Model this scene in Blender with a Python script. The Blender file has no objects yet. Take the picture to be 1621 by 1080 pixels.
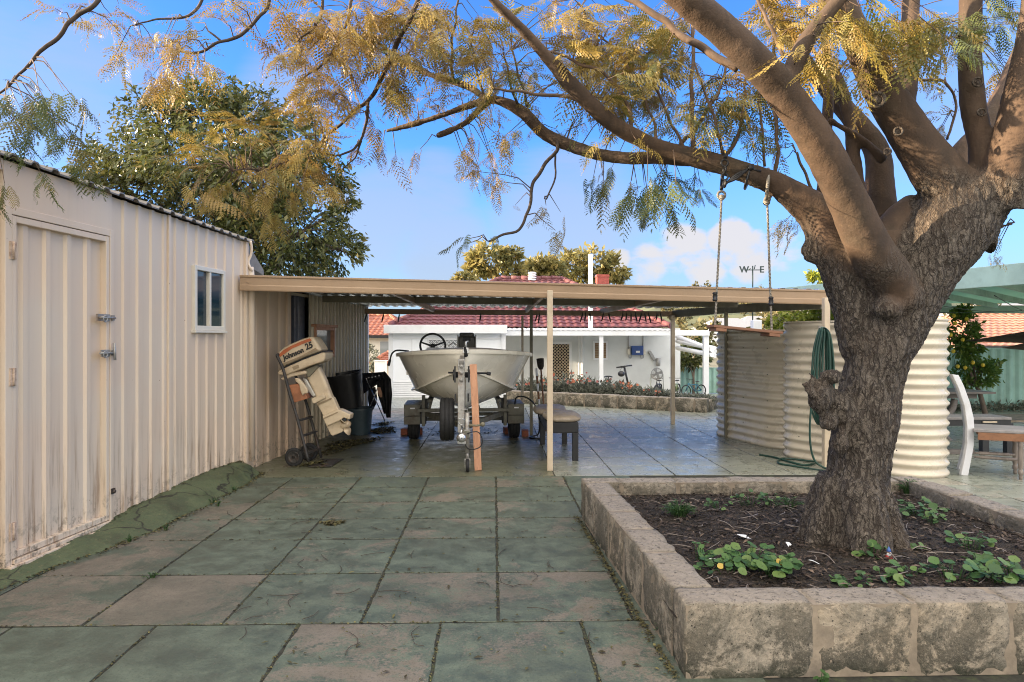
import bpy, bmesh, math, random
import numpy as np
from mathutils import Vector, Matrix, noise as mnoise
random.seed(7); rng = np.random.default_rng(7)
S = bpy.context.scene; COL = S.collection
R = math.radians; PI = math.pi
# ------------------------------------------------------------------ camera model
FPX = 1621*24.0/36.0; CX = 810.5; HOR = 534.0; CAMH = 1.6; YAW = R(1.484)
FW = Vector((math.sin(YAW), math.cos(YAW), 0)); RT = Vector((math.cos(YAW), -math.sin(YAW), 0)); UP = Vector((0, 0, 1))
CAM = Vector((0, 0, CAMH))
def P(px, py, d):            # photo pixel + distance along the view axis -> world point
    px, py, d = float(px), float(py), float(d)
    return CAM + d*(FW + RT*((px-CX)/FPX) + UP*((HOR-py)/FPX))
def PG(px, py, z=0.0):       # photo pixel on the level z
    return P(px, py, (CAMH-z)*FPX/(py-HOR))
def PY(px, py, Y):           # photo pixel on the vertical plane y = Y
    return P(px, py, Y/(FW.y + RT.y*(px-CX)/FPX))
def gz(y):                   # the yard falls towards the house
    return 0.0 if y < 16.8 else (-.05*(y-16.8) if y < 20.5 else max(-.62, -.185-.094*(y-20.5)))
# ------------------------------------------------------------------ object helpers
def tag(o, label=None, cat=None, group=None, kind=None):
    if label: o['label'] = label
    if cat: o['category'] = cat
    if group: o['group'] = group
    if kind: o['kind'] = kind
    return o
def thing(name, label, cat, loc=(0, 0, 0), rz=0.0, group=None):
    o = bpy.data.objects.new(name, None); COL.objects.link(o)
    o.empty_display_size = .1
    o.location = loc; o.rotation_euler = (0, 0, rz)
    return tag(o, label, cat, group)
def world_of(o):
    m = Matrix.LocRotScale(o.location, o.rotation_euler, None)
    return world_of(o.parent) @ m if o.parent else m
def kids(o): return [c for c in list(bpy.data.objects) if c.parent == o]
def copy_tree(o, parent=None):
    c = o.copy(); COL.objects.link(c)
    if parent: c.parent = parent
    for k in kids(o): copy_tree(k, c)
    return c
def unit(v): v = Vector(v); return v.normalized() if v.length > 1e-9 else Vector((0, 0, 1))
def frame(ax):
    ax = unit(ax); ref = Vector((0, 0, 1)) if abs(ax.z) < .9 else Vector((0, 1, 0))
    u = ref.cross(ax).normalized(); return u, ax.cross(u).normalized(), ax
def smooth(pts, k=4):        # catmull-rom through points (any tuple length)
    p = [np.array(q, float) for q in pts]; out = []
    if len(p) == 2: return [p[0]+(p[1]-p[0])*i/k for i in range(k+1)]
    for i in range(len(p)-1):
        a, b, c, d = p[max(i-1, 0)], p[i], p[i+1], p[min(i+2, len(p)-1)]
        for j in range(k):
            t = j/k
            out.append(.5*((2*b)+(c-a)*t+(2*a-5*b+4*c-d)*t*t+(3*b-a-3*c+d)*t**3))
    out.append(p[-1]); return out
class MB:
    def __init__(s): s.v = []; s.f = []; s.sm = []; s.a = []; s.val = 0.0
    def add(s, vs, fs, sm=False):
        b = len(s.v); s.v += [tuple(q) for q in vs]; s.a += [s.val]*len(vs)
        for f in fs: s.f.append(tuple(b+i for i in f)); s.sm.append(sm)
    def box(s, c, d, rot=None):
        M = rot if rot is not None else Matrix.Identity(3)
        c = Vector(c); vs = [c + M @ Vector((x*d[0]/2, y*d[1]/2, z*d[2]/2)) for z in (-1, 1) for y in (-1, 1) for x in (-1, 1)]
        s.add(vs, [(0, 2, 3, 1), (4, 5, 7, 6), (0, 1, 5, 4), (2, 6, 7, 3), (1, 3, 7, 5), (0, 4, 6, 2)])
    def span(s, a, b):
        a = Vector(a); b = Vector(b); s.box((a+b)/2, [abs(x) for x in (b-a)])
    def bar(s, a, b, w, h, up=(0, 0, 1)):   # rectangular bar from a to b
        a = Vector(a); b = Vector(b); ax = (b-a).normalized(); up = Vector(up)
        if abs(ax.dot(up)) > .98: up = Vector((0, 1, 0))
        x = up.cross(ax).normalized(); u = ax.cross(x).normalized()
        M = Matrix((x, u, ax)).transposed(); s.box((a+b)/2, (w, h, (b-a).length), M)
    def tube(s, pts, r, n=8, caps=True, sm=True):
        pts = [Vector(q[:3]) for q in pts]; k = len(pts)
        rr = [r]*k if isinstance(r, (int, float)) else list(r)
        vs = []; fs = []; u = None
        for i, q in enumerate(pts):
            t = unit(pts[min(i+1, k-1)]-pts[max(i-1, 0)])
            if u is None: u = frame(t)[0]
            u = u - t*u.dot(t); u = u.normalized() if u.length > 1e-6 else frame(t)[0]
            w = t.cross(u)
            vs += [q + (u*math.cos(2*PI*j/n)+w*math.sin(2*PI*j/n))*rr[i] for j in range(n)]
        for i in range(k-1):
            for j in range(n):
                j2 = (j+1) % n; fs.append((i*n+j, i*n+j2, (i+1)*n+j2, (i+1)*n+j))
        s.add(vs, fs, sm)
        if caps:
            b = len(s.v)-len(vs)
            s.f.append(tuple(b+j for j in range(n-1, -1, -1))); s.sm.append(False)
            s.f.append(tuple(b+(k-1)*n+j for j in range(n))); s.sm.append(False)
    def lathe(s, c, ax, prof, n=20, sm=True):   # prof: (offset along axis, radius)
        c = Vector(c); u, w, t = frame(ax)
        vs = [c + t*o + (u*math.cos(2*PI*j/n)+w*math.sin(2*PI*j/n))*max(r, 1e-4) for o, r in prof for j in range(n)]
        fs = []
        for i in range(len(prof)-1):
            for j in range(n):
                j2 = (j+1) % n; fs.append((i*n+j, i*n+j2, (i+1)*n+j2, (i+1)*n+j))
        s.add(vs, fs, sm)
    def ring(s, c, ax, R0, r, n=24, m=8):
        c = Vector(c); u, w, t = frame(ax); vs = []; fs = []
        for i in range(n):
            a = 2*PI*i/n; e = u*math.cos(a)+w*math.sin(a)
            for j in range(m):
                b = 2*PI*j/m; vs.append(c + e*(R0+r*math.cos(b)) + t*r*math.sin(b))
        for i in range(n):
            for j in range(m):
                fs.append((i*m+j, ((i+1) % n)*m+j, ((i+1) % n)*m+(j+1) % m, i*m+(j+1) % m))
        s.add(vs, fs, True)
    def prism(s, poly, vec, sm=False):  # poly: 3d points; extruded along vec
        vec = Vector(vec); n = len(poly); a = [Vector(q) for q in poly]; b = [q+vec for q in a]
        s.add(a+b, [tuple(range(n-1, -1, -1)), tuple(range(n, 2*n))]+[(i, (i+1) % n, n+(i+1) % n, n+i) for i in range(n)], sm)
    def ball(s, c, r, n=14, m=8):
        rx, ry, rz = (r, r, r) if isinstance(r, (int, float)) else r
        c = Vector(c); vs = []; fs = []
        for i in range(m+1):
            th = PI*i/m
            for j in range(n):
                ph = 2*PI*j/n; vs.append(c+Vector((rx*math.sin(th)*math.cos(ph), ry*math.sin(th)*math.sin(ph), rz*math.cos(th))))
        for i in range(m):
            for j in range(n): fs.append((i*n+j, (i+1)*n+j, (i+1)*n+(j+1) % n, i*n+(j+1) % n))
        s.add(vs, fs, True)
    def build(s, name, mat, parent=None, bevel=0, seg=2, fix=True, local=False):
        me = bpy.data.meshes.new(name)
        me.from_pydata(s.v, [], s.f); me.polygons.foreach_set('use_smooth', s.sm)
        at = me.attributes.new('v', 'FLOAT', 'POINT'); at.data.foreach_set('value', s.a)
        if parent is not None and not local: me.transform(world_of(parent).inverted())
        if fix:
            bm = bmesh.new(); bm.from_mesh(me); bmesh.ops.recalc_face_normals(bm, faces=bm.faces); bm.to_mesh(me); bm.free()
        me.materials.append(mat)
        o = bpy.data.objects.new(name, me); COL.objects.link(o)
        if parent is not None: o.parent = parent
        if bevel:
            b = o.modifiers.new('b', 'BEVEL'); b.width = bevel; b.segments = seg; b.limit_method = 'ANGLE'; b.angle_limit = R(35)
        return o
def npmesh(name, V, F, mat, parent=None, val=None, smooth_=False, k=4):   # fast mesh from numpy (faces all k-gons)
    me = bpy.data.meshes.new(name); V = np.asarray(V, np.float32); F = np.asarray(F, np.int32)
    if parent is not None:
        m = np.array(world_of(parent).inverted()); V = V @ m[:3, :3].T.astype(np.float32) + m[:3, 3].astype(np.float32)
    me.vertices.add(len(V)); me.vertices.foreach_set('co', V.ravel())
    me.loops.add(F.size); me.loops.foreach_set('vertex_index', F.ravel())
    me.polygons.add(len(F)); me.polygons.foreach_set('loop_start', np.arange(0, F.size, k, dtype=np.int32))
    if smooth_: me.polygons.foreach_set('use_smooth', np.ones(len(F), bool))
    if val is not None:
        at = me.attributes.new('v', 'FLOAT', 'POINT'); at.data.foreach_set('value', np.asarray(val, np.float32))
    me.update(calc_edges=True); me.materials.append(mat)
    o = bpy.data.objects.new(name, me); COL.objects.link(o)
    if parent is not None: o.parent = parent
    return o
# ------------------------------------------------------------------ materials
class NT:
    def __init__(s, name):
        s.m = bpy.data.materials.new(name); s.m.use_nodes = True; s.t = s.m.node_tree; s.n = s.t.nodes
        s.b = s.n['Principled BSDF']; s.tc = s.n.new('ShaderNodeTexCoord'); s.out = s.n['Material Output']
    def L(s, a, b): s.t.links.new(a, b)
    def put(s, sock, v):
        if isinstance(v, bpy.types.NodeSocket): s.L(v, sock)
        elif isinstance(v, (tuple, list)) and len(v) == 3 and sock.type == 'RGBA': sock.default_value = (*v, 1)
        else: sock.default_value = v
    def vec(s, scale=(1, 1, 1), rot=(0, 0, 0), src='Object'):
        m = s.n.new('ShaderNodeMapping'); s.L(s.tc.outputs[src], m.inputs[0]); m.inputs['Scale'].default_value = scale; m.inputs['Rotation'].default_value = rot
        return m.outputs[0]
    def geo(s): g = s.n.new('ShaderNodeNewGeometry'); return g.outputs['Position']
    def noise(s, scale, v=None, det=5, rough=.55, dist=0.0, out='Fac'):
        t = s.n.new('ShaderNodeTexNoise'); t.inputs['Scale'].default_value = scale; t.inputs['Detail'].default_value = det
        t.inputs['Roughness'].default_value = rough; t.inputs['Distortion'].default_value = dist
        s.L(v if v is not None else s.tc.outputs['Object'], t.inputs['Vector']); return t.outputs[out]
    def voro(s, scale, v=None, feat='F1', out='Distance', rnd=1.0):
        t = s.n.new('ShaderNodeTexVoronoi'); t.feature = feat; t.inputs['Scale'].default_value = scale; t.inputs['Randomness'].default_value = rnd
        s.L(v if v is not None else s.tc.outputs['Object'], t.inputs['Vector']); return t.outputs[out]
    def wave(s, scale, v=None, dist=0.0, dirn='X', prof='SIN', det=2):
        t = s.n.new('ShaderNodeTexWave'); t.bands_direction = dirn; t.wave_profile = prof; t.inputs['Scale'].default_value = scale
        t.inputs['Distortion'].default_value = dist; t.inputs['Detail'].default_value = det
        s.L(v if v is not None else s.tc.outputs['Object'], t.inputs['Vector']); return t.outputs['Fac']
    def ramp(s, f, a=.4, b=.6, lo=0.0, hi=1.0):
        m = s.n.new('ShaderNodeMapRange'); m.clamp = True; m.interpolation_type = 'SMOOTHSTEP'
        s.put(m.inputs['Value'], f); m.inputs['From Min'].default_value = a; m.inputs['From Max'].default_value = b
        m.inputs['To Min'].default_value = lo; m.inputs['To Max'].default_value = hi; return m.outputs['Result']
    def mix(s, f, a, b, mode='MIX'):
        m = s.n.new('ShaderNodeMix'); m.data_type = 'RGBA'; m.blend_type = mode; m.clamp_factor = True
        s.put(m.inputs[0], f); s.put(m.inputs[6], a); s.put(m.inputs[7], b); return m.outputs[2]
    def math(s, op, a, b=0.0):
        m = s.n.new('ShaderNodeMath'); m.operation = op; s.put(m.inputs[0], a); s.put(m.inputs[1], b); return m.outputs[0]
    def xyz(s, v):
        x = s.n.new('ShaderNodeSeparateXYZ'); s.L(v, x.inputs[0]); return x.outputs
    def attr(s, name='v'):
        a = s.n.new('ShaderNodeAttribute'); a.attribute_name = name; return a.outputs['Fac']
    def bump(s, h, st=.3, d=.01, prev=None):
        b = s.n.new('ShaderNodeBump'); b.inputs['Strength'].default_value = st; b.inputs['Distance'].default_value = d
        s.put(b.inputs['Height'], h)
        if prev is not None: s.L(prev, b.inputs['Normal'])
        return b.outputs[0]
    def fin(s, col=None, rough=None, metal=None, nrm=None, **kw):
        if col is not None: s.put(s.b.inputs['Base Color'], col)
        if rough is not None: s.put(s.b.inputs['Roughness'], rough)
        if metal is not None: s.put(s.b.inputs['Metallic'], metal)
        if nrm is not None: s.L(nrm, s.b.inputs['Normal'])
        for k, v in kw.items(): s.put(s.b.inputs[k.replace('_', ' ')], v)
        return s.m
def spec(m, v): m.node_tree.nodes['Principled BSDF'].inputs['Specular IOR Level'].default_value = v
def simple(name, c, rough=.6, metal=0.0, var=.15, scale=8, bump=.08, dirt=None, **kw):
    t = NT(name); n = t.noise(scale, det=6, rough=.65)
    c1 = tuple(x*(1-var) for x in c); c2 = tuple(min(x*(1+var), .95) for x in c)
    col = t.mix(t.ramp(n, .3, .7), c1, c2)
    if dirt: col = t.mix(t.ramp(t.noise(scale*.45, det=8, rough=.7), .5, .72), col, dirt)
    rr = t.ramp(t.noise(scale*2.3), .3, .7, max(rough-.1, .02), min(rough+.12, 1))
    return t.fin(col, rr, metal, t.bump(t.noise(scale*6, det=4), bump, .004), **kw)
def leafmat(name, ca, cb, cc, trans=.35, rough=.45):
    t = NT(name); a = t.attr('v')
    col = t.mix(t.ramp(a, 0, .5), ca, cb); col = t.mix(t.ramp(a, .5, 1), col, cc)
    t.fin(col, rough); tr = t.n.new('ShaderNodeBsdfTranslucent'); t.put(tr.inputs[0], col)
    mx = t.n.new('ShaderNodeMixShader'); mx.inputs[0].default_value = trans
    t.L(t.b.outputs[0], mx.inputs[1]); t.L(tr.outputs[0], mx.inputs[2]); t.L(mx.outputs[0], t.out.inputs[0]); return t.m
M = {}
def shed_paint(name, base, pink, dirt):
    t = NT(name); g = t.tc.outputs['Object']; z = t.xyz(t.geo())[2]
    st = t.noise(1.0, t.vec((9, 9, .5)), det=7, rough=.6)
    col = t.mix(t.ramp(t.noise(1.3, det=3), .35, .65), base, pink)
    col = t.mix(t.ramp(st, .55, .85, 0, .3), col, tuple(x*.72 for x in base))
    low = t.ramp(z, .05, 1.25, 1, 0)
    rust = t.math('MULTIPLY', t.ramp(t.noise(1.0, t.vec((16, 16, .9)), det=9, rough=.7), .50, .66), t.math('POWER', low, 1.1))
    col = t.mix(t.math('MULTIPLY', rust, .9), col, dirt)
    str2 = t.math('MULTIPLY', t.ramp(t.noise(1.0, t.vec((22, 22, .35)), det=6, rough=.65), .55, .68), t.ramp(z, .2, 1.5, .6, .05)); col = t.mix(str2, col, (.36, .24, .15))
    dk = t.math('MULTIPLY', t.ramp(t.noise(1.0, t.vec((30, 30, 1.2)), det=8, rough=.75), .56, .66), t.ramp(z, .05, .7, .6, 0)); col = t.mix(dk, col, (.17, .125, .085))
    spl = t.math('MULTIPLY', t.ramp(t.noise(14, det=8, rough=.75), .5, .62), t.ramp(z, .02, .42, 1, 0))
    col = t.mix(t.math('MULTIPLY', spl, .8), col, (.10, .085, .06))
    spk = t.math('MULTIPLY', t.ramp(t.voro(7, feat='F1'), .02, .05, 1, 0), t.ramp(t.noise(3), .5, .6))
    col = t.mix(spk, col, (.16, .07, .03))
    return t.fin(col, t.ramp(st, .3, .8, .38, .62), 0, t.bump(t.noise(30, det=3), .05, .003))
M['shed'] = shed_paint('shed paint', (.62, .515, .40), (.625, .495, .375), (.24, .15, .085))
M['shed_trim'] = shed_paint('trim paint', (.63, .525, .41), (.635, .505, .385), (.28, .17, .10))
M['leanto'] = shed_paint('lean to paint', (.55, .43, .31), (.58, .44, .32), (.32, .20, .12))
M['ribbed'] = shed_paint('ribbed cream paint', (.50, .44, .33), (.53, .46, .35), (.3, .2, .12))
M['fascia'] = simple('fascia beige', (.32, .215, .13), .42, var=.06, scale=2, bump=.02)
M['zinc'] = simple('zinc sheet', (.42, .45, .47), .33, .75, var=.12, scale=3, bump=.03)
M['roofedge'] = simple('weathered roof sheet', (.17, .155, .14), .55, .2, var=.2, scale=5)
M['cream'] = simple('cream post paint', (.54, .44, .32), .45, var=.08, scale=5, dirt=(.4, .3, .2))
M['olive'] = simple('dull olive steel', (.16, .145, .10), .55, .1, var=.15, scale=6)
M['dark'] = simple('black plastic', (.012, .012, .014), .42, var=.2, scale=6, bump=.03)
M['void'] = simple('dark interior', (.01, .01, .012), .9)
M['rubber'] = simple('tyre rubber', (.016, .016, .017), .75, var=.25, scale=20, bump=.15)
M['galv'] = simple('galvanised steel', (.34, .33, .31), .5, .5, var=.18, scale=14, dirt=(.23, .15, .1))
M['trailer'] = simple('trailer olive paint', (.115, .11, .085), .5, .1, var=.2, scale=9, dirt=(.07, .05, .035))
M['hull'] = simple('boat gel coat', (.84, .79, .68), .24, var=.04, scale=1.2, bump=.01, dirt=(.70, .63, .51))
M['deck'] = simple('boat deck paint', (.58, .545, .47), .35, var=.06, scale=3, bump=.03, dirt=(.46, .40, .32))
M['motorgrey'] = simple('motor cowl grey', (.12, .11, .085), .35, var=.1)
M['motorlight'] = simple('motor side silver', (.45, .43, .38), .35, .2, var=.08)
M['motor'] = simple('outboard beige enamel', (.55, .44, .30), .38, var=.08, scale=9, bump=.03, dirt=(.40, .29, .18))
M['orange'] = simple('faded orange stripe', (.42, .11, .035), .4, var=.2, scale=9)
M['brownstripe'] = simple('brown panel', (.27, .20, .12), .4, var=.12)
M['lettering'] = simple('dark lettering', (.02, .018, .016), .45)
M['rail'] = simple('hand truck iron', (.045, .042, .04), .55, .3, var=.3, scale=20, dirt=(.09, .05, .03))
M['redwood'] = simple('reddish board', (.33, .13, .06), .55, var=.25, scale=9)
def wood(name, c1, c2, sc=(3, 3, .35), rough=.6, grain=14):
    t = NT(name); v = t.vec(sc); n = t.noise(grain*.5, v, det=8, rough=.7, dist=.4)
    col = t.mix(t.ramp(n, .3, .7), c1, c2); col = t.mix(t.ramp(t.noise(grain*3, v, det=3), .55, .75, 0, .6), col, tuple(x*.55 for x in c1))
    return t.fin(col, rough, 0, t.bump(n, .25, .004))
M['plank'] = wood('raw pine plank', (.42, .20, .11), (.55, .29, .17))
M['seatwood'] = wood('swing seat wood', (.16, .07, .04), (.26, .12, .06), (.4, 3, 3))
M['chairseat'] = wood('weathered seat', (.17, .155, .15), (.27, .25, .245), (.5, 3, 3))
M['brownwood'] = wood('brown rail wood', (.17, .075, .035), (.24, .11, .05), (.5, 3, 3))
M['legwood'] = wood('grey turned wood', (.16, .13, .11), (.25, .21, .18))
M['greywood'] = wood('grey table wood', (.10, .085, .075), (.17, .15, .135), (.5, 3, 3))
M['white'] = simple('white paint', (.72, .73, .75), .45, var=.03, scale=3, dirt=(.64, .64, .64))
M['whitewall'] = simple('white painted wall', (.84, .86, .89), .6, var=.03, scale=1.2, dirt=(.77, .78, .80))
def brickwall(name, c):
    t = NT(name); br = t.n.new('ShaderNodeTexBrick'); t.L(t.vec((1, 1, 1), (R(90), 0, 0)), br.inputs['Vector'])
    br.inputs['Scale'].default_value = 1; br.inputs['Brick Width'].default_value = .24; br.inputs['Row Height'].default_value = .086
    br.inputs['Mortar Size'].default_value = .006
    col = t.mix(t.ramp(t.noise(1.4, det=6), .35, .7), c, tuple(x*.86 for x in c))
    return t.fin(col, .65, 0, t.bump(br.outputs['Fac'], -.35, .006))
M['whitebrick'] = brickwall('painted brick', (.66, .68, .69))
def tiles(name, c1, c2, c3, row=.30, col_=.22):
    t = NT(name); u = t.xyz(t.geo())
    n = t.noise(3.5, det=6, rough=.7); col = t.mix(t.ramp(n, .3, .65), c1, c2); col = t.mix(t.ramp(t.noise(11, det=4), .58, .7), col, c3)
    return t.fin(col, .7, 0, t.bump(t.noise(20), .2, .01))
M['tile'] = tiles('maroon roof tiles', (.095, .027, .032), (.145, .046, .052), (.21, .13, .12))
M['tile_o'] = tiles('terracotta roof tiles', (.26, .085, .05), (.36, .14, .085), (.40, .2, .14))
M['tile_p'] = tiles('pale terracotta tiles', (.36, .16, .10), (.44, .23, .16), (.48, .30, .22))
M['redbrick'] = simple('chimney brick', (.30, .065, .05), .7, var=.25, scale=12)
M['cream_wall'] = simple('cream rendered wall', (.62, .58, .50), .7, var=.05, scale=1)
def glassy(name, c, c2):
    t = NT(name); z = t.xyz(t.tc.outputs['Generated'])[2]
    return t.fin(t.mix(t.ramp(z, .45, .65), c, c2), .06, 0)
M['pane'] = glassy('window pane', (.015, .035, .045), (.055, .07, .085))
M['pane2'] = glassy('grey window pane', (.20, .22, .22), (.28, .30, .31))
M['screen'] = simple('amber flyscreen', (.30, .23, .14), .6, var=.15, scale=10)
M['greyscreen'] = simple('grey flyscreen', (.26, .27, .28), .6, var=.15, scale=10)
M['blue'] = simple('blue cabinet paint', (.02, .06, .22), .4, var=.08)
M['grey'] = simple('grey plastic', (.30, .30, .30), .5)
M['bike_blue'] = simple('teal bicycle paint', (.02, .10, .14), .35)
M['bike_green'] = simple('green bicycle paint', (.16, .20, .07), .35)
M['bike_grey'] = simple('grey bicycle paint', (.03, .03, .033), .4)
M['tank'] = simple('cream tank steel', (.60, .53, .42), .30, .05, var=.05, scale=2, bump=.01, dirt=(.53, .46, .355))
M['hose'] = simple('dark green hose', (.010, .045, .033), .4, var=.2)
def rope(name, c):
    t = NT(name); w = t.wave(40, t.vec((.6, .6, 1), (.6, 0, 0)), dirn='Z'); col = t.mix(w, tuple(x*.45 for x in c), c)
    return t.fin(col, .85, 0, t.bump(w, .8, .004))
M['rope'] = rope('twisted rope', (.36, .325, .275))
M['gsteel'] = simple('green fence sheet', (.24, .40, .35), .5, var=.1, scale=3, dirt=(.17, .27, .22))
M['gpaint'] = simple('peeling green paint', (.34, .46, .40), .6, var=.12, scale=2.5, dirt=(.20, .28, .24))
M['sail'] = simple('brown shade cloth', (.10, .07, .05), .8)
M['vinyl'] = simple('brown vinyl cushion', (.27, .22, .165), .5, var=.25, scale=10, bump=.2)
M['wetsuit'] = simple('black neoprene', (.010, .010, .012), .6, var=.3, scale=10, bump=.15)
M['skin_patch'] = simple('tan lining', (.5, .28, .18), .7)
M['bin'] = simple('blue grey tub', (.035, .06, .075), .5, var=.15)
M['chrome'] = simple('bright steel', (.5, .5, .5), .25, .9, var=.1)
M['paper'] = simple('white litter', (.78, .78, .78), .7, var=.03)
M['red'] = simple('red paint', (.45, .05, .04), .5); M['gblue'] = simple('gnome blue', (.05, .12, .35), .5); M['gskin'] = simple('gnome skin', (.5, .3, .22), .6)
M['brickred'] = simple('red brick', (.28, .09, .05), .8, var=.25, scale=20, bump=.2)
M['mesh_dark'] = simple('dark hook', (.03, .028, .025), .6)
M['lattice'] = simple('beige lattice', (.50, .40, .27), .6)
M['chairwhite'] = simple('chalky white paint', (.58, .58, .60), .55, var=.06, scale=6, dirt=(.48, .46, .44))
M['rusthinge'] = simple('painted rusty hinge', (.46, .34, .25), .7, var=.35, scale=30, dirt=(.2, .08, .04))
M['brush'] = simple('brush bristle', (.03, .025, .02), .9, var=.4, scale=30)
M['iron'] = simple('dark green iron', (.03, .05, .05), .6)
M['bluedoor'] = simple('blue grey door', (.09, .10, .14), .5, var=.1)
# paving: painted concrete slabs, the green paint worn through to pinkish concrete
def paving(name, ga, gb, bare, dark, wear=(.50, .62), rough=(.45, .75), stain=.5, bst=.35):
    t = NT(name); g = t.geo(); a = t.attr('v')
    of = t.n.new('ShaderNodeVectorMath'); of.operation = 'ADD'; t.L(g, of.inputs[0])
    cb = t.n.new('ShaderNodeCombineXYZ'); t.L(t.math('MULTIPLY', a, 37.0), cb.inputs[0]); t.L(t.math('MULTIPLY', a, 11.0), cb.inputs[1]); t.L(cb.outputs[0], of.inputs[1]); v = of.outputs[0]
    n1 = t.noise(1.6, v, det=9, rough=.68, dist=.6); n2 = t.noise(5, v, det=8, rough=.7, dist=.3); n3 = t.noise(60, v, det=3, rough=.7)
    col = t.mix(t.ramp(n2, .3, .72), ga, gb)
    w = t.math('ADD', n1, t.math('MULTIPLY', t.math('SUBTRACT', a, .5), .26)); w = t.math('ADD', w, t.math('MULTIPLY', t.math('SUBTRACT', n3, .5), .30)); w = t.math('ADD', w, t.math('MULTIPLY', t.math('SUBTRACT', t.noise(14, v, det=8, rough=.8), .5), .42))
    wf = t.ramp(w, wear[0], wear[1])
    col = t.mix(wf, col, t.mix(t.ramp(n2, .35, .65), bare, tuple(x*.8 for x in bare)))
    col = t.mix(t.ramp(t.noise(2.3, g, det=8, rough=.7), .48, .74, 0, stain), col, dark)
    sp = t.ramp(t.voro(95, g), .10, .22, 1, 0); col = t.mix(t.math('MULTIPLY', sp, .45), col, tuple(x*.35 for x in bare))
    col = t.mix(t.math('MULTIPLY', t.ramp(n3, .60, .72), .35), col, tuple(min(1, x*1.5) for x in bare))
    rr = t.ramp(n2, .3, .7, rough[0], rough[1])
    h = t.math('ADD', t.math('MULTIPLY', n3, .6), t.math('MULTIPLY', wf, -.5))
    col = t.mix(t.ramp(t.noise(.9, g, det=4), .40, .66, 0, .45), col, t.mix(.5, dark, ga))
    col = t.mix(t.math('MULTIPLY', t.ramp(t.noise(75, g, det=5, rough=.8), .50, .66), .62), col, tuple(x*.42 for x in ga)); col = t.mix(t.math('MULTIPLY', t.ramp(t.noise(48, g, det=6, rough=.85), .57, .68), .5), col, tuple(x*1.25 for x in bare)); col = t.mix(t.math('MULTIPLY', t.ramp(t.noise(6.5, g, det=9, rough=.8, dist=.5), .54, .70), .55), col, dark)
    return t.fin(col, rr, 0, t.bump(h, bst, .004))
M['pave'] = paving('worn green paving', (.050, .066, .047), (.118, .146, .108), (.18, .152, .118), (.042, .037, .026), (.545, .66))
M['pave_in'] = paving('carport concrete', (.10, .105, .066), (.148, .15, .10), (.25, .185, .125), (.055, .052, .034), (.54, .66), (.24, .55), .6, .12)
M['pave_far'] = paving('teal painted slabs', (.21, .225, .185), (.31, .32, .27), (.36, .33, .27), (.10, .105, .085), (.56, .68), (.18, .46), .45, .10)
spec(M['pave_in'], .4)
M['joint'] = simple('joint soil', (.022, .022, .015), .95, var=.5, scale=20, bump=.3, dirt=(.05, .065, .02))
M['mound'] = paving('green concrete fillet', (.055, .080, .036), (.105, .130, .062), (.27, .16, .09), (.024, .026, .014), (.565, .62), (.5, .8), .85, .7)
def crack_fillet(m):
    nt = m.node_tree; b = nt.nodes['Principled BSDF']; src = b.inputs['Base Color'].links[0].from_socket; g = nt.nodes.new('ShaderNodeNewGeometry')
    n = nt.nodes.new('ShaderNodeTexNoise'); n.inputs['Scale'].default_value = 4; n.inputs['Detail'].default_value = 6; nt.links.new(g.outputs['Position'], n.inputs['Vector'])
    mx = nt.nodes.new('ShaderNodeMix'); mx.data_type = 'VECTOR'; mx.inputs[0].default_value = .22; nt.links.new(g.outputs['Position'], mx.inputs[4]); nt.links.new(n.outputs['Color'], mx.inputs[5])
    v = nt.nodes.new('ShaderNodeTexVoronoi'); v.feature = 'DISTANCE_TO_EDGE'; v.inputs['Scale'].default_value = 1.9; nt.links.new(mx.outputs[1], v.inputs['Vector'])
    r = nt.nodes.new('ShaderNodeMapRange'); r.inputs['From Min'].default_value = .004; r.inputs['From Max'].default_value = .02; r.inputs['To Min'].default_value = 1; r.inputs['To Max'].default_value = 0; nt.links.new(v.outputs['Distance'], r.inputs['Value'])
    c = nt.nodes.new('ShaderNodeMix'); c.data_type = 'RGBA'; nt.links.new(r.outputs[0], c.inputs[0]); nt.links.new(src, c.inputs[6]); c.inputs[7].default_value = (.014, .014, .008, 1); nt.links.new(c.outputs[2], b.inputs['Base Color'])
crack_fillet(M['mound'])
M['land'] = simple('dry ground', (.16, .15, .10), .95, var=.3, scale=.5, dirt=(.10, .11, .06))
M['hill'] = simple('scrubby hillside', (.085, .095, .045), .95, var=.4, scale=.12, dirt=(.15, .125, .07))
def soil():
    t = NT('mulched soil'); n = t.noise(22, det=9, rough=.75); v = t.voro(60, t.vec((1, 1, 1)))
    col = t.mix(t.ramp(n, .35, .7), (.014, .010, .006), (.058, .040, .024)); col = t.mix(t.ramp(t.noise(4, det=5), .52, .7, 0, .6), col, (.06, .04, .028))
    return t.fin(col, .95, 0, t.bump(t.math('ADD', n, v), .9, .03))
M['soil'] = soil()
def chips(name, ca, cb, cc):
    t = NT(name); a = t.attr('v'); col = t.mix(t.ramp(a, 0, .6), ca, cb); col = t.mix(t.ramp(a, .9, 1), col, cc); return t.fin(col, .85)
M['chips'] = chips('bark chips', (.010, .007, .005), (.055, .036, .024), (.17, .12, .085))
M['litter'] = chips('dead leaf litter', (.035, .028, .012), (.085, .075, .025), (.20, .17, .06))
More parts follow.
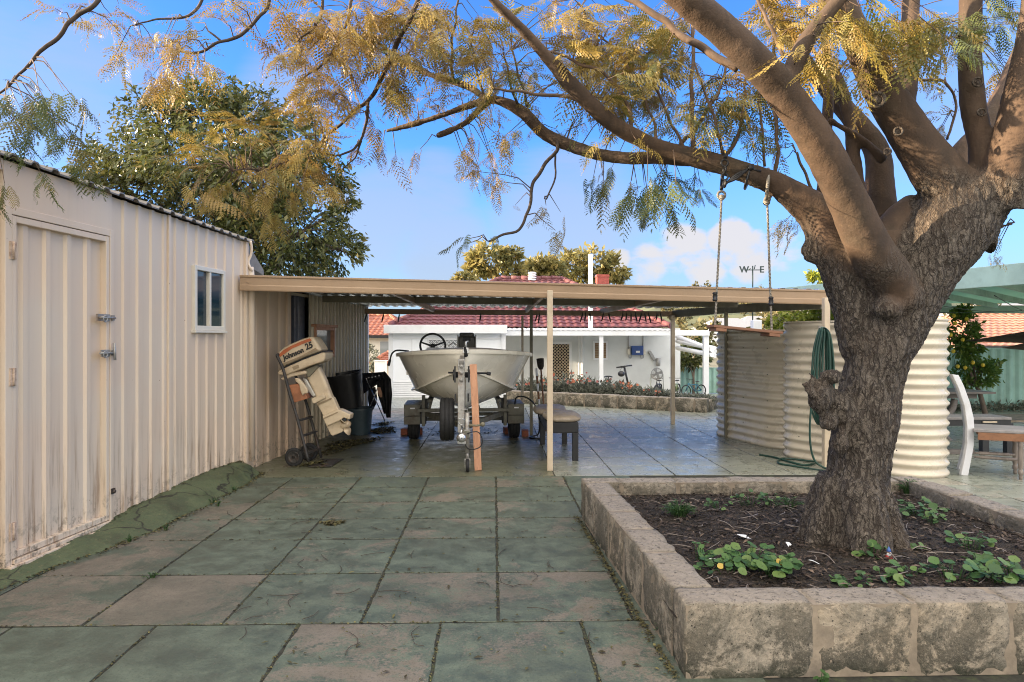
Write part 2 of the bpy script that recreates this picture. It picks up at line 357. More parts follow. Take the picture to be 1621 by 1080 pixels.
def limestone(name):
    t = NT(name); g = t.geo(); n1 = t.noise(2.2, g, det=9, rough=.72); n2 = t.noise(8, g, det=10, rough=.82, dist=.6); n3 = t.noise(34, g, det=8, rough=.8); a = t.attr('v'); z = t.xyz(g)[2]
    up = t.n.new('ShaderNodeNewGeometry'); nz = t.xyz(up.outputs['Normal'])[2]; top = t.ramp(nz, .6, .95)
    col = t.mix(t.ramp(n1, .3, .7), (.46, .36, .25), (.38, .32, .245)); col = t.mix(t.ramp(a, 0, 1, 0, .55), col, (.29, .265, .225))
    col = t.mix(t.ramp(n2, .42, .60, 0, .75), col, (.155, .14, .11))
    d = t.n.new('ShaderNodeVectorMath'); d.operation = 'ADD'; t.L(g, d.inputs[0]); cb = t.n.new('ShaderNodeCombineXYZ'); t.L(t.math('MULTIPLY', a, 9), cb.inputs[0]); t.L(cb.outputs[0], d.inputs[1])
    saw = t.wave(17, t.vec((1, 1, 1), (0, R(52), R(20))), dist=3.5, dirn='X', det=4)
    lich = t.math('ADD', t.noise(3.6, d.outputs[0], det=10, rough=.78, dist=.4), t.math('MULTIPLY', t.math('SUBTRACT', n3, .5), .30)); lich = t.math('ADD', lich, 0.0)
    lich = t.math('MULTIPLY', t.ramp(lich, .43, .53), t.ramp(z, -.02, .40, 1, .55))
    col = t.mix(t.math('MULTIPLY', lich, .88), col, t.mix(n3, (.022, .022, .015), (.062, .056, .040)))
    pits = t.math('MAXIMUM', t.ramp(t.voro(30, t.geo()), .05, .2, 1, 0), t.ramp(t.voro(64, t.geo()), .08, .24, 1, 0)); col = t.mix(t.math('MULTIPLY', pits, t.ramp(n3, .4, .55)), col, (.022, .018, .014)); col = t.mix(t.math('MULTIPLY', t.ramp(t.noise(120, g, det=4, rough=.8), .54, .66), .45), col, (.42, .36, .28))
    col = t.mix(t.math('MULTIPLY', t.ramp(z, -.02, .10, 1, 0), t.ramp(n2, .4, .55)), col, (.030, .034, .018))
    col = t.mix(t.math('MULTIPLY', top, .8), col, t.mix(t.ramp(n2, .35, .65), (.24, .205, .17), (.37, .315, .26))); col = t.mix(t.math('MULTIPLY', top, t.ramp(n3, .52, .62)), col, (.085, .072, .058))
    h = t.math('ADD', t.math('MULTIPLY', t.voro(30, g), .6), t.math('ADD', n2, t.math('MULTIPLY', n3, .5))); h = t.math('ADD', h, t.math('MULTIPLY', t.noise(75, g, det=5, rough=.8), .45))
    return t.fin(col, .95, 0, t.bump(h, .9, .02))
M['lime'] = limestone('limestone block')
M['mortar'] = simple('sandy mortar', (.225, .18, .132), .95, var=.25, scale=9, bump=.5, dirt=(.12, .10, .08))
def bark():
    t = NT('tree bark'); a = t.attr('v')      # v: 1 rough trunk, 0 smooth limb
    d = t.n.new('ShaderNodeTexNoise'); t.L(t.tc.outputs['Object'], d.inputs['Vector']); d.inputs['Scale'].default_value = 9; d.inputs['Detail'].default_value = 4
    mxv = t.n.new('ShaderNodeMix'); mxv.data_type = 'VECTOR'; mxv.inputs[0].default_value = .06; t.L(t.vec((1, 1, .27)), mxv.inputs[4]); t.L(d.outputs['Color'], mxv.inputs[5]); v = mxv.outputs[1]
    def ridge(sc, vv, w): return t.ramp(t.math('ABSOLUTE', t.math('SUBTRACT', t.noise(sc, vv, det=3, rough=.5), .5)), 0, w)
    cr2 = t.noise(36, v, det=8, rough=.75); gr = t.noise(150, t.vec((1, 1, .25)), det=4); crs = t.voro(120, v, 'DISTANCE_TO_EDGE')
    vb = t.vec((1, 1, .55)); plate = t.math('MULTIPLY', ridge(31, v, .085), t.math('ADD', t.math('MULTIPLY', ridge(40, vb, .055), .55), .45)); plate = t.math('MULTIPLY', plate, t.math('ADD', t.math('MULTIPLY', ridge(70, v, .07), .45), .55)); plate = t.math('MULTIPLY', plate, t.math('ADD', t.math('MULTIPLY', cr2, .8), .6))
    tone = t.mix(t.ramp(cr2, .25, .75), (.115, .090, .068), (.215, .178, .142)); tone = t.mix(t.ramp(gr, .45, .75, 0, .5), tone, (.28, .245, .205)); tone = t.mix(t.ramp(crs, .0, .09, .45, 0), tone, (.07, .05, .038))
    rough_c = t.mix(t.ramp(plate, .05, .8), (.036, .026, .019), tone)
    rough_c = t.mix(t.ramp(t.noise(2.6, det=6), .48, .7, 0, .5), rough_c, (.12, .085, .06)); rough_c = t.mix(t.ramp(t.noise(4.5, det=8, rough=.7), .58, .72, 0, .45), rough_c, (.27, .24, .205))
    sm = t.mix(t.ramp(t.noise(3.5, t.vec((1, 1, .4)), det=7, rough=.65), .3, .7), (.038, .023, .014), (.088, .053, .032))
    sm = t.mix(t.ramp(t.noise(7, t.vec((1, 1, .3)), det=8, rough=.7), .50, .72, 0, .75), sm, (.034, .022, .014))
    sm = t.mix(t.ramp(t.noise(11, t.vec((1, 1, .12)), det=7, rough=.7), .50, .68, 0, .55), sm, (.028, .019, .012)); sm = t.mix(t.ramp(t.noise(1.7, det=4), .5, .7, 0, .5), sm, (.058, .045, .026))
    sm = t.mix(t.math('MULTIPLY', t.ramp(t.voro(62), .05, .16, 1, 0), .5), sm, (.06, .038, .028))
    sm = t.mix(t.ramp(t.noise(26, det=6, rough=.8), .56, .68, 0, .35), sm, (.15, .10, .06))
    col = t.mix(a, sm, rough_c)
    h = t.math('ADD', t.math('MULTIPLY', t.math('ADD', plate, t.math('ADD', t.math('MULTIPLY', cr2, .6), t.math('MULTIPLY', gr, .2))), a), t.math('MULTIPLY', t.math('ADD', t.noise(70, det=5), t.noise(22, t.vec((1, 1, .45)), det=6)), .17))
    return t.fin(col, .85, 0, t.bump(h, 1.0, .022))
M['bark'] = bark()
M['twig'] = simple('twig bark', (.09, .058, .038), .85, var=.3, scale=12)
M['twig_dark'] = simple('dark twig bark', (.05, .036, .027), .85, var=.3, scale=12)
M['trunkfar'] = simple('far trunk bark', (.13, .10, .075), .9, var=.3, scale=3)
M['fern'] = leafmat('feathery leaves', (.245, .155, .042), (.33, .245, .06), (.115, .14, .036), .40)
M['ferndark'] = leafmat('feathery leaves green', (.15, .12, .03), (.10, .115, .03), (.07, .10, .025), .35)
M['gum'] = leafmat('glossy tree leaves', (.038, .052, .016), (.095, .108, .028), (.30, .23, .065), .25, .32)
M['gumfar'] = leafmat('far gum leaves', (.14, .15, .06), (.28, .24, .08), (.50, .36, .12), .4)
M['lemon'] = leafmat('lemon tree leaves', (.06, .12, .02), (.13, .20, .035), (.32, .32, .05), .4)
M['gsheet'] = leafmat('translucent green sheet', (.30, .44, .37), (.32, .46, .39), (.34, .48, .41), .6)
M['lime_bush'] = leafmat('sunlit bush leaves', (.14, .19, .025), (.27, .30, .04), (.42, .40, .07), .4)
M['nast'] = leafmat('round garden leaves', (.035, .085, .022), (.075, .155, .04), (.15, .22, .06), .3, .5)
M['nastyel'] = simple('yellowing leaf', (.36, .25, .045), .6)
M['greyleaf'] = leafmat('grey green leaves', (.085, .095, .07), (.16, .17, .13), (.24, .24, .19), .2, .7)
M['flower'] = leafmat('orange flower petals', (.34, .07, .04), (.40, .13, .05), (.28, .09, .085), .2)
M['lemonfruit'] = simple('lemon rind', (.65, .45, .04), .5)
M['scrub'] = leafmat('scrub leaves', (.06, .065, .03), (.14, .12, .05), (.26, .18, .08), .2, .8)
# ------------------------------------------------------------------ ground, paving
mb = MB(); ys = [-30, 2, 16.8, 20.5, 25.2, 60, 110, 170, 900]; xs = [-500, -30, -4, 10, 30, 500]
for y in ys:
    for x in xs: mb.v.append((x, y, gz(y)-.03)); mb.a.append(0)
for i in range(len(ys)-1):
    for j in range(len(xs)-1): k = i*len(xs)+j; mb.f.append((k, k+1, k+len(xs)+1, k+len(xs))); mb.sm.append(False)
mb.build('ground', M['land'], fix=False); tag(bpy.data.objects['ground'], kind='structure')
mb = MB(); mb.span((-4.2, 1.2, -.02), (12, 15.4, -.0035)); tag(mb.build('paving_bed', M['joint']), kind='structure')
def slab(mb, x0, x1, y0, y1, gap=.007, z=0.0):
    mb.val = random.random(); g = gap; c = .002
    t = [random.uniform(-.002, .002) for _ in range(4)]
    X0, X1, Y0, Y1 = x0+g+random.uniform(0, .004), x1-g-random.uniform(0, .004), y0+g+random.uniform(0, .004), y1-g-random.uniform(0, .004)
    n = 9; ring = []
    def edge(a, b):    # slightly ragged edges
        return [(a[0]+(b[0]-a[0])*i/n+random.uniform(-.0045, .0045), a[1]+(b[1]-a[1])*i/n+random.uniform(-.0045, .0045)) for i in range(n)]
    co = [(X0, Y0), (X1, Y0), (X1, Y1), (X0, Y1)]
    for i in range(4): ring += edge(co[i], co[(i+1) % 4])
    cx, cy = (X0+X1)/2, (Y0+Y1)/2; m = len(ring)
    def zz(x, y): u = (x-X0)/(X1-X0); w = (y-Y0)/(Y1-Y0); return z+(t[0]*(1-u)+t[1]*u)*(1-w)+(t[2]*(1-u)+t[3]*u)*w
    bot = [(x, y, -.05) for x, y in ring]; mid = [(x, y, zz(x, y)-c) for x, y in ring]
    top = [(x+(c if x < cx else -c)*min(1, abs(x-cx)/(.49*(X1-X0))), y+(c if y < cy else -c)*min(1, abs(y-cy)/(.49*(Y1-Y0))), zz(x, y)) for x, y in ring]
    fs = [(i, (i+1) % m, m+(i+1) % m, m+i) for i in range(m)]+[(m+i, m+(i+1) % m, 2*m+(i+1) % m, 2*m+i) for i in range(m)]
    mb.add(bot+mid+top, fs+[tuple(range(2*m, 3*m))])
mb = MB(); rows = [1.35, 2.2, 3.05, 3.84, 4.65, 5.44, 6.05, 6.66, 7.30, 7.86]
for i in range(len(rows)-1):
    w, o = (.786, -.30) if i in (2, 0) else (.77, .02)
    for k in range(-6, 3 if rows[i] > 2.9 else 9):
        x0 = o+k*w
        if x0 > .95 and rows[i] > 2.9: continue
        if x0 + w < -3.6: continue
        slab(mb, x0, x0+w, rows[i], rows[i+1])
tag(mb.build('yard_paving', M['pave']), kind='structure')
mb = MB()
for x0, x1 in ((-3.4, -1.07), (-1.07, .70)):
    for y0, y1 in ((7.86, 10.6), (10.6, 13.4), (13.4, 15.4)): slab(mb, x0, x1, y0, y1, .004)
tag(mb.build('carport_floor', M['pave_in']), kind='structure')
mb = MB()
for i in range(20):
    y0 = 7.86+.6*i
    if y0 > 15.2: break
    for k in range(16):
        x0 = .70+.7*k; slab(mb, x0, x0+.7, y0, min(y0+.6, 15.4), .005)
for i in range(8):
    for k in range(12):
        x0 = 3.75+.7*k; y0 = 3.06+.6*i; slab(mb, x0, x0+.7, y0, y0+.6, .005)
tag(mb.build('rear_paving', M['pave_far']), kind='structure')
mb = MB(); mb.v = [(x, y, gz(y)) for y in (15.4, 16.8, 20.5, 25.2, 32) for x in (-14, 14)]; mb.a = [.4]*10; mb.f = [(2*i, 2*i+1, 2*i+3, 2*i+2) for i in range(4)]; mb.sm = [False]*4
tag(mb.build('patio', M['pave_far'], fix=False), kind='structure')
# concrete fillet along the foot of the shed
prof = [(3.2, .20, .03), (4.2, .22, .035), (4.9, .30, .04), (5.35, .42, .05), (5.8, .47, .085), (6.22, .49, .12), (6.9, .46, .15), (7.5, .41, .165), (7.95, .35, .16), (8.12, .28, .13), (8.2, .14, .03)]
mb = MB(); SH = Vector((-3.742, 0, 0)); SRZ = R(-5.285); SHM = Matrix.Translation(SH) @ Matrix.Rotation(SRZ, 4, 'Z')
pr = smooth(prof, 16); nn = 22; vs = []
for s_, w, h in pr:
    for j in range(nn):
        u = j/(nn-1); hz = 1.0*h*(1-u**2.4)*(1-.22*u)
        q = SHM @ Vector((.0+.86*w*u, s_, hz)); q += Vector((0, 0, .014*mnoise.noise(q*3.5)*(1-u)+.011*mnoise.noise(q*9)*(1-u*.7)+.006*mnoise.noise(q*24)+.004*mnoise.noise(q*50)+ (.004 if u < 1 else -.01))); q.x += .05*mnoise.noise(q*3)*u; vs.append(q)
fs = [(i*nn+j, (i+1)*nn+j, (i+1)*nn+j+1, i*nn+j+1) for i in range(len(pr)-1) for j in range(nn-1)]
mb.add(vs, fs, True); tag(mb.build('concrete_fillet', M['mound']), kind='structure')
FILLET_EDGE = [vs[(i+1)*nn-1].copy() for i in range(len(pr))]; FILLET_TOP = [vs[i*nn].copy() for i in range(len(pr))]
# ------------------------------------------------------------------ shed
shed = thing('garden_shed', 'large cream corrugated steel shed with hinged door and small window along the yard', 'shed', SH, SRZ)
def corr(mb, s0, s1, z0, z1, x=0.0, pitch=.2, d=.016, ph=0.0, z1b=None, back=False):
    z1b = z1 if z1b is None else z1b
    pts = []; k = math.floor((s0-ph)/pitch)-1
    while ph+k*pitch < s1+pitch:
        b = ph+k*pitch
        pts += [(b, 0), (b+pitch*.62, 0), (b+pitch*.70, d), (b+pitch*.90, d), (b+pitch*.98, 0)]; k += 1
    def at(s_):
        for (a, h), (b, g) in zip(pts, pts[1:]):
            if a <= s_ <= b: return h+(g-h)*(s_-a)/max(b-a, 1e-6)
        return 0
    L = [(s0, at(s0))]+[q for q in pts if s0 < q[0] < s1]+[(s1, at(s1))]
    vs = []
    for s_, h in L:
        zt = z1+(z1b-z1)*(s_-s0)/(s1-s0); vs += [(x+h, s_, z0), (x+h, s_, zt)]
    mb.add(vs, [(2*i, 2*i+2, 2*i+3, 2*i+1) for i in range(len(L)-1)])
def eave(s): return 2.80-.018*(s-4.7)
D0, D1, SE = 4.745, 5.755, 8.24     # door edges, end of wall
W0, W1, WZ0, WZ1 = 7.09, 7.73, 1.67, 2.34
mb = MB()
corr(mb, .5, D0-.06, .02, eave(2), ph=.06); corr(mb, D1+.045, W0, .02, eave(6), ph=.03, z1b=eave(W0)); corr(mb, W0, W1, .02, WZ0, ph=.03)
corr(mb, W0, W1, WZ1, eave(W0), ph=.03, z1b=eave(W1)); corr(mb, W1, SE, .02, eave(W1), ph=.03, z1b=eave(SE))
# flat lintel over the door, other walls of the building
mb.span((-.02, D0-.06, 2.49), (.022, D1+.045, eave(5.2)))
mb.span((-6.0, .5, .0), (-.05, .56, 2.8)); mb.span((-6.0, SE-.09, 0), (-.05, SE-.03, 2.70)); mb.span((-6.06, .5, 0), (-6.0, SE, 2.7))
mb.add([(-6, .5, 2.8), (-.05, .5, 2.8), (-3, .5, 3.6), (-6, SE-.03, 2.7), (-.05, SE-.03, 2.7), (-3, SE-.03, 3.5)], [(0, 1, 2), (3, 5, 4)])
mb.build('wall', M['shed'], shed, local=True)
mb = MB()
mb.span((-.03, D0-.063, .0), (.036, D0-.004, 2.49)); mb.span((-.03, D1+.004, .0), (.036, D1+.048, 2.49)); mb.span((-.028, D0-.004, 2.435), (.034, D1+.004, 2.49))
mb.span((-.03, D0-.06, .0), (.075, D1+.05, .055)); mb.span((-.01, D0, .055), (.05, D1, .085))

mb.build('door_jamb', M['shed_trim'], shed, bevel=.004, local=True)
for nm_, a_, b_ in (('corner_trim', (.0, SE-.03, .02), (.05, SE+.03, eave(SE))), ('sheet_joint', (.002, 6.62, .02), (.034, 6.66, eave(6.6))), ('eave_trim', (-.005, .5, 2.72), (.02, D0-.06, 2.80))): mb = MB(); mb.span(a_, b_); mb.build(nm_, M['shed_trim'], shed, bevel=.004, local=True)
# roof sheet, ribs running back from the eave
mb = MB(); L = []; k = 0; s_ = .4
while s_ < SE+.1: L += [(s_, 0), (s_+.09, 0), (s_+.115, .026), (s_+.155, .026), (s_+.18, 0)]; s_ += .19
for sg in (0, 1):
    vs = []
    for s_, h in L:
        e = eave(s_)
        a = (.075, s_, e+.012+h) if sg == 0 else (-6.1, s_, e-.03+h)
        b = (-3.0, s_, e+.80+h); vs += [a, b, (a[0], a[1], a[2]-.012), (b[0], b[1], b[2]-.012)]
    n = len(L)
    mb.add(vs, [(4*i, 4*i+4, 4*i+5, 4*i+1) for i in range(n-1)]+[(4*i+2, 4*i+3, 4*i+7, 4*i+6) for i in range(n-1)]+[(4*i, 4*i+2, 4*i+6, 4*i+4) for i in range(n-1)])
mb.build('roof', M['roofedge'], shed, local=True)
# gutter end and down pipe at the far corner
mb = MB(); mb.add([(-.5, SE+.04, 2.46), (.02, SE+.04, 2.46), (.03, SE+.04, 2.74), (-.5, SE+.04, 2.74), (-.5, SE+.34, 2.36), (.10, SE+.34, 2.36), (.10, SE+.34, 2.43), (-.5, SE+.34, 2.43)], [(0, 1, 2, 3), (4, 7, 6, 5), (0, 4, 5, 1), (1, 5, 6, 2), (2, 6, 7, 3), (3, 7, 4, 0)])
mb.build('gutter', M['roofedge'], shed, bevel=.008, local=True)
mb = MB(); mb.tube([(.06, SE+.075, .12), (.06, SE+.075, 2.3), (.045, SE+.07, 2.44)], .042, 12); mb.build('downpipe', M['shed_trim'], shed, local=True)
mb = MB(); mb.tube(smooth([(.085, SE, 2.74), (.09, SE+.02, 2.66), (.075, SE+.03, 2.58), (.05, SE+.02, 2.5), (.07, SE+.02, 2.43), (.09, SE+.05, 2.40)], 4), .016, 8); mb.build('flashing', M['shed_trim'], shed, local=True)
# door
door = MB(); corr(door, D0+.03, D1-.03, .13, 2.39, x=-.018, ph=D0-.02, pitch=.216, d=.020); od = door.build('door', M['shed'], shed, local=True)
mb = MB()
mb.span((-.03, D0, .09), (.032, D0+.04, 2.43)); mb.span((-.03, D1-.04, .09), (.032, D1, 2.43)); mb.span((-.028, D0+.04, .09), (.030, D1-.04, .135)); mb.span((-.028, D0+.04, 2.385), (.030, D1-.04, 2.43))
mb.build('door_frame', M['shed_trim'], od, bevel=.004, local=True)
for z in (.28, 1.33, 2.19):
    mb = MB(); mb.span((.034, D0-.028, z-.06), (.044, D0+.024, z+.06)); mb.tube([(.046, D0-.002, z-.06), (.046, D0-.002, z+.06)], .008, 8); mb.build('hinge', M['rusthinge'], od, local=True)
for z, kk in ((1.76, 0), (1.47, 1)):
    mb = MB(); mb.span((.031, D1-.16+.05*kk, z-.028), (.042, D1-.005, z+.028)); mb.span((.036, D1+.008, z-.022), (.047, D1+.046, z+.022))
    mb.tube([(.055, D1-.15, z), (.055, D1+.04, z)], .009, 8); mb.ring((.058, D1-.09, z-.01), (1, 0, 0), .025, .006, 14, 6)
    if kk: mb.tube([(.06, D1+.02, z+.08), (.066, D1+.02, z-.06)], .011, 8)
    mb.build('bolt', M['galv'], od, local=True)
mb = MB(); mb.span((.035, D1+.01, .30), (.05, D1+.05, .345)); mb.ball((.052, D1+.03, .32), .017, 8, 6); mb.build('latch_bracket', M['rail'], shed, local=True)
# window
win = MB(); a, b, c, d = W0, W1, WZ0, WZ1
win.span((-.03, a, c), (.035, a+.045, d)); win.span((-.03, b-.045, c), (.035, b, d)); win.span((-.03, a+.045, d-.045), (.035, b-.045, d)); win.span((-.03, a+.045, c), (.035, b-.045, c+.05)); win.span((-.02, (a+b)/2-.018, c+.05), (.030, (a+b)/2+.018, d-.045)); win.span((-.02, a-.015, c-.025), (.05, b+.015, c-.001))
ow = win.build('window', M['cream_wall'], shed, bevel=.004, local=True)
mb = MB(); mb.span((-.012, a+.045, c+.05), (-.006, (a+b)/2-.025, d-.045)); mb.build('pane', M['pane'], ow, local=True)
mb = MB(); mb.span((.004, (a+b)/2+.025, c+.05), (.010, b-.045, d-.045)); mb.build('pane', M['pane'], ow, local=True)
# ------------------------------------------------------------------ lean-to wall beside the carport
lean = thing('lean_to_shed', 'tan steel lean-to wall with dark doorway and timber framed window under the carport', 'lean-to', SH, SRZ)
LE = 13.38; O0, O1 = 9.62, 10.30; V0, V1, VZ0, VZ1 = 10.52, 11.42, 1.28, 1.76
mb = MB(); corr(mb, SE+.12, 9.50, .0, 2.30, ph=.02, pitch=.36, d=.022); mb.span((-.02, 9.50, .0), (.03, O0, 2.28)); corr(mb, O0, 10.36, 0, 1.40, ph=.1, pitch=.3, d=.02)
mb.build('front_wall', M['leanto'], lean, local=True)
mb = MB()
corr(mb, O1+.06, V0, 0, 2.26, ph=0, pitch=.17, d=.03); corr(mb, V0, V1, 0, VZ0, ph=0, pitch=.17, d=.03); corr(mb, V0, V1, VZ1, 2.24, ph=0, pitch=.17, d=.03); corr(mb, V1, LE, 0, 2.24, ph=0, pitch=.17, d=.03)
mb.build('wall', M['ribbed'], lean, local=True)
mb = MB(); mb.span((-3.0, SE+.1, 0), (-2.94, LE, 2.2)); mb.span((-2.94, LE-.05, 0), (-.02, LE, 2.2)); mb.span((-2.94, SE+.1, 0), (-.02, SE+.14, 2.25)); mb.span((-2.94, SE+.14, 2.2), (-.02, LE-.05, 2.24))
mb.build('shell', M['ribbed'], lean, local=True)
mb = MB(); mb.span((-.03, LE-.002, 0), (.06, LE+.05, 2.2)); mb.build('corner_trim', M['white'], lean, bevel=.005, local=True)
mb = MB(); mb.span((-.10, 9.95, 1.40), (-.06, O1+.06, 2.24)); mb.span((-.06, 10.05, 1.40), (-.045, 10.09, 2.24)); mb.build('sliding_door', M['bluedoor'], lean, local=True)
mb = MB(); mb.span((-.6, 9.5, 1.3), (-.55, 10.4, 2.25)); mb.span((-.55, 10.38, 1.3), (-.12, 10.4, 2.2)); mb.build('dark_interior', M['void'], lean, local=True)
mb = MB(); a, b, c, d = V0, V1, VZ0, VZ1
mb.span((-.03, a, c), (.06, a+.05, d)); mb.span((-.03, b-.05, c), (.06, b, d)); mb.span((-.03, a+.05, d-.05), (.06, b-.05, d)); mb.span((-.03, a+.05, c), (.06, b-.05, c+.05)); mb.span((-.02, a-.05, d), (.09, b+.05, d+.04))
ow = mb.build('window', M['plank'], lean, bevel=.004, local=True)
mb = MB(); mb.span((-.01, a+.05, c+.05), (-.004, b-.05, d-.05)); mb.build('pane', M['pane2'], ow, local=True)
# ------------------------------------------------------------------ carport
cp = thing('carport', 'low flat carport with long beige fascia and thin posts between shed and water tanks', 'carport', (.6, 8.2, 0))
A = Vector((-2.97, 8.08, 0)); B = Vector((4.18, 8.5, 0))
def FZ(x, lo): u = (x-A.x)/(B.x-A.x); return (2.145-.135*u) if lo else (2.33-.13*u)
prof = [(0, 0), (-.034, .0), (-.038, .012), (-.038, .06), (-.032, .072), (-.032, .15), (-.044, .162), (-.044, .18), (-.02, .185), (0, .185)]   # quad gutter section (depth, height)
mb = MB(); vs = []; n = len(prof)
for q in (A, B):
    for dy, dz in prof: vs.append((q.x, q.y+dy, FZ(q.x, 1)+dz))
mb.add(vs, [(i, i+1, n+i+1, n+i) for i in range(n-1)]+[(n-1, 0, n, 2*n-1), tuple(range(n)), tuple(range(2*n-1, n-1, -1))])
mb.build('fascia', M['fascia'], cp)
mb = MB(); mb.bar((A.x+.1, A.y-.055, FZ(A.x, 1)+.09), (A.x+.105, A.y-.055, FZ(A.x, 1)+.09), .19, .004); mb.build('joint_cover', M['fascia'], cp)
RP = [A, B, Vector((3.72, 10.95, 0)), Vector((3.30, 12.6, 0)), Vector((-2.50, 13.3, 0))]
def RZ(x, y): return 2.255-.016*(y-8)-.012*(x-.5)
# corrugated sheet following x, clipped to the slanting right side
def yr(x): # back edge / right side limit
    if x <= 3.30: return 13.3+(12.6-13.3)*(x+2.5)/5.8
    if x <= 3.72: return 12.6+(10.95-12.6)*(x-3.30)/.42
    return 10.95+(8.5-10.95)*(x-3.72)/.46
mb = MB(); vs = []; n = 0; x = -2.95
while x < 4.14:
    h = .012*(1 if (n//2) % 2 else -1)
    f = 8.1+.42*(x+2.95)/7.15; b = max(yr(x)+.02, f+.01)
    vs += [(x, f, RZ(x, f)+h), (x, b, RZ(x, b)+h)]; x += .03 if n % 2 else .055; n += 1
mb.add(vs, [(2*i, 2*i+2, 2*i+3, 2*i+1) for i in range(n-1)]); o = mb.build('roof_sheet', M['zinc'], cp)
so = o.modifiers.new('s', 'SOLIDIFY'); so.thickness = .003
bm_ = lambda a, b, w, h: (lambda m: (m.bar(a, b, w, h), m.build('beam', M['olive'], cp, bevel=.003)))(MB())
def beamz(x, y, h): return RZ(x, y)-.018-h/2
def beam(x0, y0, x1, y1, w=.05, h=.10, mat='olive', dz=0.0):
    m = MB(); m.bar((x0, y0, beamz(x0, y0, h)+dz), (x1, y1, beamz(x1, y1, h)+dz), w, h); m.build('beam', M[mat], cp, bevel=.003)
beam(-2.62, 10.5, 3.74, 10.42); beam(-2.8, 9.2, 3.95, 9.3, .04, .06, dz=.02)
beam(-1.32, 8.16, -1.15, 12.9, h=.085, mat='fascia', dz=-.018); beam(.64, 8.27, .60, 12.85, h=.085, mat='fascia', dz=-.018); beam(2.35, 8.36, 2.0, 12.70, h=.085, mat='fascia', dz=-.018)
m = MB(); m.bar((-2.5, 13.25, 2.10), (3.30, 12.58, 2.03), .04, .10); m.build('rear_fascia', M['fascia'], cp, bevel=.003)
m = MB(); m.bar((3.32, 12.6, 2.03), (3.74, 10.95, 2.05), .04, .13); m.bar((3.74, 10.93, 2.05), (4.14, 8.52, 2.02), .04, .13); m.build('side_fascia', M['olive'], cp, bevel=.003)
for (px, py, w, ztop, mt) in ((870.5, 745, .068, 2.16, 'cream'), (841, 688, .05, 2.05, 'olive'), (1065, 671.5, .07, 2.0, 'cream'), (1149.5, 693, .05, 2.0, 'olive')):
    q = PG(px, py); m = MB(); m.span((q.x-w/2, q.y-w/2, .0), (q.x+w/2, q.y+w/2, ztop)); m.build('post', M[mt], cp, bevel=.006)
q = P(827, 640, 12.75); m = MB(); m.span((q.x-.022, q.y-.03, 0), (q.x+.022, q.y+.03, 2.0)); m.build('post', M['cream'], cp, bevel=.005)
q = PG(1307.5, 742); m = MB(); m.span((q.x-.035, q.y-.04, 0), (q.x+.035, q.y+.04, 2.08)); m.build('post', M['cream'], cp, bevel=.006)
# small hooks on the rear edge, each hung on its own
hk = None; pegs = [(922, 494), (927, 497), (934, 493), (955, 498), (964, 495), (986, 496), (992, 497), (999, 497), (1006, 494), (1015, 495), (1021, 500), (1027, 500), (1040, 497), (1046, 499), (850, 500), (854, 501), (580, 479), (607, 488), (632, 495), (761, 492)]
for i, (px, py) in enumerate(pegs):
    d = 12.45 if px < 900 else 12.2
    q = P(px, py, d); top = RZ(q.x, q.y)-.12; q.z = 2.0
    m = MB(); L = .10+.05*random.random(); t = random.uniform(-.35, .35)
    m.tube([(0, 0, .05), (0, 0, 0), (t*L*.5, 0, -L*.5), (t*L, .01, -L)], [.004, .012, .015, .008], 6)
    o = m.build('peg', M['mesh_dark'], None, local=True); o.location = q
    tag(o, 'small dark peg hanging along the rear beam of the carport', 'peg', 'pegs hanging under the carport')
m = MB(); q = P(1062.5, 493, 12.3); m.lathe((q.x, q.y, 2.0), (0, 0, -1), [(0, .01), (.02, .04), (.06, .045), (.09, .03), (.10, .002)], 12)
tag(m.build('lamp', M['cream']), 'small round lamp fixed on the cream rear post under the carport roof', 'lamp')
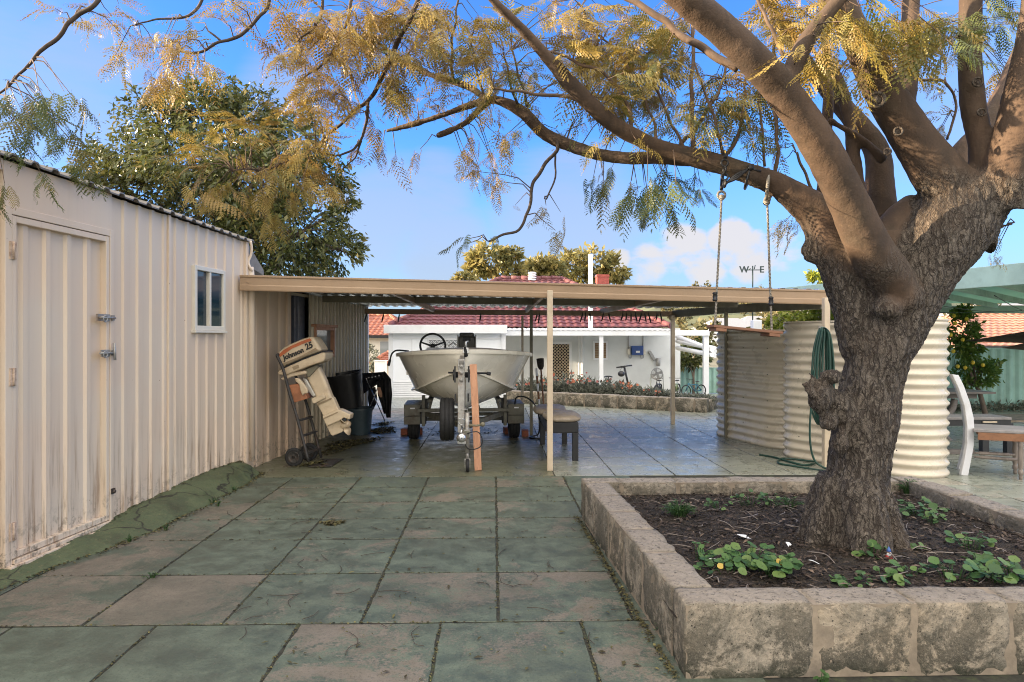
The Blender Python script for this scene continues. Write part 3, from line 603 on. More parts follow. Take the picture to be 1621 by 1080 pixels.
# ------------------------------------------------------------------ limestone planter round the tree
def stone_wall(mb, mort, a, b, th, h, n0, zb=0.0, bl=.49, first=None):
    """course of sawn blocks from a to b (outer face), thickness th to the left of a->b"""
    a = Vector(a); b = Vector(b); ax = (b-a); Ln = ax.length; ax.normalize(); nl = Vector((-ax.y, ax.x, 0))
    s_ = 0; i = 0
    while s_ < Ln-.02:
        l = min((first if (i == 0 and first) else bl*random.uniform(.93, 1.05)), Ln-s_)
        if Ln-s_-l < .1: l = Ln-s_
        mb.val = random.random(); jw = .5*random.uniform(.008, .015); c0 = s_+jw; c1 = s_+l-jw; hz = h+random.uniform(-.006, .006); o = random.uniform(-.004, .004)
        nx, nt, nz = max(2, int((c1-c0)/.035)), max(2, int(th/.035)), max(2, int(h/.035)); vs = {}
        V = []; F = []
        def vid(i_, j_, k_):
            key = (i_, j_, k_)
            if key not in vs:
                p = a+ax*(c0+(c1-c0)*i_/nx)+nl*(o+th*j_/nt)+Vector((0, 0, zb+hz*k_/nz))
                ed = sum(1 for q, m in ((i_, nx), (j_, nt), (k_, nz)) if q in (0, m))
                nrm = Vector(); cc = a+ax*((c0+c1)/2)+nl*(th/2)+Vector((0, 0, zb+h/2)); dv = p-cc
                w = mnoise.noise(p*9)*.006+mnoise.noise(p*27)*.005+mnoise.noise(p*70)*.002-(.007 if ed == 2 else .010 if ed == 3 else 0)*(1+mnoise.noise(p*13))
                if i_ in (0, nx): nrm += ax*(1 if i_ else -1)*.35
                if j_ in (0, nt): nrm += nl*(1 if j_ else -1)
                if k_ == nz: nrm += Vector((0, 0, 1))
                if nrm.length: p = p+nrm.normalized()*w
                vs[key] = len(V); V.append(p)
            return vs[key]
        for i_ in range(nx):
            for k_ in range(nz):
                F.append((vid(i_, 0, k_), vid(i_+1, 0, k_), vid(i_+1, 0, k_+1), vid(i_, 0, k_+1))); F.append((vid(i_, nt, k_), vid(i_, nt, k_+1), vid(i_+1, nt, k_+1), vid(i_+1, nt, k_)))
            for j_ in range(nt): F.append((vid(i_, j_, nz), vid(i_+1, j_, nz), vid(i_+1, j_+1, nz), vid(i_, j_+1, nz)))
        for j_ in range(nt):
            for k_ in range(nz):
                F.append((vid(0, j_, k_), vid(0, j_, k_+1), vid(0, j_+1, k_+1), vid(0, j_+1, k_))); F.append((vid(nx, j_, k_), vid(nx, j_+1, k_), vid(nx, j_+1, k_+1), vid(nx, j_, k_+1)))
        mb.add(V, F, True)
        if False:
            w = .007+.010*random.random()
            q0 = a+ax*(s_-w)-nl*.003; q1 = a+ax*(s_+w)-nl*.003; e = nl*(th+.006); z = Vector((0, 0, zb)); Z = Vector((0, 0, zb+h-.008))
            mort.add([q0+z, q1+z, q1+e+z, q0+e+z, q0+Z, q1+Z, q1+e+Z, q0+e+Z], [(0, 1, 5, 4), (1, 2, 6, 5), (2, 3, 7, 6), (3, 0, 4, 7), (4, 5, 6, 7)])
        s_ += l; i += 1
    if mort is not None:
        q = [a+ax*.012+nl*.006, b-ax*.012+nl*.006, b-ax*.012+nl*(th-.006), a+ax*.012+nl*(th-.006)]; mort.prism([v+Vector((0, 0, zb)) for v in q], (0, 0, h-.010))
PLH = .35
c1 = Vector((.885, 3.17, 0)); c2 = Vector((.77, 6.10, 0)); c3 = Vector((3.78, 6.10, 0)); c4 = Vector((3.90, 3.17, 0))
pl = thing('limestone_planter', 'long low square limestone block planter holding the big swing tree', 'planter', (2.3, 4.6, 0))
T = .215
for nm, a, b, f in (('front_wall', c1, Vector((4.4, 3.17, 0)), .62), ('right_wall', Vector((3.90, 3.39, 0)), c3, None), ('back_wall', c3-Vector((T+.01, 0, 0)), c2, None), ('left_wall', c2-Vector((-.003, T+.01, 0)), c1+Vector((0, T+.005, 0)), None)):
    mb = MB(); mo = MB(); stone_wall(mb, mo, a, b, T, PLH if nm != 'back_wall' else PLH-.004, 0, first=f); w = mb.build(nm, M['lime'], pl)
    mo.build('mortar', M['mortar'], w)
# soil
def soilz(x, y): return .235+.035*math.exp(-((x-2.36)**2+(y-4.44)**2)/.6)+.02*mnoise.noise(Vector((x*2.2, y*2.2, 0)))+.012*mnoise.noise(Vector((x*9, y*9, 3)))
mb = MB(); nx, ny = 110, 104; x0, x1, y0, y1 = .88, 3.90, 3.30, 5.98
for j in range(ny+1):
    for i in range(nx+1):
        x = x0+(x1-x0)*i/nx; y = y0+(y1-y0)*j/ny; mb.v.append((x, y, soilz(x, y))); mb.a.append(0)
for j in range(ny):
    for i in range(nx): k = j*(nx+1)+i; mb.f.append((k, k+1, k+nx+2, k+nx+1)); mb.sm.append(True)
tag(mb.build('soil', M['soil'], fix=False), kind='structure')
def scatter_chips(name, mat, pts, l, w, tz=.02, kind='stuff', up=.35):
    n = len(pts); V = np.zeros((n, 4, 3)); ang = rng.uniform(0, 2*PI, n); ln = rng.uniform(l[0], l[1], n); wd = ln*rng.uniform(w[0], w[1], n); ti = rng.uniform(-up, up, (n, 2))
    ax = np.stack([np.cos(ang), np.sin(ang), ti[:, 0]], 1); sd = np.stack([-np.sin(ang), np.cos(ang), ti[:, 1]], 1); p = np.asarray(pts)
    V[:, 0] = p-ax*ln[:, None]*.5; V[:, 1] = p+sd*wd[:, None]*.5; V[:, 2] = p+ax*ln[:, None]*.5; V[:, 3] = p-sd*wd[:, None]*.5; V[:, 1, 2] += .004; V[:, 3, 2] += .004
    o = npmesh(name, V.reshape(-1, 3), np.arange(4*n).reshape(n, 4), mat, val=np.repeat(rng.uniform(0, 1, n), 4)); return tag(o, kind=kind)
pts = []
for _ in range(9000):
    x = random.uniform(1.08, 3.72); y = random.uniform(3.38, 5.9); pts.append((x, y, soilz(x, y)+random.uniform(.002, .022)))
o = scatter_chips('bark_mulch', M['chips'], pts, (.015, .06), (.15, .5)); tag(o, 'dark shredded bark mulch covering the planter soil', 'mulch')
# ------------------------------------------------------------------ boat and trailer
J = PG(738, 747); BRZ = R(3.0)
boat = thing('motor_boat', 'cream runabout boat with black steering wheel on a trailer under the carport', 'boat', (J.x, J.y, 0), BRZ)
ST = [(.50, .02, 1.425, .015, 1.20, 1.05), (.58, .20, 1.425, .06, 1.165, .90), (.75, .43, 1.415, .17, 1.11, .78), (1.0, .65, 1.40, .36, 1.02, .67), (1.4, .86, 1.375, .56, .91, .60), (1.9, .97, 1.35, .70, .83, .55), (2.5, .985, 1.335, .77, .785, .53), (3.3, .97, 1.32, .78, .77, .53), (4.4, .92, 1.31, .76, .77, .55)]
ST = [tuple(q) for q in smooth(ST, 4)]
def hull_sec(s_):
    y, g, zg, c, zc, zk = s_; pts = [(0, zk)]
    for i in range(1, 5): u = i/4; pts.append((c*u, zk+(zc-zk)*(u**1.08)))
    pts.append((c+min(.045, g*.3), zc-.006)); pts.append((c+min(.05, g*.3), zc+.012)); pts.append((c+.002, zc+.035))
    for i in range(1, 7): u = i/6; pts.append((c+(g-c)*u+.006*math.sin(u*PI), zc+.035+(zg-zc-.035)*u))
    pts += [(g+.022, zg-.035), (g+.03, zg-.02), (g+.03, zg+.012), (g+.01, zg+.02), (g-.03, zg+.014)]
    return [(x, y, z) for x, z in pts]
mb = MB(); secs = []
for s_ in ST:
    h = hull_sec(s_); secs.append([(-x, y, z) for x, y, z in reversed(h[1:])]+h)
n = len(secs[0])
for sec in secs: mb.v += sec; mb.a += [0]*n
for i in range(len(secs)-1):
    for j in range(n-1): mb.f.append((i*n+j, i*n+j+1, (i+1)*n+j+1, (i+1)*n+j)); mb.sm.append(True)
mb.f.append(tuple((len(secs)-1)*n+j for j in range(4, n-4))); mb.sm.append(False)
mb.f.append(tuple(range(n-1, -1, -1))); mb.sm.append(False)
ho = mb.build('hull', M['hull'], boat, local=True); so = ho.modifiers.new('e', 'EDGE_SPLIT'); so.split_angle = R(40)
# foredeck, side decks
mb = MB(); vs = []; fd = [s_ for s_ in ST if s_[0] <= 1.92]; m = 13
for s_ in fd:
    g = max(s_[1]-.02, .004)
    for j in range(m): u = -1+2*j/(m-1); vs.append((g*u, s_[0]+.02, s_[2]+.012+.075*(1-u*u)*min(1, (s_[0]-.45)/1.0)))
mb.add(vs, [(i*m+j, i*m+j+1, (i+1)*m+j+1, (i+1)*m+j) for i in range(len(fd)-1) for j in range(m-1)], True)
y0 = fd[-1][0]; zt = fd[-1][2]
mb.span((-.85, y0+.02, zt-.3), (.85, y0+.04, zt+.0))
mb.build('deck', M['deck'], boat, local=True)
for sx in (-1, 1):
    mb = MB(); vs = []; fd2 = [s_ for s_ in ST if s_[0] >= 1.9]
    for s_ in fd2: vs += [(sx*(s_[1]-.01), s_[0], s_[2]+.014), (sx*(s_[1]-.14), s_[0], s_[2]+.02), (sx*(s_[1]-.14), s_[0], s_[2]-.10)]
    mb.add(vs, [(3*i+j, 3*i+j+1, 3*i+3+j+1, 3*i+3+j) for i in range(len(fd2)-1) for j in range(2)]); mb.build('side_deck', M['deck'], boat, local=True)
if 0: mb.build('side_deck', M['deck'], boat, local=True)
mb = MB(); mb.span((-.80, 4.36, .8), (.80, 4.39, 1.29)); mb.build('transom', M['deck'], boat, bevel=.01, local=True); mb = MB(); mb.span((-.75, 2.9, .95), (.75, 3.25, 1.12)); mb.build('seat', M['deck'], boat, bevel=.01, local=True)
mb = MB(); cw = Vector((-.47, 2.02, 1.475)); ax = Vector((.12, -1, .32)).normalized(); mb.ring(cw, ax, .185, .016, 32, 8)
u, w, t = frame(ax)
for a_ in (.3, PI-.3, -PI/2): mb.tube([cw-t*.03, cw+(u*math.cos(a_)+w*math.sin(a_))*.178], [.018, .012], 6)
mb.tube([cw-t*.03, cw-t*.22], .02, 8); mb.ball(cw-t*.02, .04, 10, 6); mb.build('steering_wheel', M['dark'], boat, local=True)
mb = MB(); mb.span((-.56, 1.93, 1.33), (-.36, 2.02, 1.45)); mb.build('console', M['white'], boat, bevel=.02, local=True)
# outboard at the stern
ob = MB(); ob.tube([(.06, 4.55, 1.28), (.06, 4.55, .55)], [.10, .06], 10); ob.span((-.06, 4.40, 1.10), (.18, 4.52, 1.30)); om = ob.build('outboard_motor', M['motorgrey'], boat, bevel=.01, local=True)
mb = MB(); mb.span((-.10, 4.42, 1.36), (.22, 4.80, 1.62)); mb.span((-.075, 4.43, 1.60), (.195, 4.76, 1.685)); mb.build('cowl', M['motorgrey'], om, bevel=.03, seg=3, local=True)
for sx in (-.118, .206): mb = MB(); mb.span((sx-.012+.016, 4.40, 1.34), (sx+.028+.0, 4.7, 1.64)); mb.build('cowl_side', M['motorlight'], om, bevel=.008, local=True)
if 0: mb.build('cowl_side', M['motorlight'], om, bevel=.008, local=True)
mb = MB(); mb.span((-.01, 4.405, 1.53), (.13, 4.418, 1.60)); mb.span((-.02, 4.405, 1.645), (.14, 4.43, 1.66)); mb.build('badge', M['dark'], om, local=True)
mb = MB(); mb.span((-.14, 4.40, 1.29), (.26, 4.78, 1.36)); mb.build('cowl_base', M['motorlight'], om, bevel=.015, local=True)
# bow fitting and rail ends
mb = MB(); mb.span((-.035, .42, 1.40), (.035, .60, 1.47)); mb.tube([(0, .45, 1.47), (0, .45, 1.54), (.03, .47, 1.55)], .016, 8); mb.build('bow_fitting', M['chrome'], boat, bevel=.004, local=True); mb = MB(); mb.tube([(-.10, .8, 1.49), (-.16, .72, 1.53), (-.22, .8, 1.49)], .008, 6); mb.build('cleat', M['chrome'], boat, bevel=.004, local=True)
mb = MB(); mb.tube(smooth([(-.80, 1.7, 1.40), (-.95, 1.55, 1.415), (-1.02, 1.53, 1.37), (-1.05, 1.53, 1.27), (-1.07, 1.53, 1.20)], 4), [.012]*12+[.02]*5, 8)
tag(mb.build('black_strap', M['wetsuit'], None, local=True), 'black strap draped over the left gunwale of the boat', 'strap'); st_ = bpy.data.objects['black_strap']; st_.location = (J.x, J.y, 0); st_.rotation_euler = (0, 0, BRZ)
# trailer
tr = thing('boat_trailer', 'olive green and galvanised boat trailer with jockey wheel and spare tyre, under the runabout boat', 'trailer', (J.x, J.y, 0), BRZ)
mb = MB()
mb.bar((0, -.02, .44), (0, 1.5, .42), .075, .09); mb.bar((0, 1.5, .42), (0, 4.2, .40), .08, .08)
for sx in (-1, 1): mb.bar((sx*.04, 1.0, .42), (sx*.62, 2.4, .44), .06, .07); mb.bar((sx*.62, 2.4, .44), (sx*.62, 4.3, .44), .06, .07)
for y, z in ((2.2, .50), (2.55, .40), (2.85, .29)): mb.bar((-.70, y, z), (.70, y, z), .05, .05)
for sx in (-1, 1):
    mb.bar((sx*.62, 2.3, .25), (sx*.62, 2.3, .72), .05, .06); mb.bar((sx*.52, 2.2, .64), (sx*.52, 4.2, .66), .07, .05); mb.bar((sx*.55, 2.3, .44), (sx*.50, 2.3, .64), .04, .04)
    mb.bar((sx*.22, 2.25, .50), (sx*.20, 2.25, .57), .05, .05)
mb.build('chassis', M['trailer'], tr, bevel=.004, local=True)
mb = MB(); mb.bar((-.06, .33, .42), (-.055, .42, 1.325), .085, .075); mb.bar((-.055, .36, 1.27), (-.04, .52, 1.35), .06, .05)
for z in (1.07, 1.16, 1.24): mb.lathe((-.055, .285+.09*(z-.42), z), (0, -1, 0), [(0, .026), (.02, .026), (.025, .0)], 8)
mb.build('winch_post', M['galv'], tr, bevel=.006, local=True)
mb = MB(); mb.lathe((-.16, .40, 1.13), (1, 0, 0), [(0, 0), (.0, .07), (.02, .07), (.02, .035), (.19, .035), (.19, .07), (.21, .07), (.21, 0)], 14); mb.bar((-.135, .37, 1.04), (-.135, .37, 1.24), .02, .09); mb.bar((.035, .37, 1.04), (.035, .37, 1.24), .02, .09); mb.bar((-.13, .38, .80), (-.13, .38, .90), .02, .06); mb.bar((.03, .38, .80), (.03, .38, .90), .02, .06)
mb.tube([(-.22, .38, 1.16), (.26, .38, 1.15)], .012, 8); mb.tube([(.26, .38, 1.15), (.31, .38, 1.14)], .022, 8); mb.build('winch', M['dark'], tr, local=True)
mb = MB(); mb.tube([(0, .47, 1.36), (-.01, .42, 1.46), (.01, .42, 1.36)], .02, 8); mb.build('bow_stop', M['rubber'], tr, local=True)
mb = MB(); mb.lathe((-.055, -.06, .42), (0, 1, 0), [(-.10, .01), (-.10, .045), (-.04, .062), (.0, .055), (.12, .04)], 12); mb.box((-.055, -.08, .37), (.10, .12, .03)); mb.tube([(-.06, -.05, .47), (-.05, .08, .53)], .012, 8); mb.ring((-.06, .0, .60), (0, 1, .2), .04, .006, 14, 6); mb.build('coupling', M['chrome'], tr, local=True)
jw = MB(); jw.tube([(.012, .04, .70), (.012, .02, .22)], .027, 12); jw.tube([(.012, .02, .24), (.015, .015, .15)], .019, 10)
for sx in (-.03, .03): jw.bar((.015+sx, .01, .15), (.015+sx, .0, .05), .006, .035)
jw.bar((-.02, .01, .15), (.05, .01, .15), .012, .035, up=(0, 1, 0)); jw.tube([(.012, .04, .70), (.012, .02, .74), (-.06, .0, .74)], .009, 6); jw.span((-.02, -.005, .42), (.05, .06, .50))
jo = jw.build('jockey_stand', M['galv'], tr, local=True)
mb = MB(); mb.lathe((.015-.02, 0, .078), (1, 0, 0), [(0, .03), (0, .065), (.006, .078), (.034, .078), (.04, .065), (.04, .03)], 20); mb.build('wheel', M['rubber'], jo, local=True)
mb = MB(); mb.tube([(.03, -.01, .555), (.12, -.02, .55), (.19, -.02, .56)], .012, 8); mb.ball((.195, -.02, .565), .03, 10, 6); mb.build('handle', M['olive'], jo, local=True)
mb = MB(); mb.tube(smooth([(-.02, .0, .44), (.08, -.05, .48), (.15, -.05, .47), (.19, -.05, .38), (.16, -.05, .30), (.06, -.04, .27), (.0, 0, .30), (-.02, .03, .40)], 5), .007, 6); mb.build('safety_cable', M['dark'], tr, local=True)
def tyre(c, ax, R0, W, parent, local=True, mat='rubber'):
    mb = MB(); h = W/2; mb.lathe(c, ax, [(-h*.7, R0*.60), (-h*.95, R0*.66), (-h, R0*.82), (-h*.92, R0*.93), (-h*.72, R0*.985), (-h*.45, R0), (-.36*h, R0*.99), (-.34*h, R0*.965), (-.26*h, R0*.965), (-.24*h, R0), (.24*h, R0), (.26*h, R0*.965), (.34*h, R0*.965), (.36*h, R0*.99), (h*.45, R0), (h*.72, R0*.985), (h*.92, R0*.93), (h, R0*.82), (h*.95, R0*.66), (h*.7, R0*.60)], 36); return mb.build('tyre', M[mat], parent, local=local)
def wheel(c, R0, W, name='wheel'):
    mb = MB(); h = W/2; mb.lathe(c, (1, 0, 0), [(-h*.6, R0*.12), (-h*.5, R0*.45), (-h*.7, R0*.60), (h*.7, R0*.60), (h*.5, R0*.45), (h*.6, R0*.12)], 24); w = mb.build(name, M['galv'], tr, local=True); tyre(c, (1, 0, 0), R0, W, w); return w
wheel((-.235, .62, .555), .275, .185, 'spare_wheel')
mb = MB(); mb.bar((-.235, .62, .555), (-.03, .45, .60), .04, .04); mb.build('spare_bracket', M['galv'], tr, local=True)
for sx in (-1, 1):
    wheel((sx*.79, 2.72, .255), .255, .17)
    mb = MB(); x = sx*.795
    mb.span((x-.125, 2.34, .27), (x+.125, 2.40, .395)); mb.span((x-.125, 2.36, .40), (x+.125, 2.44, .575)); mb.span((x-.125, 2.44, .535), (x+.125, 3.05, .575)); mb.span((x-.12, 3.05, .3), (x+.12, 3.09, .575))
    g = mb.build('mudguard', M['trailer'], tr, bevel=.006, local=True)
    mb = MB(); mb.span((x-.03, 2.352, .505), (x+.04, 2.358, .525)); mb.build('reflector', M['white'], g, local=True)
    mb = MB(); mb.span((sx*.64-.06, 2.38, .36), (sx*.64+.06, 2.5, .42)); mb.bar((sx*.62, 2.42, .32), (sx*.60, 2.42, .66), .10, .05); mb.bar((sx*.60, 2.8, .255), (sx*.72, 2.8, .255), .06, .06); mb.build('spring_hanger', M['dark'], tr, local=True)
# brick chocks, plank, cable
for px, py, n_ in ((642, 687.5, 'outer side of the left trailer tyre'), (663, 687, 'inner side of the left trailer tyre'), (803, 686, 'inner side of the right trailer tyre'), (831, 690, 'outer side of the right trailer tyre')):
    q = PG(px, py); m = MB(); m.box((0, 0, .05), (.11, .2, .10)); o = m.build('brick', M['brickred'], None, bevel=.005, local=True); o.location = q; o.rotation_euler = (0, 0, random.uniform(-.2, .2)); tag(o, 'red brick used as a wheel chock on the '+n_, 'brick', 'brick wheel chocks')
a = PG(757, 745); b = P(749, 577, 8.33); m = MB(); m.bar((a.x, a.y, .002), b, .085, .035, up=(0, 1, 0)); tag(m.build('timber_plank', M['plank'], None, bevel=.002), 'raw pinkish timber plank leaning upright against the boat winch post', 'plank')
m = MB(); m.tube(smooth([P(815, 640, 10.4), P(818, 629, 10.3), P(832, 629, 10.2), P(846, 640, 10.1), P(853, 660, 10.1), P(853, 685, 10.2), PG(846, 690, .01), PG(838, 693, .01), PG(855, 694, .01), PG(862, 688, .01)], 5), .012, 6); tag(m.build('black_cable', M['dark'], None), 'black cable looping from the right mudguard down to the carport floor', 'cable')
# ------------------------------------------------------------------ hand truck and loose outboard motor
q0 = PG(495, 738)
ht = thing('hand_truck', 'old dark iron hand truck leaning by the tan wall under the outboard motor', 'hand truck', (q0.x, q0.y, 0))
def C(X, Y): return 440+X/5.4, 520+Y/5.4
dn, df, dm = 8.42, 8.86, 8.66
mb = MB(); r1 = [P(*C(-8, 225), dn), P(*C(0, 250), dn), P(*C(45, 350), dn), P(*C(95, 540), dn), P(*C(165, 770), dn), P(*C(262, 1140), dn-.02)]
r2 = [P(*C(75, 215), df), P(*C(100, 270), df), P(*C(150, 400), df), P(*C(180, 520), df), P(*C(240, 630), df), P(*C(370, 1105), df)]
mb.tube(smooth(r1, 5), .019, 8); mb.tube(smooth(r2, 5), .019, 8)
for (a, b, c, d) in ((178, 788, 288, 757), (207, 920, 325, 880), (240, 1068, 355, 1030)): mb.bar(P(*C(a, b), dn), P(*C(c, d), df), .045, .02)
mb.tube([r1[0], r2[0]], .015, 8); mb.build('frame', M['rail'], ht)
mb = MB(); a = P(*C(262, 1140), dn-.02); b = P(*C(370, 1105), df); e = Vector((.30, .0, 0)); mb.prism([(a.x, a.y-.03, .012), (b.x, b.y+.03, .012), (b.x+.28, b.y+.03, .012), (a.x+.28, a.y-.03, .012)], (0, 0, .008)); mb.build('toe_plate', M['rail'], ht)
for px, py, nm in ((465.5, 726, 0), (489, 716, 1)):
    d = (8.46, 8.84)[nm]; c = P(px, py, d); c.z = .115; mb = MB(); mb.lathe(c, (.1, 1, 0), [(-.02, .02), (-.015, .06), (-.03, .075), (.03, .075), (.015, .06), (.02, .02)], 20); w = mb.build('wheel', M['rail'], ht)
    tyre(c, (.1, 1, 0), .115, .05, w, local=False)
mb = MB(); a = P(465.5, 726, 8.46); a.z = .115; b = P(489, 716, 8.84); b.z = .115; mb.tube([a, b], .012, 8); mb.bar(a, P(*C(225, 1000), dn), .03, .012); mb.bar(b, P(*C(345, 1010), df), .03, .012); mb.build('axle', M['rail'], ht)
mb = MB(); mb.prism([P(*C(x, y), 8.52) for x, y in ((95, 485), (200, 470), (252, 600), (140, 635))], FW*.26); mb.build('mounting_board', M['redwood'], ht, bevel=.004)
om = thing('outboard_motor', 'worn beige outboard motor with orange striped cowl, tilted on the hand truck', 'outboard motor', (q0.x, q0.y+.1, .4))
def outl(name, pts, d, th, mat, par, bev=.02, seg=3):
    m = MB(); m.prism([P(*C(x, y), d-th/2) for x, y in pts], FW*th); return m.build(name, M[mat], par, bevel=bev, seg=seg)
cw = outl('cowl', [(-12, 235), (5, 200), (45, 165), (95, 138), (200, 92), (283, 68), (305, 78), (345, 135), (378, 190), (200, 258), (40, 330), (15, 328), (-8, 280)], dm, .34, 'motor', om, .035, 4)
outl('stripe', [(4, 226), (50, 184), (110, 150), (200, 110), (272, 84), (288, 104), (220, 130), (120, 172), (18, 244)], dm-.172, .012, 'orange', cw, 0)
outl('panel', [(40, 300), (190, 238), (318, 168), (342, 186), (200, 246), (52, 316)], dm-.172, .012, 'brownstripe', cw, 0)
lc = outl('lower_cowl', [(-5, 372), (25, 350), (60, 330), (205, 266), (385, 196), (408, 212), (402, 262), (385, 284), (270, 322), (90, 392), (35, 404), (5, 398)], dm, .37, 'motor', om, .03, 3)
outl('seam', [(40, 336), (200, 264), (385, 191), (402, 196), (404, 206), (384, 203), (205, 272), (45, 344)], dm, .385, 'dark', om, .004, 1)
outl('badge', [(120, 330), (172, 310), (182, 335), (135, 355)], dm-.187, .008, 'brownstripe', lc, 0)
outl('tiller_bracket', [(18, 432), (60, 400), (130, 372), (238, 362), (246, 388), (180, 402), (120, 414), (40, 446)], dm-.12, .06, 'motor', om, .015)
outl('powerhead', [(235, 350), (330, 312), (345, 330), (262, 420), (238, 400)], dm, .22, 'olive', om, .01)
outl('clamp', [(140, 424), (178, 428), (215, 470), (250, 520), (252, 556), (222, 560), (208, 578), (192, 540), (180, 480), (150, 455)], dm-.14, .05, 'motor', om, .012)
outl('clamp', [(140, 424), (178, 428), (215, 470), (250, 520), (252, 556), (222, 560), (208, 578), (192, 540), (180, 480), (150, 455)], dm+.14, .05, 'motor', om, .012)
outl('swivel_bracket', [(205, 420), (242, 430), (325, 575), (300, 590), (250, 530)], dm, .12, 'motorlight', om, .015)
outl('midsection', [(258, 345), (345, 318), (400, 430), (458, 582), (466, 612), (352, 668), (318, 578), (246, 428)], dm, .13, 'motor', om, .03, 3)
outl('exhaust_box', [(284, 602), (380, 558), (400, 572), (404, 596), (310, 646), (292, 640)], dm-.05, .12, 'motor', om, .014)
outl('lower_leg', [(328, 640), (452, 580), (476, 600), (522, 705), (395, 765), (362, 700)], dm, .112, 'motor', om, .012)
outl('joint_band', [(330, 650), (455, 592), (462, 602), (336, 662)], dm, .137, 'brownstripe', om, .003, 1)
outl('cavitation_plate', [(378, 752), (395, 742), (508, 694), (535, 700), (620, 738), (612, 782), (560, 762), (530, 788), (415, 838), (404, 815)], dm, .19, 'motor', om, .012)
outl('plate_edge', [(382, 770), (508, 712), (512, 722), (386, 780)], dm, .198, 'brownstripe', om, 0)
outl('gearcase', [(402, 815), (528, 770), (562, 878), (540, 892), (462, 922), (445, 900)], dm, .075, 'motor', om, .014)
mb = MB(); hc = P(*C(548, 835), dm); ax = (P(*C(600, 815), dm)-hc).normalized(); mb.lathe(hc, ax, [(-.03, .02), (0, .05), (.10, .042), (.12, .01)], 14)
u, w, t = frame(ax)
for k in range(3):
    a_ = k*2*PI/3+.35; e = u*math.cos(a_)+w*math.sin(a_); f = t.cross(e); vs = []
    for i in range(6):
        rr = .04+.10*i/5; wd = .055*math.sin(PI*(.22+.70*i/5)); tw = (.9-.6*i/5)
        g = f*math.cos(tw)+t*math.sin(tw); vs += [hc+t*.05+e*rr-g*wd, hc+t*.05+e*rr+g*wd]
    mb.add(vs, [(2*i, 2*i+1, 2*i+3, 2*i+2) for i in range(5)], True)
pr_ = mb.build('propeller', M['motor'], om); s_ = pr_.modifiers.new('s', 'SOLIDIFY'); s_.thickness = .006
def text(body, size, origin, xdir, zdir, mat, par, name='lettering', ext=.002, sx=1.0, shear=0.0):
    cu = bpy.data.curves.new('t', 'FONT'); cu.body = body; cu.size = size; cu.extrude = ext; cu.align_x = 'CENTER'; cu.shear = shear; cu.offset = .0035
    o = bpy.data.objects.new('t', cu); COL.objects.link(o); dg = bpy.context.evaluated_depsgraph_get(); me = bpy.data.meshes.new_from_object(o.evaluated_get(dg)); bpy.data.objects.remove(o)
    x = Vector(xdir).normalized(); y = Vector(zdir); y = (y-x*y.dot(x)).normalized(); z = x.cross(y)
    Mx = Matrix((x*sx, y, z)).transposed().to_4x4(); Mx.translation = Vector(origin); me.transform(Mx)
    me.transform(world_of(par).inverted()); me.name = name; me.materials.clear(); me.materials.append(M[mat]); t = bpy.data.objects.new(name, me); COL.objects.link(t); t.parent = par; return t
def motor_text(body, ax_, ay, bx, by, size, sx):
    a = P(*C(ax_, ay), dm-.180); b = P(*C(bx, by), dm-.180); text(body, size, (a+b)/2, b-a, UP, 'lettering', cw, sx=sx, shear=.15)
motor_text('Johnson', 42, 276, 232, 196, .085, .98); motor_text('25', 240, 186, 302, 158, .105, .92)
# ------------------------------------------------------------------ tubs, rack and wetsuit by the lean-to wall
def tub(o, mat, w0, w1, dp0, dp1, h, th=.012, name='tub_body'):
    m = MB(); L = [(w0, dp0, 0), (w1, dp1, h), (w1+.05, dp1+.05, h), (w1+.05, dp1+.05, h+.03), (w1-.02, dp1-.02, h+.03), (w1-.03, dp1-.03, h-.02), (w0-.03, dp0-.03, .02)]
    vs = []; K = 24
    for w, d, z in L:
        for j in range(K):
            a_ = 2*PI*j/K; ca, sa = math.cos(a_), math.sin(a_); p_ = 3.2; rr = (abs(ca)**p_+abs(sa)**p_)**(-1/p_); vs.append((w/2*ca*rr, d/2*sa*rr, z))
    fs = [(i*K+j, i*K+(j+1) % K, (i+1)*K+(j+1) % K, (i+1)*K+j) for i in range(len(L)-1) for j in range(K)]+[tuple(range(K-1, -1, -1)), tuple((len(L)-1)*K+j for j in range(K))]
    m.add(vs, fs, True); q = m.build(name, M[mat], o, local=True); e = q.modifiers.new('e', 'EDGE_SPLIT'); e.split_angle = R(50)
qb = P(571, 668, 11.35); b1 = thing('blue_grey_bin', 'blue grey plastic tub standing on the carport floor under the larger black tub', 'tub', (qb.x, qb.y, 0)); tub(b1, 'bin', .30, .37, .42, .5, .40)
qb = P(552, 625, 11.28); b2 = thing('black_tub', 'large black plastic tub tilted on top of the blue grey tub', 'tub', (qb.x+.02, qb.y, .445)); tub(b2, 'dark', .42, .52, .45, .58, .54); b2.rotation_euler = (R(4), R(-9), 0)
rk = thing('drying_rack', 'folding metal drying rack with crossed legs, draped in black wet gear', 'drying rack', (P(592, 640, 12.2).x, P(592, 640, 12.2).y, 0))
mb = MB(); d = 12.1
for dd in (11.9, 12.6):
    mb.tube([P(580, 600, dd), PG(612, 0, 0) if 0 else P(610, 668, dd)], .009, 6); mb.tube([P(605, 595, dd), P(577, 668, dd)], .009, 6)
for px, py in ((580, 600), (605, 595), (577, 668), (610, 668)): mb.tube([P(px, py, 11.9), P(px, py, 12.6)], .009, 6)
for px in (584, 589, 594, 600): mb.tube([P(px, 599-(px-580)*.2, 11.9), P(px, 599-(px-580)*.2, 12.6)], .006, 6)
mb.build('frame', M['chrome'], rk)
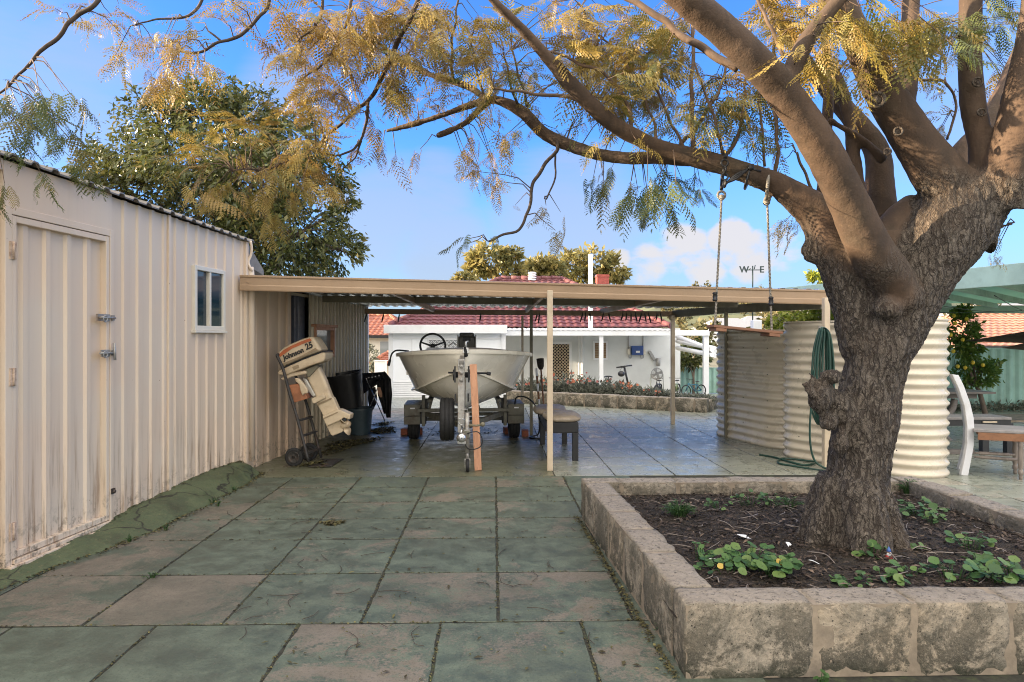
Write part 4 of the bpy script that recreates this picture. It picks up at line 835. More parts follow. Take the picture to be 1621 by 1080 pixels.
def cloth(name, outline, d0, th, mat, folds=.05):
    m = MB(); vs = []; nx, ny = 10, 12
    L, Rr = outline
    for side in (0, 1):
        for j in range(ny+1):
            t_ = j/ny
            def along(pl): k = t_*(len(pl)-1); i = min(int(k), len(pl)-2); f = k-i; return (pl[i][0]+(pl[i+1][0]-pl[i][0])*f, pl[i][1]+(pl[i+1][1]-pl[i][1])*f)
            a, b = along(L), along(Rr)
            for i in range(nx+1):
                u = i/nx; bul = math.sin(u*PI)*.9+.1; q = P(a[0]+(b[0]-a[0])*u, a[1]+(b[1]-a[1])*u, d0); f = folds*math.sin(u*9+t_*2)*.5+folds*mnoise.noise(Vector((u*4, t_*3, d0)))
                vs.append(q+FW*((th*bul if side else -th*bul)+f))
    w = (nx+1); o = (ny+1)*w; fs = []
    for j in range(ny):
        for i in range(nx): k = j*w+i; fs += [(k, k+1, k+w+1, k+w), (o+k, o+k+w, o+k+w+1, o+k+1)]
    for j in range(ny): fs += [(j*w, (j+1)*w, o+(j+1)*w, o+j*w), (j*w+nx, o+j*w+nx, o+(j+1)*w+nx, (j+1)*w+nx)]
    for i in range(nx): fs += [(i, o+i, o+i+1, i+1), (ny*w+i, ny*w+i+1, o+ny*w+i+1, o+ny*w+i)]
    m.add(vs, fs, True); return m
ws = thing('wetsuit', 'black wetsuit hung to dry over the end of the folding rack', 'wetsuit', tuple(P(608, 640, 11.85)))
cloth('', ([(600, 590), (603, 610), (607, 640), (611, 661)], [(609, 588), (619, 600), (621, 625), (619, 661)]), 11.85, .05, 'wetsuit').build('torso', M['wetsuit'], ws)
cloth('', ([(596, 604), (598, 625), (604, 645), (607, 655)], [(606, 600), (607, 625), (610, 645), (612, 655)]), 11.78, .03, 'wetsuit').build('arm', M['wetsuit'], ws)
cloth('', ([(583, 618), (582, 630), (584, 645), (588, 652)], [(594, 612), (597, 628), (596, 640), (592, 646)]), 12.0, .03, 'wetsuit').build('leg', M['wetsuit'], ws)
mb = cloth('', ([(597, 613), (598, 622), (601, 629)], [(602, 613), (605, 622), (605, 629)]), 11.73, .012, 'skin_patch', 0); mb.build('lining', M['skin_patch'], ws)
hb = cloth('', ([(573, 591), (573, 604), (575, 624)], [(606, 589), (606, 598), (601, 606)]), 12.05, .03, 'wetsuit'); tag(hb.build('black_towel', M['wetsuit'], None), 'black cloth draped over the top bars of the drying rack', 'cloth')
# ------------------------------------------------------------------ black bench with vinyl cushions, broom, pole
bn = thing('low_bench', 'narrow black bench carrying two worn brown cushions, behind the front carport post', 'bench', (.88, 9.5, 0))
mb = MB(); mb.span((.68, 8.80, .36), (1.09, 10.25, .50)); mb.build('seat', M['dark'], bn, bevel=.01)
for x, y in ((1.05, 8.84), (.72, 8.84), (.72, 10.2), (1.05, 10.2)): mb = MB(); mb.span((x-.038, y-.038, 0), (x+.038, y+.038, .358)); mb.build('leg', M['dark'], bn, bevel=.005)
def cushion(c, dx, dy, h, rz, label, nm):
    m = MB(); K, Lv = 28, 7; vs = []
    for i in range(Lv):
        ph = -PI/2+PI*i/(Lv-1); rr = max(math.cos(ph), .0)**.45; z = h/2*math.sin(ph)
        for j in range(K):
            a_ = 2*PI*j/K; ca, sa = math.cos(a_), math.sin(a_); q = (abs(ca)**3+abs(sa)**3)**(-1/3); w = 1+.05*mnoise.noise(Vector((ca*2, sa*2, c[0])))
            vs.append((dx/2*ca*q*rr*w, dy/2*sa*q*rr*w, z+.012*mnoise.noise(Vector((ca*3*rr, sa*3*rr, z*9)))))
    m.add(vs, [(i*K+j, i*K+(j+1) % K, (i+1)*K+(j+1) % K, (i+1)*K+j) for i in range(Lv-1) for j in range(K)], True)
    o = m.build('cushion', M['vinyl'], None, local=True); o.location = c; o.rotation_euler = (R(2), 0, rz); return tag(o, label, 'cushion')
cushion((.90, 9.12, .545), .50, .72, .10, .06, 'worn brown cushion on the near end of the black bench', 0); cushion((.80, 9.92, .55), .48, .75, .10, -.05, 'worn brown cushion on the far end of the black bench', 0)
bt = PG(864, 684); tp = P(855, 568, 11.75)
br = thing('broom', 'old broom standing on its handle with dark bristles up, leaning near the boat', 'broom', bt)
mb = MB(); mb.tube([bt+Vector((0, 0, .01)), bt.lerp(tp, .85)], .014, 8); mb.build('handle', M['brownwood'], br)
mb = MB(); a = bt.lerp(tp, .85); mb.tube([a, a.lerp(tp, .25), tp], [.03, .055, .065], 12); mb.build('bristles', M['brush'], br)
bt2 = PG(857, 684); m = MB()
tp2 = P(849, 585, 11.7)
po = thing('striped_pole', 'thin brown and white striped pole leaning beside the upturned broom', 'pole', bt2)
for i in range(8): m = MB(); m.tube([bt2.lerp(tp2, i/8)+Vector((0, 0, .02)), bt2.lerp(tp2, (i+1)/8)+Vector((0, 0, .02))], .018, 8); m.build('band', M['white'] if i % 2 else M['brownwood'], po)
# ------------------------------------------------------------------ water tanks and hose
def tank(F1, F2, r, e1, e2, h, label):
    F1 = Vector(F1); F2 = Vector(F2); u = (F2-F1).normalized(); n_ = Vector((-u.y, u.x))
    if n_.x < 0: n_ = -n_
    Ca = F1+n_*r+u*e1; Cb = F2+n_*r-u*e2; K = 20; base = []
    for j in range(K+1): a_ = PI*j/K; base.append((Ca, -n_*math.cos(a_)*-1*-1 if 0 else (n_*math.cos(a_)-u*math.sin(a_))))
    for j in range(K+1): a_ = PI*j/K; base.append((Cb, (-n_*math.cos(a_)+u*math.sin(a_))))
    # densify straight sides
    o = thing('water_tank', label, 'water tank', ((Ca.x+Cb.x)/2, (Ca.y+Cb.y)/2, 0)); lv = []; z = .0
    pitch = .115; N = int(h/pitch)*8
    for i in range(N+1): z = h*i/N; lv.append((z, .017*math.sin(2*PI*z/pitch)))
    def ring(z, d): return [(c+dr*(r+d)).to_tuple()+(z,) for c, dr in base]
    m = MB(); m.v = [q for z, d in lv for q in ring(z, d)]; m.a = [0]*len(m.v); B_ = len(base)
    for i in range(len(lv)-1):
        for j in range(B_): m.f.append((i*B_+j, i*B_+(j+1) % B_, (i+1)*B_+(j+1) % B_, (i+1)*B_+j)); m.sm.append(True)
    m.build('body', M['tank'], o)
    m = MB(); m.v = ring(h, .012)+ring(h+.02, .012)+ring(h+.02, -.03)+ring(h-.04, -.04); m.a = [0]*len(m.v)
    for i in range(3):
        for j in range(B_): m.f.append((i*B_+j, i*B_+(j+1) % B_, (i+1)*B_+(j+1) % B_, (i+1)*B_+j)); m.sm.append(False)
    m.f.append(tuple(3*B_+j for j in range(B_))); m.sm.append(False); m.build('lid', M['tank'], o)
    # rivet rows on the front side
    m = MB()
    for k in range(4):
        for s_ in (.18, .52, .86):
            q = (F1+(F2-F1)*s_); z = .3+k*.38; m.ball((q.x-n_.x*.012, q.y-n_.y*.012, z), .008, 6, 4)
    m.build('rivet', M['mesh_dark'], o); return o
tank((3.60, 11.22), (4.02, 9.55), .40, .28, .34, 1.69, 'narrow cream corrugated water tank, the farther one standing next to the paved yard')
tank((3.835, 9.15), (4.76, 7.50), .40, .30, .36, 1.79, 'cream corrugated water tank behind the tree trunk, with the green hose hung beside it')
hs = thing('garden_hose', 'dark green garden hose hung in long loops from the right carport post', 'hose', PG(1300, 740))
mb = MB(); hp = PG(1302, 742); hp = Vector((hp.x-.07, hp.y-.12, 0))
for k in range(7):
    o1, o2 = -.075+.02*k, -.02+.016*k; dz = random.uniform(-.05, .05); dy = -.02*(k % 3)
    mb.tube(smooth([(hp.x+o1-.05, hp.y+dy, .78+dz), (hp.x+o1-.03, hp.y+dy, 1.35), (hp.x+o1*.6, hp.y+dy, 1.64), (hp.x, hp.y+dy, 1.71), (hp.x+.06+o2*.4, hp.y+dy, 1.62), (hp.x+.07+o2, hp.y+dy, 1.2), (hp.x+.05+o2, hp.y+dy, .74+dz), (hp.x+o2-.02, hp.y+dy, .60+dz), (hp.x+o1-.05, hp.y+dy, .78+dz)], 6), .014, 6)
mb.tube(smooth([(hp.x-.06, hp.y-.02, 1.5), (hp.x-.13, hp.y-.03, .9), (hp.x-.16, hp.y-.04, .4), (hp.x-.10, hp.y-.05, .12), (hp.x+.05, hp.y-.10, .015), PG(1258, 738, .012), PG(1232, 733, .012), PG(1240, 726, .012), PG(1275, 729, .012), PG(1292, 732, .012), PG(1270, 736, .012), PG(1225, 724, .012), PG(1202, 720, .012)], 6), .013, 6)
mb.build('coil', M['hose'], hs); mb = MB(); mb.bar((hp.x-.02, hp.y-.02, 1.72), (hp.x+.03, hp.y+.10, 1.72), .05, .02); mb.build('hook', M['galv'], hs)
# ------------------------------------------------------------------ swing
sw = thing('rope_swing', 'wooden board swing hanging high on two pale ropes from the horizontal limb', 'swing', tuple(P(1178, 520, 4.55)))
ds = 4.55; A1, B1 = P(1142, 318, ds), P(1131.5, 517, ds); A2, B2 = P(1214.5, 322, ds), P(1222, 525, ds)
def rop(a, b, r=.0072):
    m = MB(); k = 60
    for ph in (0, 1, 2): m.tube([a.lerp(b, i/k)+Vector((math.cos(i*1.1+ph*2.094), math.sin(i*1.1+ph*2.094), 0))*r*.55 for i in range(k+1)], r*.62, 5)
    return m
m = rop(A1, B1+Vector((0, 0, -.03))); m.ball(P(1142, 313, ds), .022, 8, 6); m.ring(P(1142, 309, ds), (0, 1, 0), .025, .009, 12, 6); m.build('rope', M['rope'], sw)
m = rop(A2, B2+Vector((0, 0, -.03))); [m.ball(P(1214.5+x, 316+y, ds), .025, 8, 6) for x, y in ((0, 0), (2, -6), (-1, 4))]; m.tube(smooth([P(1213, 316, ds-.03), P(1215, 296, ds-.13), P(1217, 275, ds-.10), P(1216, 268, ds+.02), P(1216, 285, ds+.13), P(1214, 316, ds+.03)], 5), .011, 6); m.build('rope', M['rope'], sw)
for q in (P(1131.8, 470, ds), P(1220.5, 477, ds)): m = MB(); m.lathe(q+Vector((0, 0, -.03)), (0, 0, 1), [(0, .01), (.0, .015), (.015, .018), (.02, .013), (.03, .017), (.045, .012), (.05, .018), (.06, .014), (.06, .005)], 10); m.build('clip', M['dark'], sw)
m = MB(); a, b = P(1124, 516.5, ds), P(1232, 527, ds); m.bar(a, b, .17, .018); m.build('seat', M['seatwood'], sw, bevel=.003)
for t_ in (.11, .88): m = MB(); q = a.lerp(b, t_)+Vector((0, 0, -.02)); ax = (b-a).normalized(); m.bar(q-ax*.035, q+ax*.035, .17, .02); m.build('batten', M['seatwood'], sw, bevel=.002)
m = MB()
for k in range(4): m.ring(P(1147, 258+k*11, ds-.12), (1, 0, 0) if k % 2 else (0, 1, 0), .022, .007, 12, 6)
m.tube(smooth([P(1148, 250, ds-.11), P(1147, 240, ds), P(1145, 262, ds+.11), P(1142, 300, ds+.02)], 5), .012, 6); m.build('chain', M['dark'], sw)
m = MB()
for k in range(3): m.tube(smooth([P(1146, 290+2*k, ds-.10), P(1165, 283-3*k, ds-.125), P(1187, 265+k, ds-.10), P(1192, 262, ds-.02), P(1188, 276, ds+.12), P(1180, 298, ds+.03), P(1180, 293, ds-.09), P(1187, 268, ds-.11)], 5), .009, 6)
m.ball(P(1188, 266, ds-.11), .022, 8, 6); m.tube([P(1188, 266, ds-.115), P(1204, 272, ds-.12)], .008, 6); tag(m.build('black_lashing', M['dark'], None), 'black cord lashed round the horizontal limb between the two swing ropes', 'cord')
# ------------------------------------------------------------------ house, outbuilding, veranda
HY = 24.2; hz = gz(HY)
house = thing('main_house', 'low white house with a maroon tiled hip roof and a veranda on thin white posts', 'house', (2, HY, hz))
wl, wr = PY(690, 560, HY).x, PY(1077, 560, HY).x
sp = PY(916, 560, HY).x
mb = MB(); mb.span((wl, HY+.15, hz), (sp, HY+8, 1.9)); mb.span((sp, HY, hz), (wr, HY+8.2, 1.92)); mb.build('wall', M['whitebrick'], house)
def roof(par, xl, xr, y0, y1, ze, rl, rr, zr, mat, row=.33, pit=.26, name='roof', amp=.028):
    ym = (y0+y1)/2; m = MB()
    def face(p0, p1, q1, q0):        # eave p0->p1, ridge q0->q1
        p0, p1, q0, q1 = map(Vector, (p0, p1, q0, q1)); Ls = ((q0+q1)/2-(p0+p1)/2).length; n = max(2, int(Ls/row)); up = (p1-p0).cross(q0-p0).normalized()
        if up.z < 0: up = -up
        for i in range(n):
            t0, t1 = i/n, (i+1)/n; a0, b0 = p0.lerp(q0, t0), p1.lerp(q1, t0); a1, b1 = p0.lerp(q0, t1), p1.lerp(q1, t1); Lx = (b0-a0).length; k = max(2, int(Lx/pit*6)); vs = []
            ex = (b0-a0).normalized() if Lx > 1e-4 else Vector((1, 0, 0))
            for j in range(k+1):
                u = j/k; lo = a0.lerp(b0, u); hi = a1.lerp(b1, u); wv = lambda q: amp*(.5+.5*math.cos(2*PI*(q-p0).dot(ex)/pit))
                jit = .006*mnoise.noise(lo*3)
                vs += [lo+up*(.035+wv(lo)+jit), hi+up*(wv(hi)+jit), lo+up*(wv(lo)-.01)]
            m.add(vs, [(3*j, 3*j+3, 3*j+4, 3*j+1) for j in range(k)]+[(3*j+2, 3*j+5, 3*j+3, 3*j) for j in range(k)], False)
    E = [(xl, y0, ze), (xr, y0, ze), (xr, y1, ze), (xl, y1, ze)]; A_, B_ = (rl, ym, zr), (rr, ym, zr)
    face(E[0], E[1], B_, A_); face(E[2], E[3], A_, B_); face(E[1], E[2], B_, B_); face(E[3], E[0], A_, A_)
    for a, b in ((A_, B_), (E[0], A_), (E[1], B_), (E[2], B_), (E[3], A_)):
        a = Vector(a); b = Vector(b); k = max(2, int((b-a).length/.38))
        for i in range(k): m.tube([a.lerp(b, i/k)+Vector((0, 0, .05)), a.lerp(b, (i+1.08)/k)+Vector((0, 0, .035))], [.11, .095], 8)
    o = m.build(name, M[mat], par, fix=False); return o
e0 = 23.3
roof(house, PY(612, 517, e0).x, PY(1062, 517, e0).x, e0, 35, 1.6+16/FPX*e0, PY(793, 436, 29.1).x, PY(889, 436, 29.1).x, 1.6+92/FPX*29.1, 'tile')
mb = MB(); xl_, xr_ = PY(612, 520, e0).x, PY(1062, 520, e0).x; mb.span((xl_+.15, e0+.1, 1.84), (xr_-.1, 34.8, 1.90)); mb.build('soffit', M['white'], house)
VY = 21.3; vz = gz(VY); x0, x1 = PY(756, 528, VY).x, PY(1123, 528, VY).x
mb = MB(); mb.span((x0, VY-.03, 1.6+2.5/FPX*VY), (x1, VY+.03, 1.6+11/FPX*VY)); mb.build('veranda_beam', M['white'], house, bevel=.006)
mb = MB(); vs = []; n = 0; x = x0
while x < PY(1066, 520, VY).x:
    h = .02 if (n//2) % 2 else -.0; vs += [(x, VY-.06, 1.815+h), (x, HY-.3, 1.92+h)]; x += .04; n += 1
mb.add(vs, [(2*i, 2*i+2, 2*i+3, 2*i+1) for i in range(n-1)]); o = mb.build('veranda_roof', M['white'], house); s_ = o.modifiers.new('s', 'SOLIDIFY'); s_.thickness = .004
for px in (951.5, 1117.5):
    q = PY(px, 600, VY+.1); w = .13 if px < 1000 else .16; mb = MB(); mb.span((q.x-w/2, VY+.035, gz(VY)-.04), (q.x+w/2, VY+.035+w, 1.68)); mb.build('veranda_post', M['white'], house, bevel=.008)
for py0, py1 in ((540, 552), (551, 563), (533, 556)):
    mb = MB(); mb.tube([PY(1072, py0, 23.4), PY(1132, py1, 21.2)], .075, 10); mb.build('pergola_rail', M['white'], house)
# openings
def opening(px0, px1, py0, py1, Y, name, mat, frame_w=.07, inner='pane'):
    a = PY(px0, py1, Y); b = PY(px1, py0, Y); m = MB(); f = frame_w
    m.span((a.x-f, Y-.06, b.z), (b.x+f, Y-.004, b.z+f)); m.span((a.x-f, Y-.06, a.z-f), (b.x+f, Y-.004, a.z)); m.span((a.x-f, Y-.06, a.z), (a.x, Y-.004, b.z)); m.span((b.x, Y-.06, a.z), (b.x+f, Y-.004, b.z))
    o = m.build(name, M['white'], house if par_ is None else par_); m = MB(); m.span((a.x, Y-.035, a.z), (b.x, Y-.02, b.z)); m.build(inner, M[mat], o); return o, a, b
par_ = None
dr, a, b = opening(874, 901, 545, 612, HY+.13, 'door', 'void', .09, 'door_leaf')
mb = MB(); s_ = .115; Yd = HY+.085; W_, H_ = b.x-a.x, b.z-a.z
t_ = -H_
while t_ < W_+H_:
    for sg in (1, -1):
        pts = []
        for k in range(2):
            pass
        x_a, z_a, x_b, z_b = (t_, 0, t_+H_, H_) if sg == 1 else (t_, H_, t_+H_, 0)
        if x_a < 0: z_a += sg*(-x_a); x_a = 0
        if x_b > W_: z_b -= sg*(x_b-W_); x_b = W_
        if x_b > x_a: mb.bar((a.x+x_a, Yd, a.z+z_a), (a.x+x_b, Yd, a.z+z_b), .022, .01, up=(0, 1, 0))
    t_ += s_
mb.build('security_grille', M['lattice'], dr)
wn, a, b = opening(941.5, 959, 543, 567, HY-.0, 'window', 'screen', .06)
mb = MB()
for k in range(9): z = a.z+(b.z-a.z)*(k+.5)/9; mb.box(((a.x+b.x)/2, HY-.045, z), (b.x-a.x, .012, .018))
mb.build('louvre', M['brownwood'], wn)
mb = MB(); q = PY(922, 580, HY); mb.tube([(q.x, HY-.03, hz), (q.x, HY-.03, 1.85)], .04, 8); mb.build('downpipe', M['white'], house)
# roof fittings
mb = MB(); q = PY(935, 460, 22.9); mb.tube([(q.x, 22.9, 1.75), (q.x, 22.9, 1.6+131/FPX*22.9)], .075, 12); mb.lathe((q.x, 22.9, 1.6+131/FPX*22.9), (0, 0, 1), [(-.04, .08), (0, .085), (.02, .03)], 12); mb.build('flue_pipe', M['white'], house)
mb = MB(); a, b = PY(945.5, 470, 28.5), PY(964, 434.5, 28.5); mb.span((a.x, 28.5, 2.6), (b.x, 29.0, b.z)); mb.span((a.x-.02, 28.48, b.z-.1), (b.x+.02, 29.02, b.z-.04)); mb.build('chimney', M['redbrick'], house)
mb = MB(); q = PY(842.5, 445, 29.0)
for k in range(4): mb.lathe((q.x, 29.0, 4.0+.095*k), (0, 0, 1), [(0, .16), (.015, .18), (.05, .18), (.085, .12)], 14)
mb.build('roof_vent', M['white'], house)
# white outbuilding in front of the house, left of the veranda
OY = 20.0; oz = gz(OY)
ob = thing('white_outbuilding', 'white painted weatherboard outbuilding with flat fascia, behind the boat', 'outbuilding', (-1.5, OY, oz)); par_ = ob
xl, xr = PY(617, 560, OY).x, PY(799, 560, OY).x
mb = MB(); mb.span((xl, OY, oz-.05), (xr, OY+2.6, 1.75)); mb.build('wall', M['whitewall'], ob)
mb = MB(); zb = PY(700, 602, OY).z
for k in range(8): z = oz+(zb-oz)*k/8; mb.prism([(xl+.06, OY-.002, z), (xl+.06, OY-.03, z+.005), (xl+.06, OY-.008, z+(zb-oz)/8)], (xr-xl-.1, 0, 0))
mb.build('weatherboards', M['white'], ob)
mb = MB()
for px in (652, 690, 735): q = PY(px, 560, OY); mb.span((q.x-.012, OY-.012, zb), (q.x+.012, OY-.001, 1.55))
z = PY(700, 536, OY).z; mb.span((xl-.02, OY-.025, z-.02), (xr+.02, OY-.002, z+.02)); mb.span((xl-.03, OY-.05, oz), (xl+.10, OY-.003, 1.70)); mb.span((xr-.10, OY-.05, oz), (xr+.03, OY-.003, 1.70)); mb.build('trim', M['white'], ob)
a, b = PY(607, 528, OY-.35), PY(803, 514.5, OY-.35); mb = MB(); mb.span((a.x, OY-.35, a.z), (b.x, OY-.30, b.z)); mb.span((a.x, OY-.30, b.z-.05), (b.x, OY+2.6, b.z-.02)); mb.build('fascia', M['white'], ob, bevel=.01)
wn, a, b = opening(679, 729, 538.5, 552.5, OY, 'window', 'greyscreen', .05)
mb = MB(); Yd = OY-.04; W_, H_ = b.x-a.x, b.z-a.z; t_ = -H_
while t_ < W_+H_:
    for sg in (1, -1):
        x_a, z_a, x_b, z_b = (t_, 0, t_+H_, H_) if sg == 1 else (t_, H_, t_+H_, 0)
        if x_a < 0: z_a += sg*(-x_a); x_a = 0
        if x_b > W_: z_b -= sg*(x_b-W_); x_b = W_
        if x_b > x_a: mb.bar((a.x+x_a, Yd, a.z+z_a), (a.x+x_b, Yd, a.z+z_b), .014, .008, up=(0, 1, 0))
    t_ += .12
mb.build('diamond_grille', M['white'], wn)
# things on the house wall
ib = thing('inverter_box', 'blue electrical cabinet with side switches, fixed high on the white house wall', 'electrical box', tuple(PY(1007, 562, HY)))
a, b = PY(998.5, 562, HY), PY(1016.5, 547.5, HY); mb = MB(); mb.span((a.x, HY-.22, a.z), (b.x, HY-.005, b.z)); mb.build('cabinet', M['blue'], ib, bevel=.012)
mb = MB(); mb.span((a.x+.14, HY-.226, a.z+.08), (a.x+.28, HY-.221, a.z+.15)); mb.build('plate', M['white'], ib)
for px in (995, 1019): a2 = PY(px, 557, HY); mb = MB(); mb.box((a2.x, HY-.07, a2.z), (.08, .12, .2)); mb.build('switch', M['cream_wall'], ib, bevel=.01)
mb = MB()
for px in (994.5, 1017.5): t1 = PY(px, 552, HY); mb.tube([(t1.x, HY-.04, t1.z), (t1.x, HY-.04, 1.85)], .022, 6); t2 = PY(px+(4 if px < 1000 else -3), 563, HY); mb.tube(smooth([(t1.x, HY-.05, a2.z-.08), (t1.x+.02, HY-.05, a2.z-.2), (t2.x, HY-.05, a2.z-.22), (t2.x, HY-.05, a2.z-.12)], 4), .015, 6)
mb.build('conduit', M['grey'], ib)
fn = thing('pedestal_fan', 'large grey round fan on a forked stand against the house wall', 'fan', tuple(PY(1040, 625, 23.8)))
c = PY(1040, 592, 23.7); mb = MB(); mb.ring(c, (0, 1, 0), .20, .016, 28, 6)
for r_ in (.06, .10, .14, .17): mb.ring(c+Vector((0, -.05, 0)), (0, 1, 0), r_, .005, 24, 4)
for k in range(16): a_ = k*PI/8; mb.tube([c+Vector((0, -.055, 0)), c+Vector((.2*math.cos(a_), 0, .2*math.sin(a_)))], .004, 4)
mb.build('grille', M['grey'], fn); mb = MB(); mb.lathe(c+Vector((0, .03, 0)), (0, -1, 0), [(-.06, .05), (.04, .06), (.06, .02)], 12)
for k in range(4): a_ = k*PI/2+.4; e = Vector((math.cos(a_), 0, math.sin(a_))); f = Vector((-math.sin(a_), 0, math.cos(a_))); mb.add([c+e*.03-f*.02, c+e*.17-f*.07+Vector((0, .03, 0)), c+e*.18+f*.05, c+e*.03+f*.03], [(0, 1, 2, 3)])
mb.build('blades', M['grey'], fn); mb = MB(); zf = gz(23.7)
for sx in (-1, 1): mb.tube([c+Vector((sx*.21, 0, 0)), (c.x+sx*.23, c.y, zf+.02)], .014, 6); mb.tube([(c.x+sx*.23, c.y-.2, zf+.02), (c.x+sx*.23, c.y+.2, zf+.02)], .014, 6)
mb.build('stand', M['iron'], fn)
for pts, lb in ((((1028, 556), (1036, 570)), 'long dark brush fixed on the house wall above the round fan'),):
    a, b = PY(*pts[0], HY-.06), PY(*pts[1], HY-.06); mb = MB(); mb.bar(a, b, .10, .10); mb.bar(a.lerp(b, -.05)+Vector((0, .04, 0)), b.lerp(a, -.05)+Vector((0, .04, 0)), .12, .02); tag(mb.build('wall_brush', M['grey'], None, bevel=.01), lb, 'brush')
a = PY(1042, 568, HY-.12); mb = MB(); mb.lathe((a.x, HY-.12, a.z-.26), (0, 0, 1), [(0, .0), (0, .07), (.28, .09), (.28, .0)], 14); tag(mb.build('grey_sleeve', M['grey'], None), 'small grey bucket shaped holder on the house wall above the fan', 'holder')
def bike(px, py, Y, dirv, sc, mat, label):
    b = PY(px, py, Y); g = gz(Y); o = thing('bicycle', label, 'bicycle', (b.x, Y, g), 0, 'bicycles parked by the house'); d = Vector((dirv[0], dirv[1], 0)).normalized(); s = sc; z = Vector((0, 0, 1)); r = .31*s
    B = Vector((b.x, Y, g)); rw, fw = B-d*.5*s+z*r, B+d*.5*s+z*r; sd = Vector((-d.y, d.x, 0))
    for c in (rw, fw):
        m = MB(); m.ring(c, sd, r*.93, .034*s, 28, 6); w = m.build('wheel', M['rubber'], o); m = MB()
        for k in range(10): a_ = k*PI/5; m.tube([c, c+(d*math.cos(a_)+z*math.sin(a_))*r*.92], .004, 3)
        m.build('spokes', M['chrome'], w)
    bb = B-d*.08*s+z*.28*s; st_ = B-d*.22*s+z*.62*s; hd = B+d*.32*s+z*.72*s
    m = MB(); [m.tube(q, .034*s, 6) for q in ((bb, st_), (bb, hd), (st_, hd-z*.08*s), (bb, rw), (st_, rw), (hd, fw))]; m.build('frame', M[mat], o)
    m = MB(); m.tube([hd, hd+z*.2*s-d*.02], .016*s, 6); q = hd+z*.22*s; m.tube(smooth([q-sd*.28*s-d*.10*s, q-sd*.2*s, q, q+sd*.2*s, q+sd*.28*s-d*.10*s], 3), .016*s, 6); m.build('handlebar', M['dark'], o)
    m = MB(); m.tube([st_, st_+z*.14*s], .015*s, 6); m.ball(st_+z*.17*s-d*.02, (.12*s, .10*s, .035*s), 10, 6); m.build('saddle', M['dark'], o); return o
bike(1098, 620, 20.4, (-.9, -.35), .56, 'bike_blue', 'teal step through bicycle beside the white veranda corner post')
bike(1070, 622, 20.2, (-.5, -.87), .60, 'bike_green', 'olive and white small bicycle behind the cream carport post')
bike(1042, 622, 20.1, (-.45, -.9), .60, 'bike_grey', 'dark bicycle seen end on in front of the round fan')
sc = thing('electric_scooter', 'black stand up scooter with a helmet hung on its handlebar, before the house wall', 'scooter', (PY(994, 615, 20.2).x, 20.2, gz(20.2)))
mb = MB(); mb.tube([PY(988, 579, 20.2), PY(995, 612, 20.2)], .03, 8); mb.tube([PY(976, 582, 20.1), PY(1000, 578.5, 20.3)], .022, 8); mb.box(PY(986, 581, 20.15), (.14, .06, .06)); mb.build('stem', M['dark'], sc)
c = PY(995, 612, 20.2); mb = MB(); mb.lathe((c.x-.02, c.y, gz(20.2)+.11), (0, 1, 0), [(-.03, .03), (-.03, .10), (.03, .10), (.03, .03)], 16); mb.lathe((c.x+.5, c.y+.7, gz(20.9)+.11), (0, 1, 0), [(-.03, .03), (-.03, .10), (.03, .10), (.03, .03)], 16); mb.build('wheel', M['rubber'], sc)
mb = MB(); mb.bar((c.x, c.y, gz(20.2)+.14), (c.x+.5, c.y+.7, gz(20.9)+.14), .14, .05); mb.build('footboard', M['dark'], sc)
hm = thing('helmet', 'black cycling helmet hanging from the scooter handlebar', 'helmet', tuple(PY(983, 592, 20.1))); c = PY(983.5, 592, 20.05); mb = MB(); mb.ball(c, (.105, .12, .085), 16, 8); mb.build('shell', M['dark'], hm); mb = MB(); mb.tube(smooth([c+Vector((-.08, 0, 0)), c+Vector((-.02, 0, .13)), c+Vector((.05, 0, .17)), c+Vector((.09, 0, .02))], 4), .008, 5); mb.build('strap', M['grey'], hm)
hh = thing('handlebar_post', 'small black tee shaped handlebar sticking up behind the orange flowers', 'scooter', (PY(962, 600, 19.5).x, 19.5, gz(19.5)))
mb = MB(); a = PY(962.5, 598, 19.5); mb.tube([(a.x, 19.5, gz(19.5)+.1), PY(963, 597, 19.5)], .018, 6); mb.tube(smooth([PY(957, 597, 19.4), PY(960, 596, 19.5), PY(966, 596, 19.5), PY(969, 597, 19.6)], 3), .02, 6); mb.build('bar', M['dark'], hh); mb = MB(); mb.lathe((a.x, 19.5, gz(19.5)+.09), (1, 0, 0), [(-.02, .02), (-.02, .09), (.02, .09), (.02, .02)], 14); mb.build('wheel', M['rubber'], hh)
# rear limestone planter with orange flowers
ra, rb = PG(800, 637.5), PG(1119, 654); ra = Vector((ra.x, ra.y, 0)); rb = Vector((rb.x, rb.y, 0))
rp = thing('rear_flower_planter', 'low mossy limestone block retaining bed of orange flowers before the house', 'planter', ((ra+rb)/2)); ax = (rb-ra).normalized(); nl = Vector((-ax.y, ax.x, 0)); random.seed(3)
mb = MB(); mo = MB(); stone_wall(mb, mo, ra, rb, .26, .31, 0, zb=-.02, bl=.42); o = mb.build('front_wall', M['lime'], rp); mo.build('mortar', M['mortar'], o)
mb = MB(); stone_wall(mb, None, rb+nl*.265, rb+nl*1.5, .26, .29, 0, zb=-.05); mb.build('end_wall', M['lime'], rp)
mb = MB(); a, b, c, d = ra+nl*.25, rb+nl*.25-ax*.2, rb+nl*1.5-ax*.2, ra+nl*1.5; mb.prism([v+Vector((0, 0, -.3)) for v in (a, b, c, d)], (0, 0, .52)); mb.build('bed_soil', M['soil'], rp)
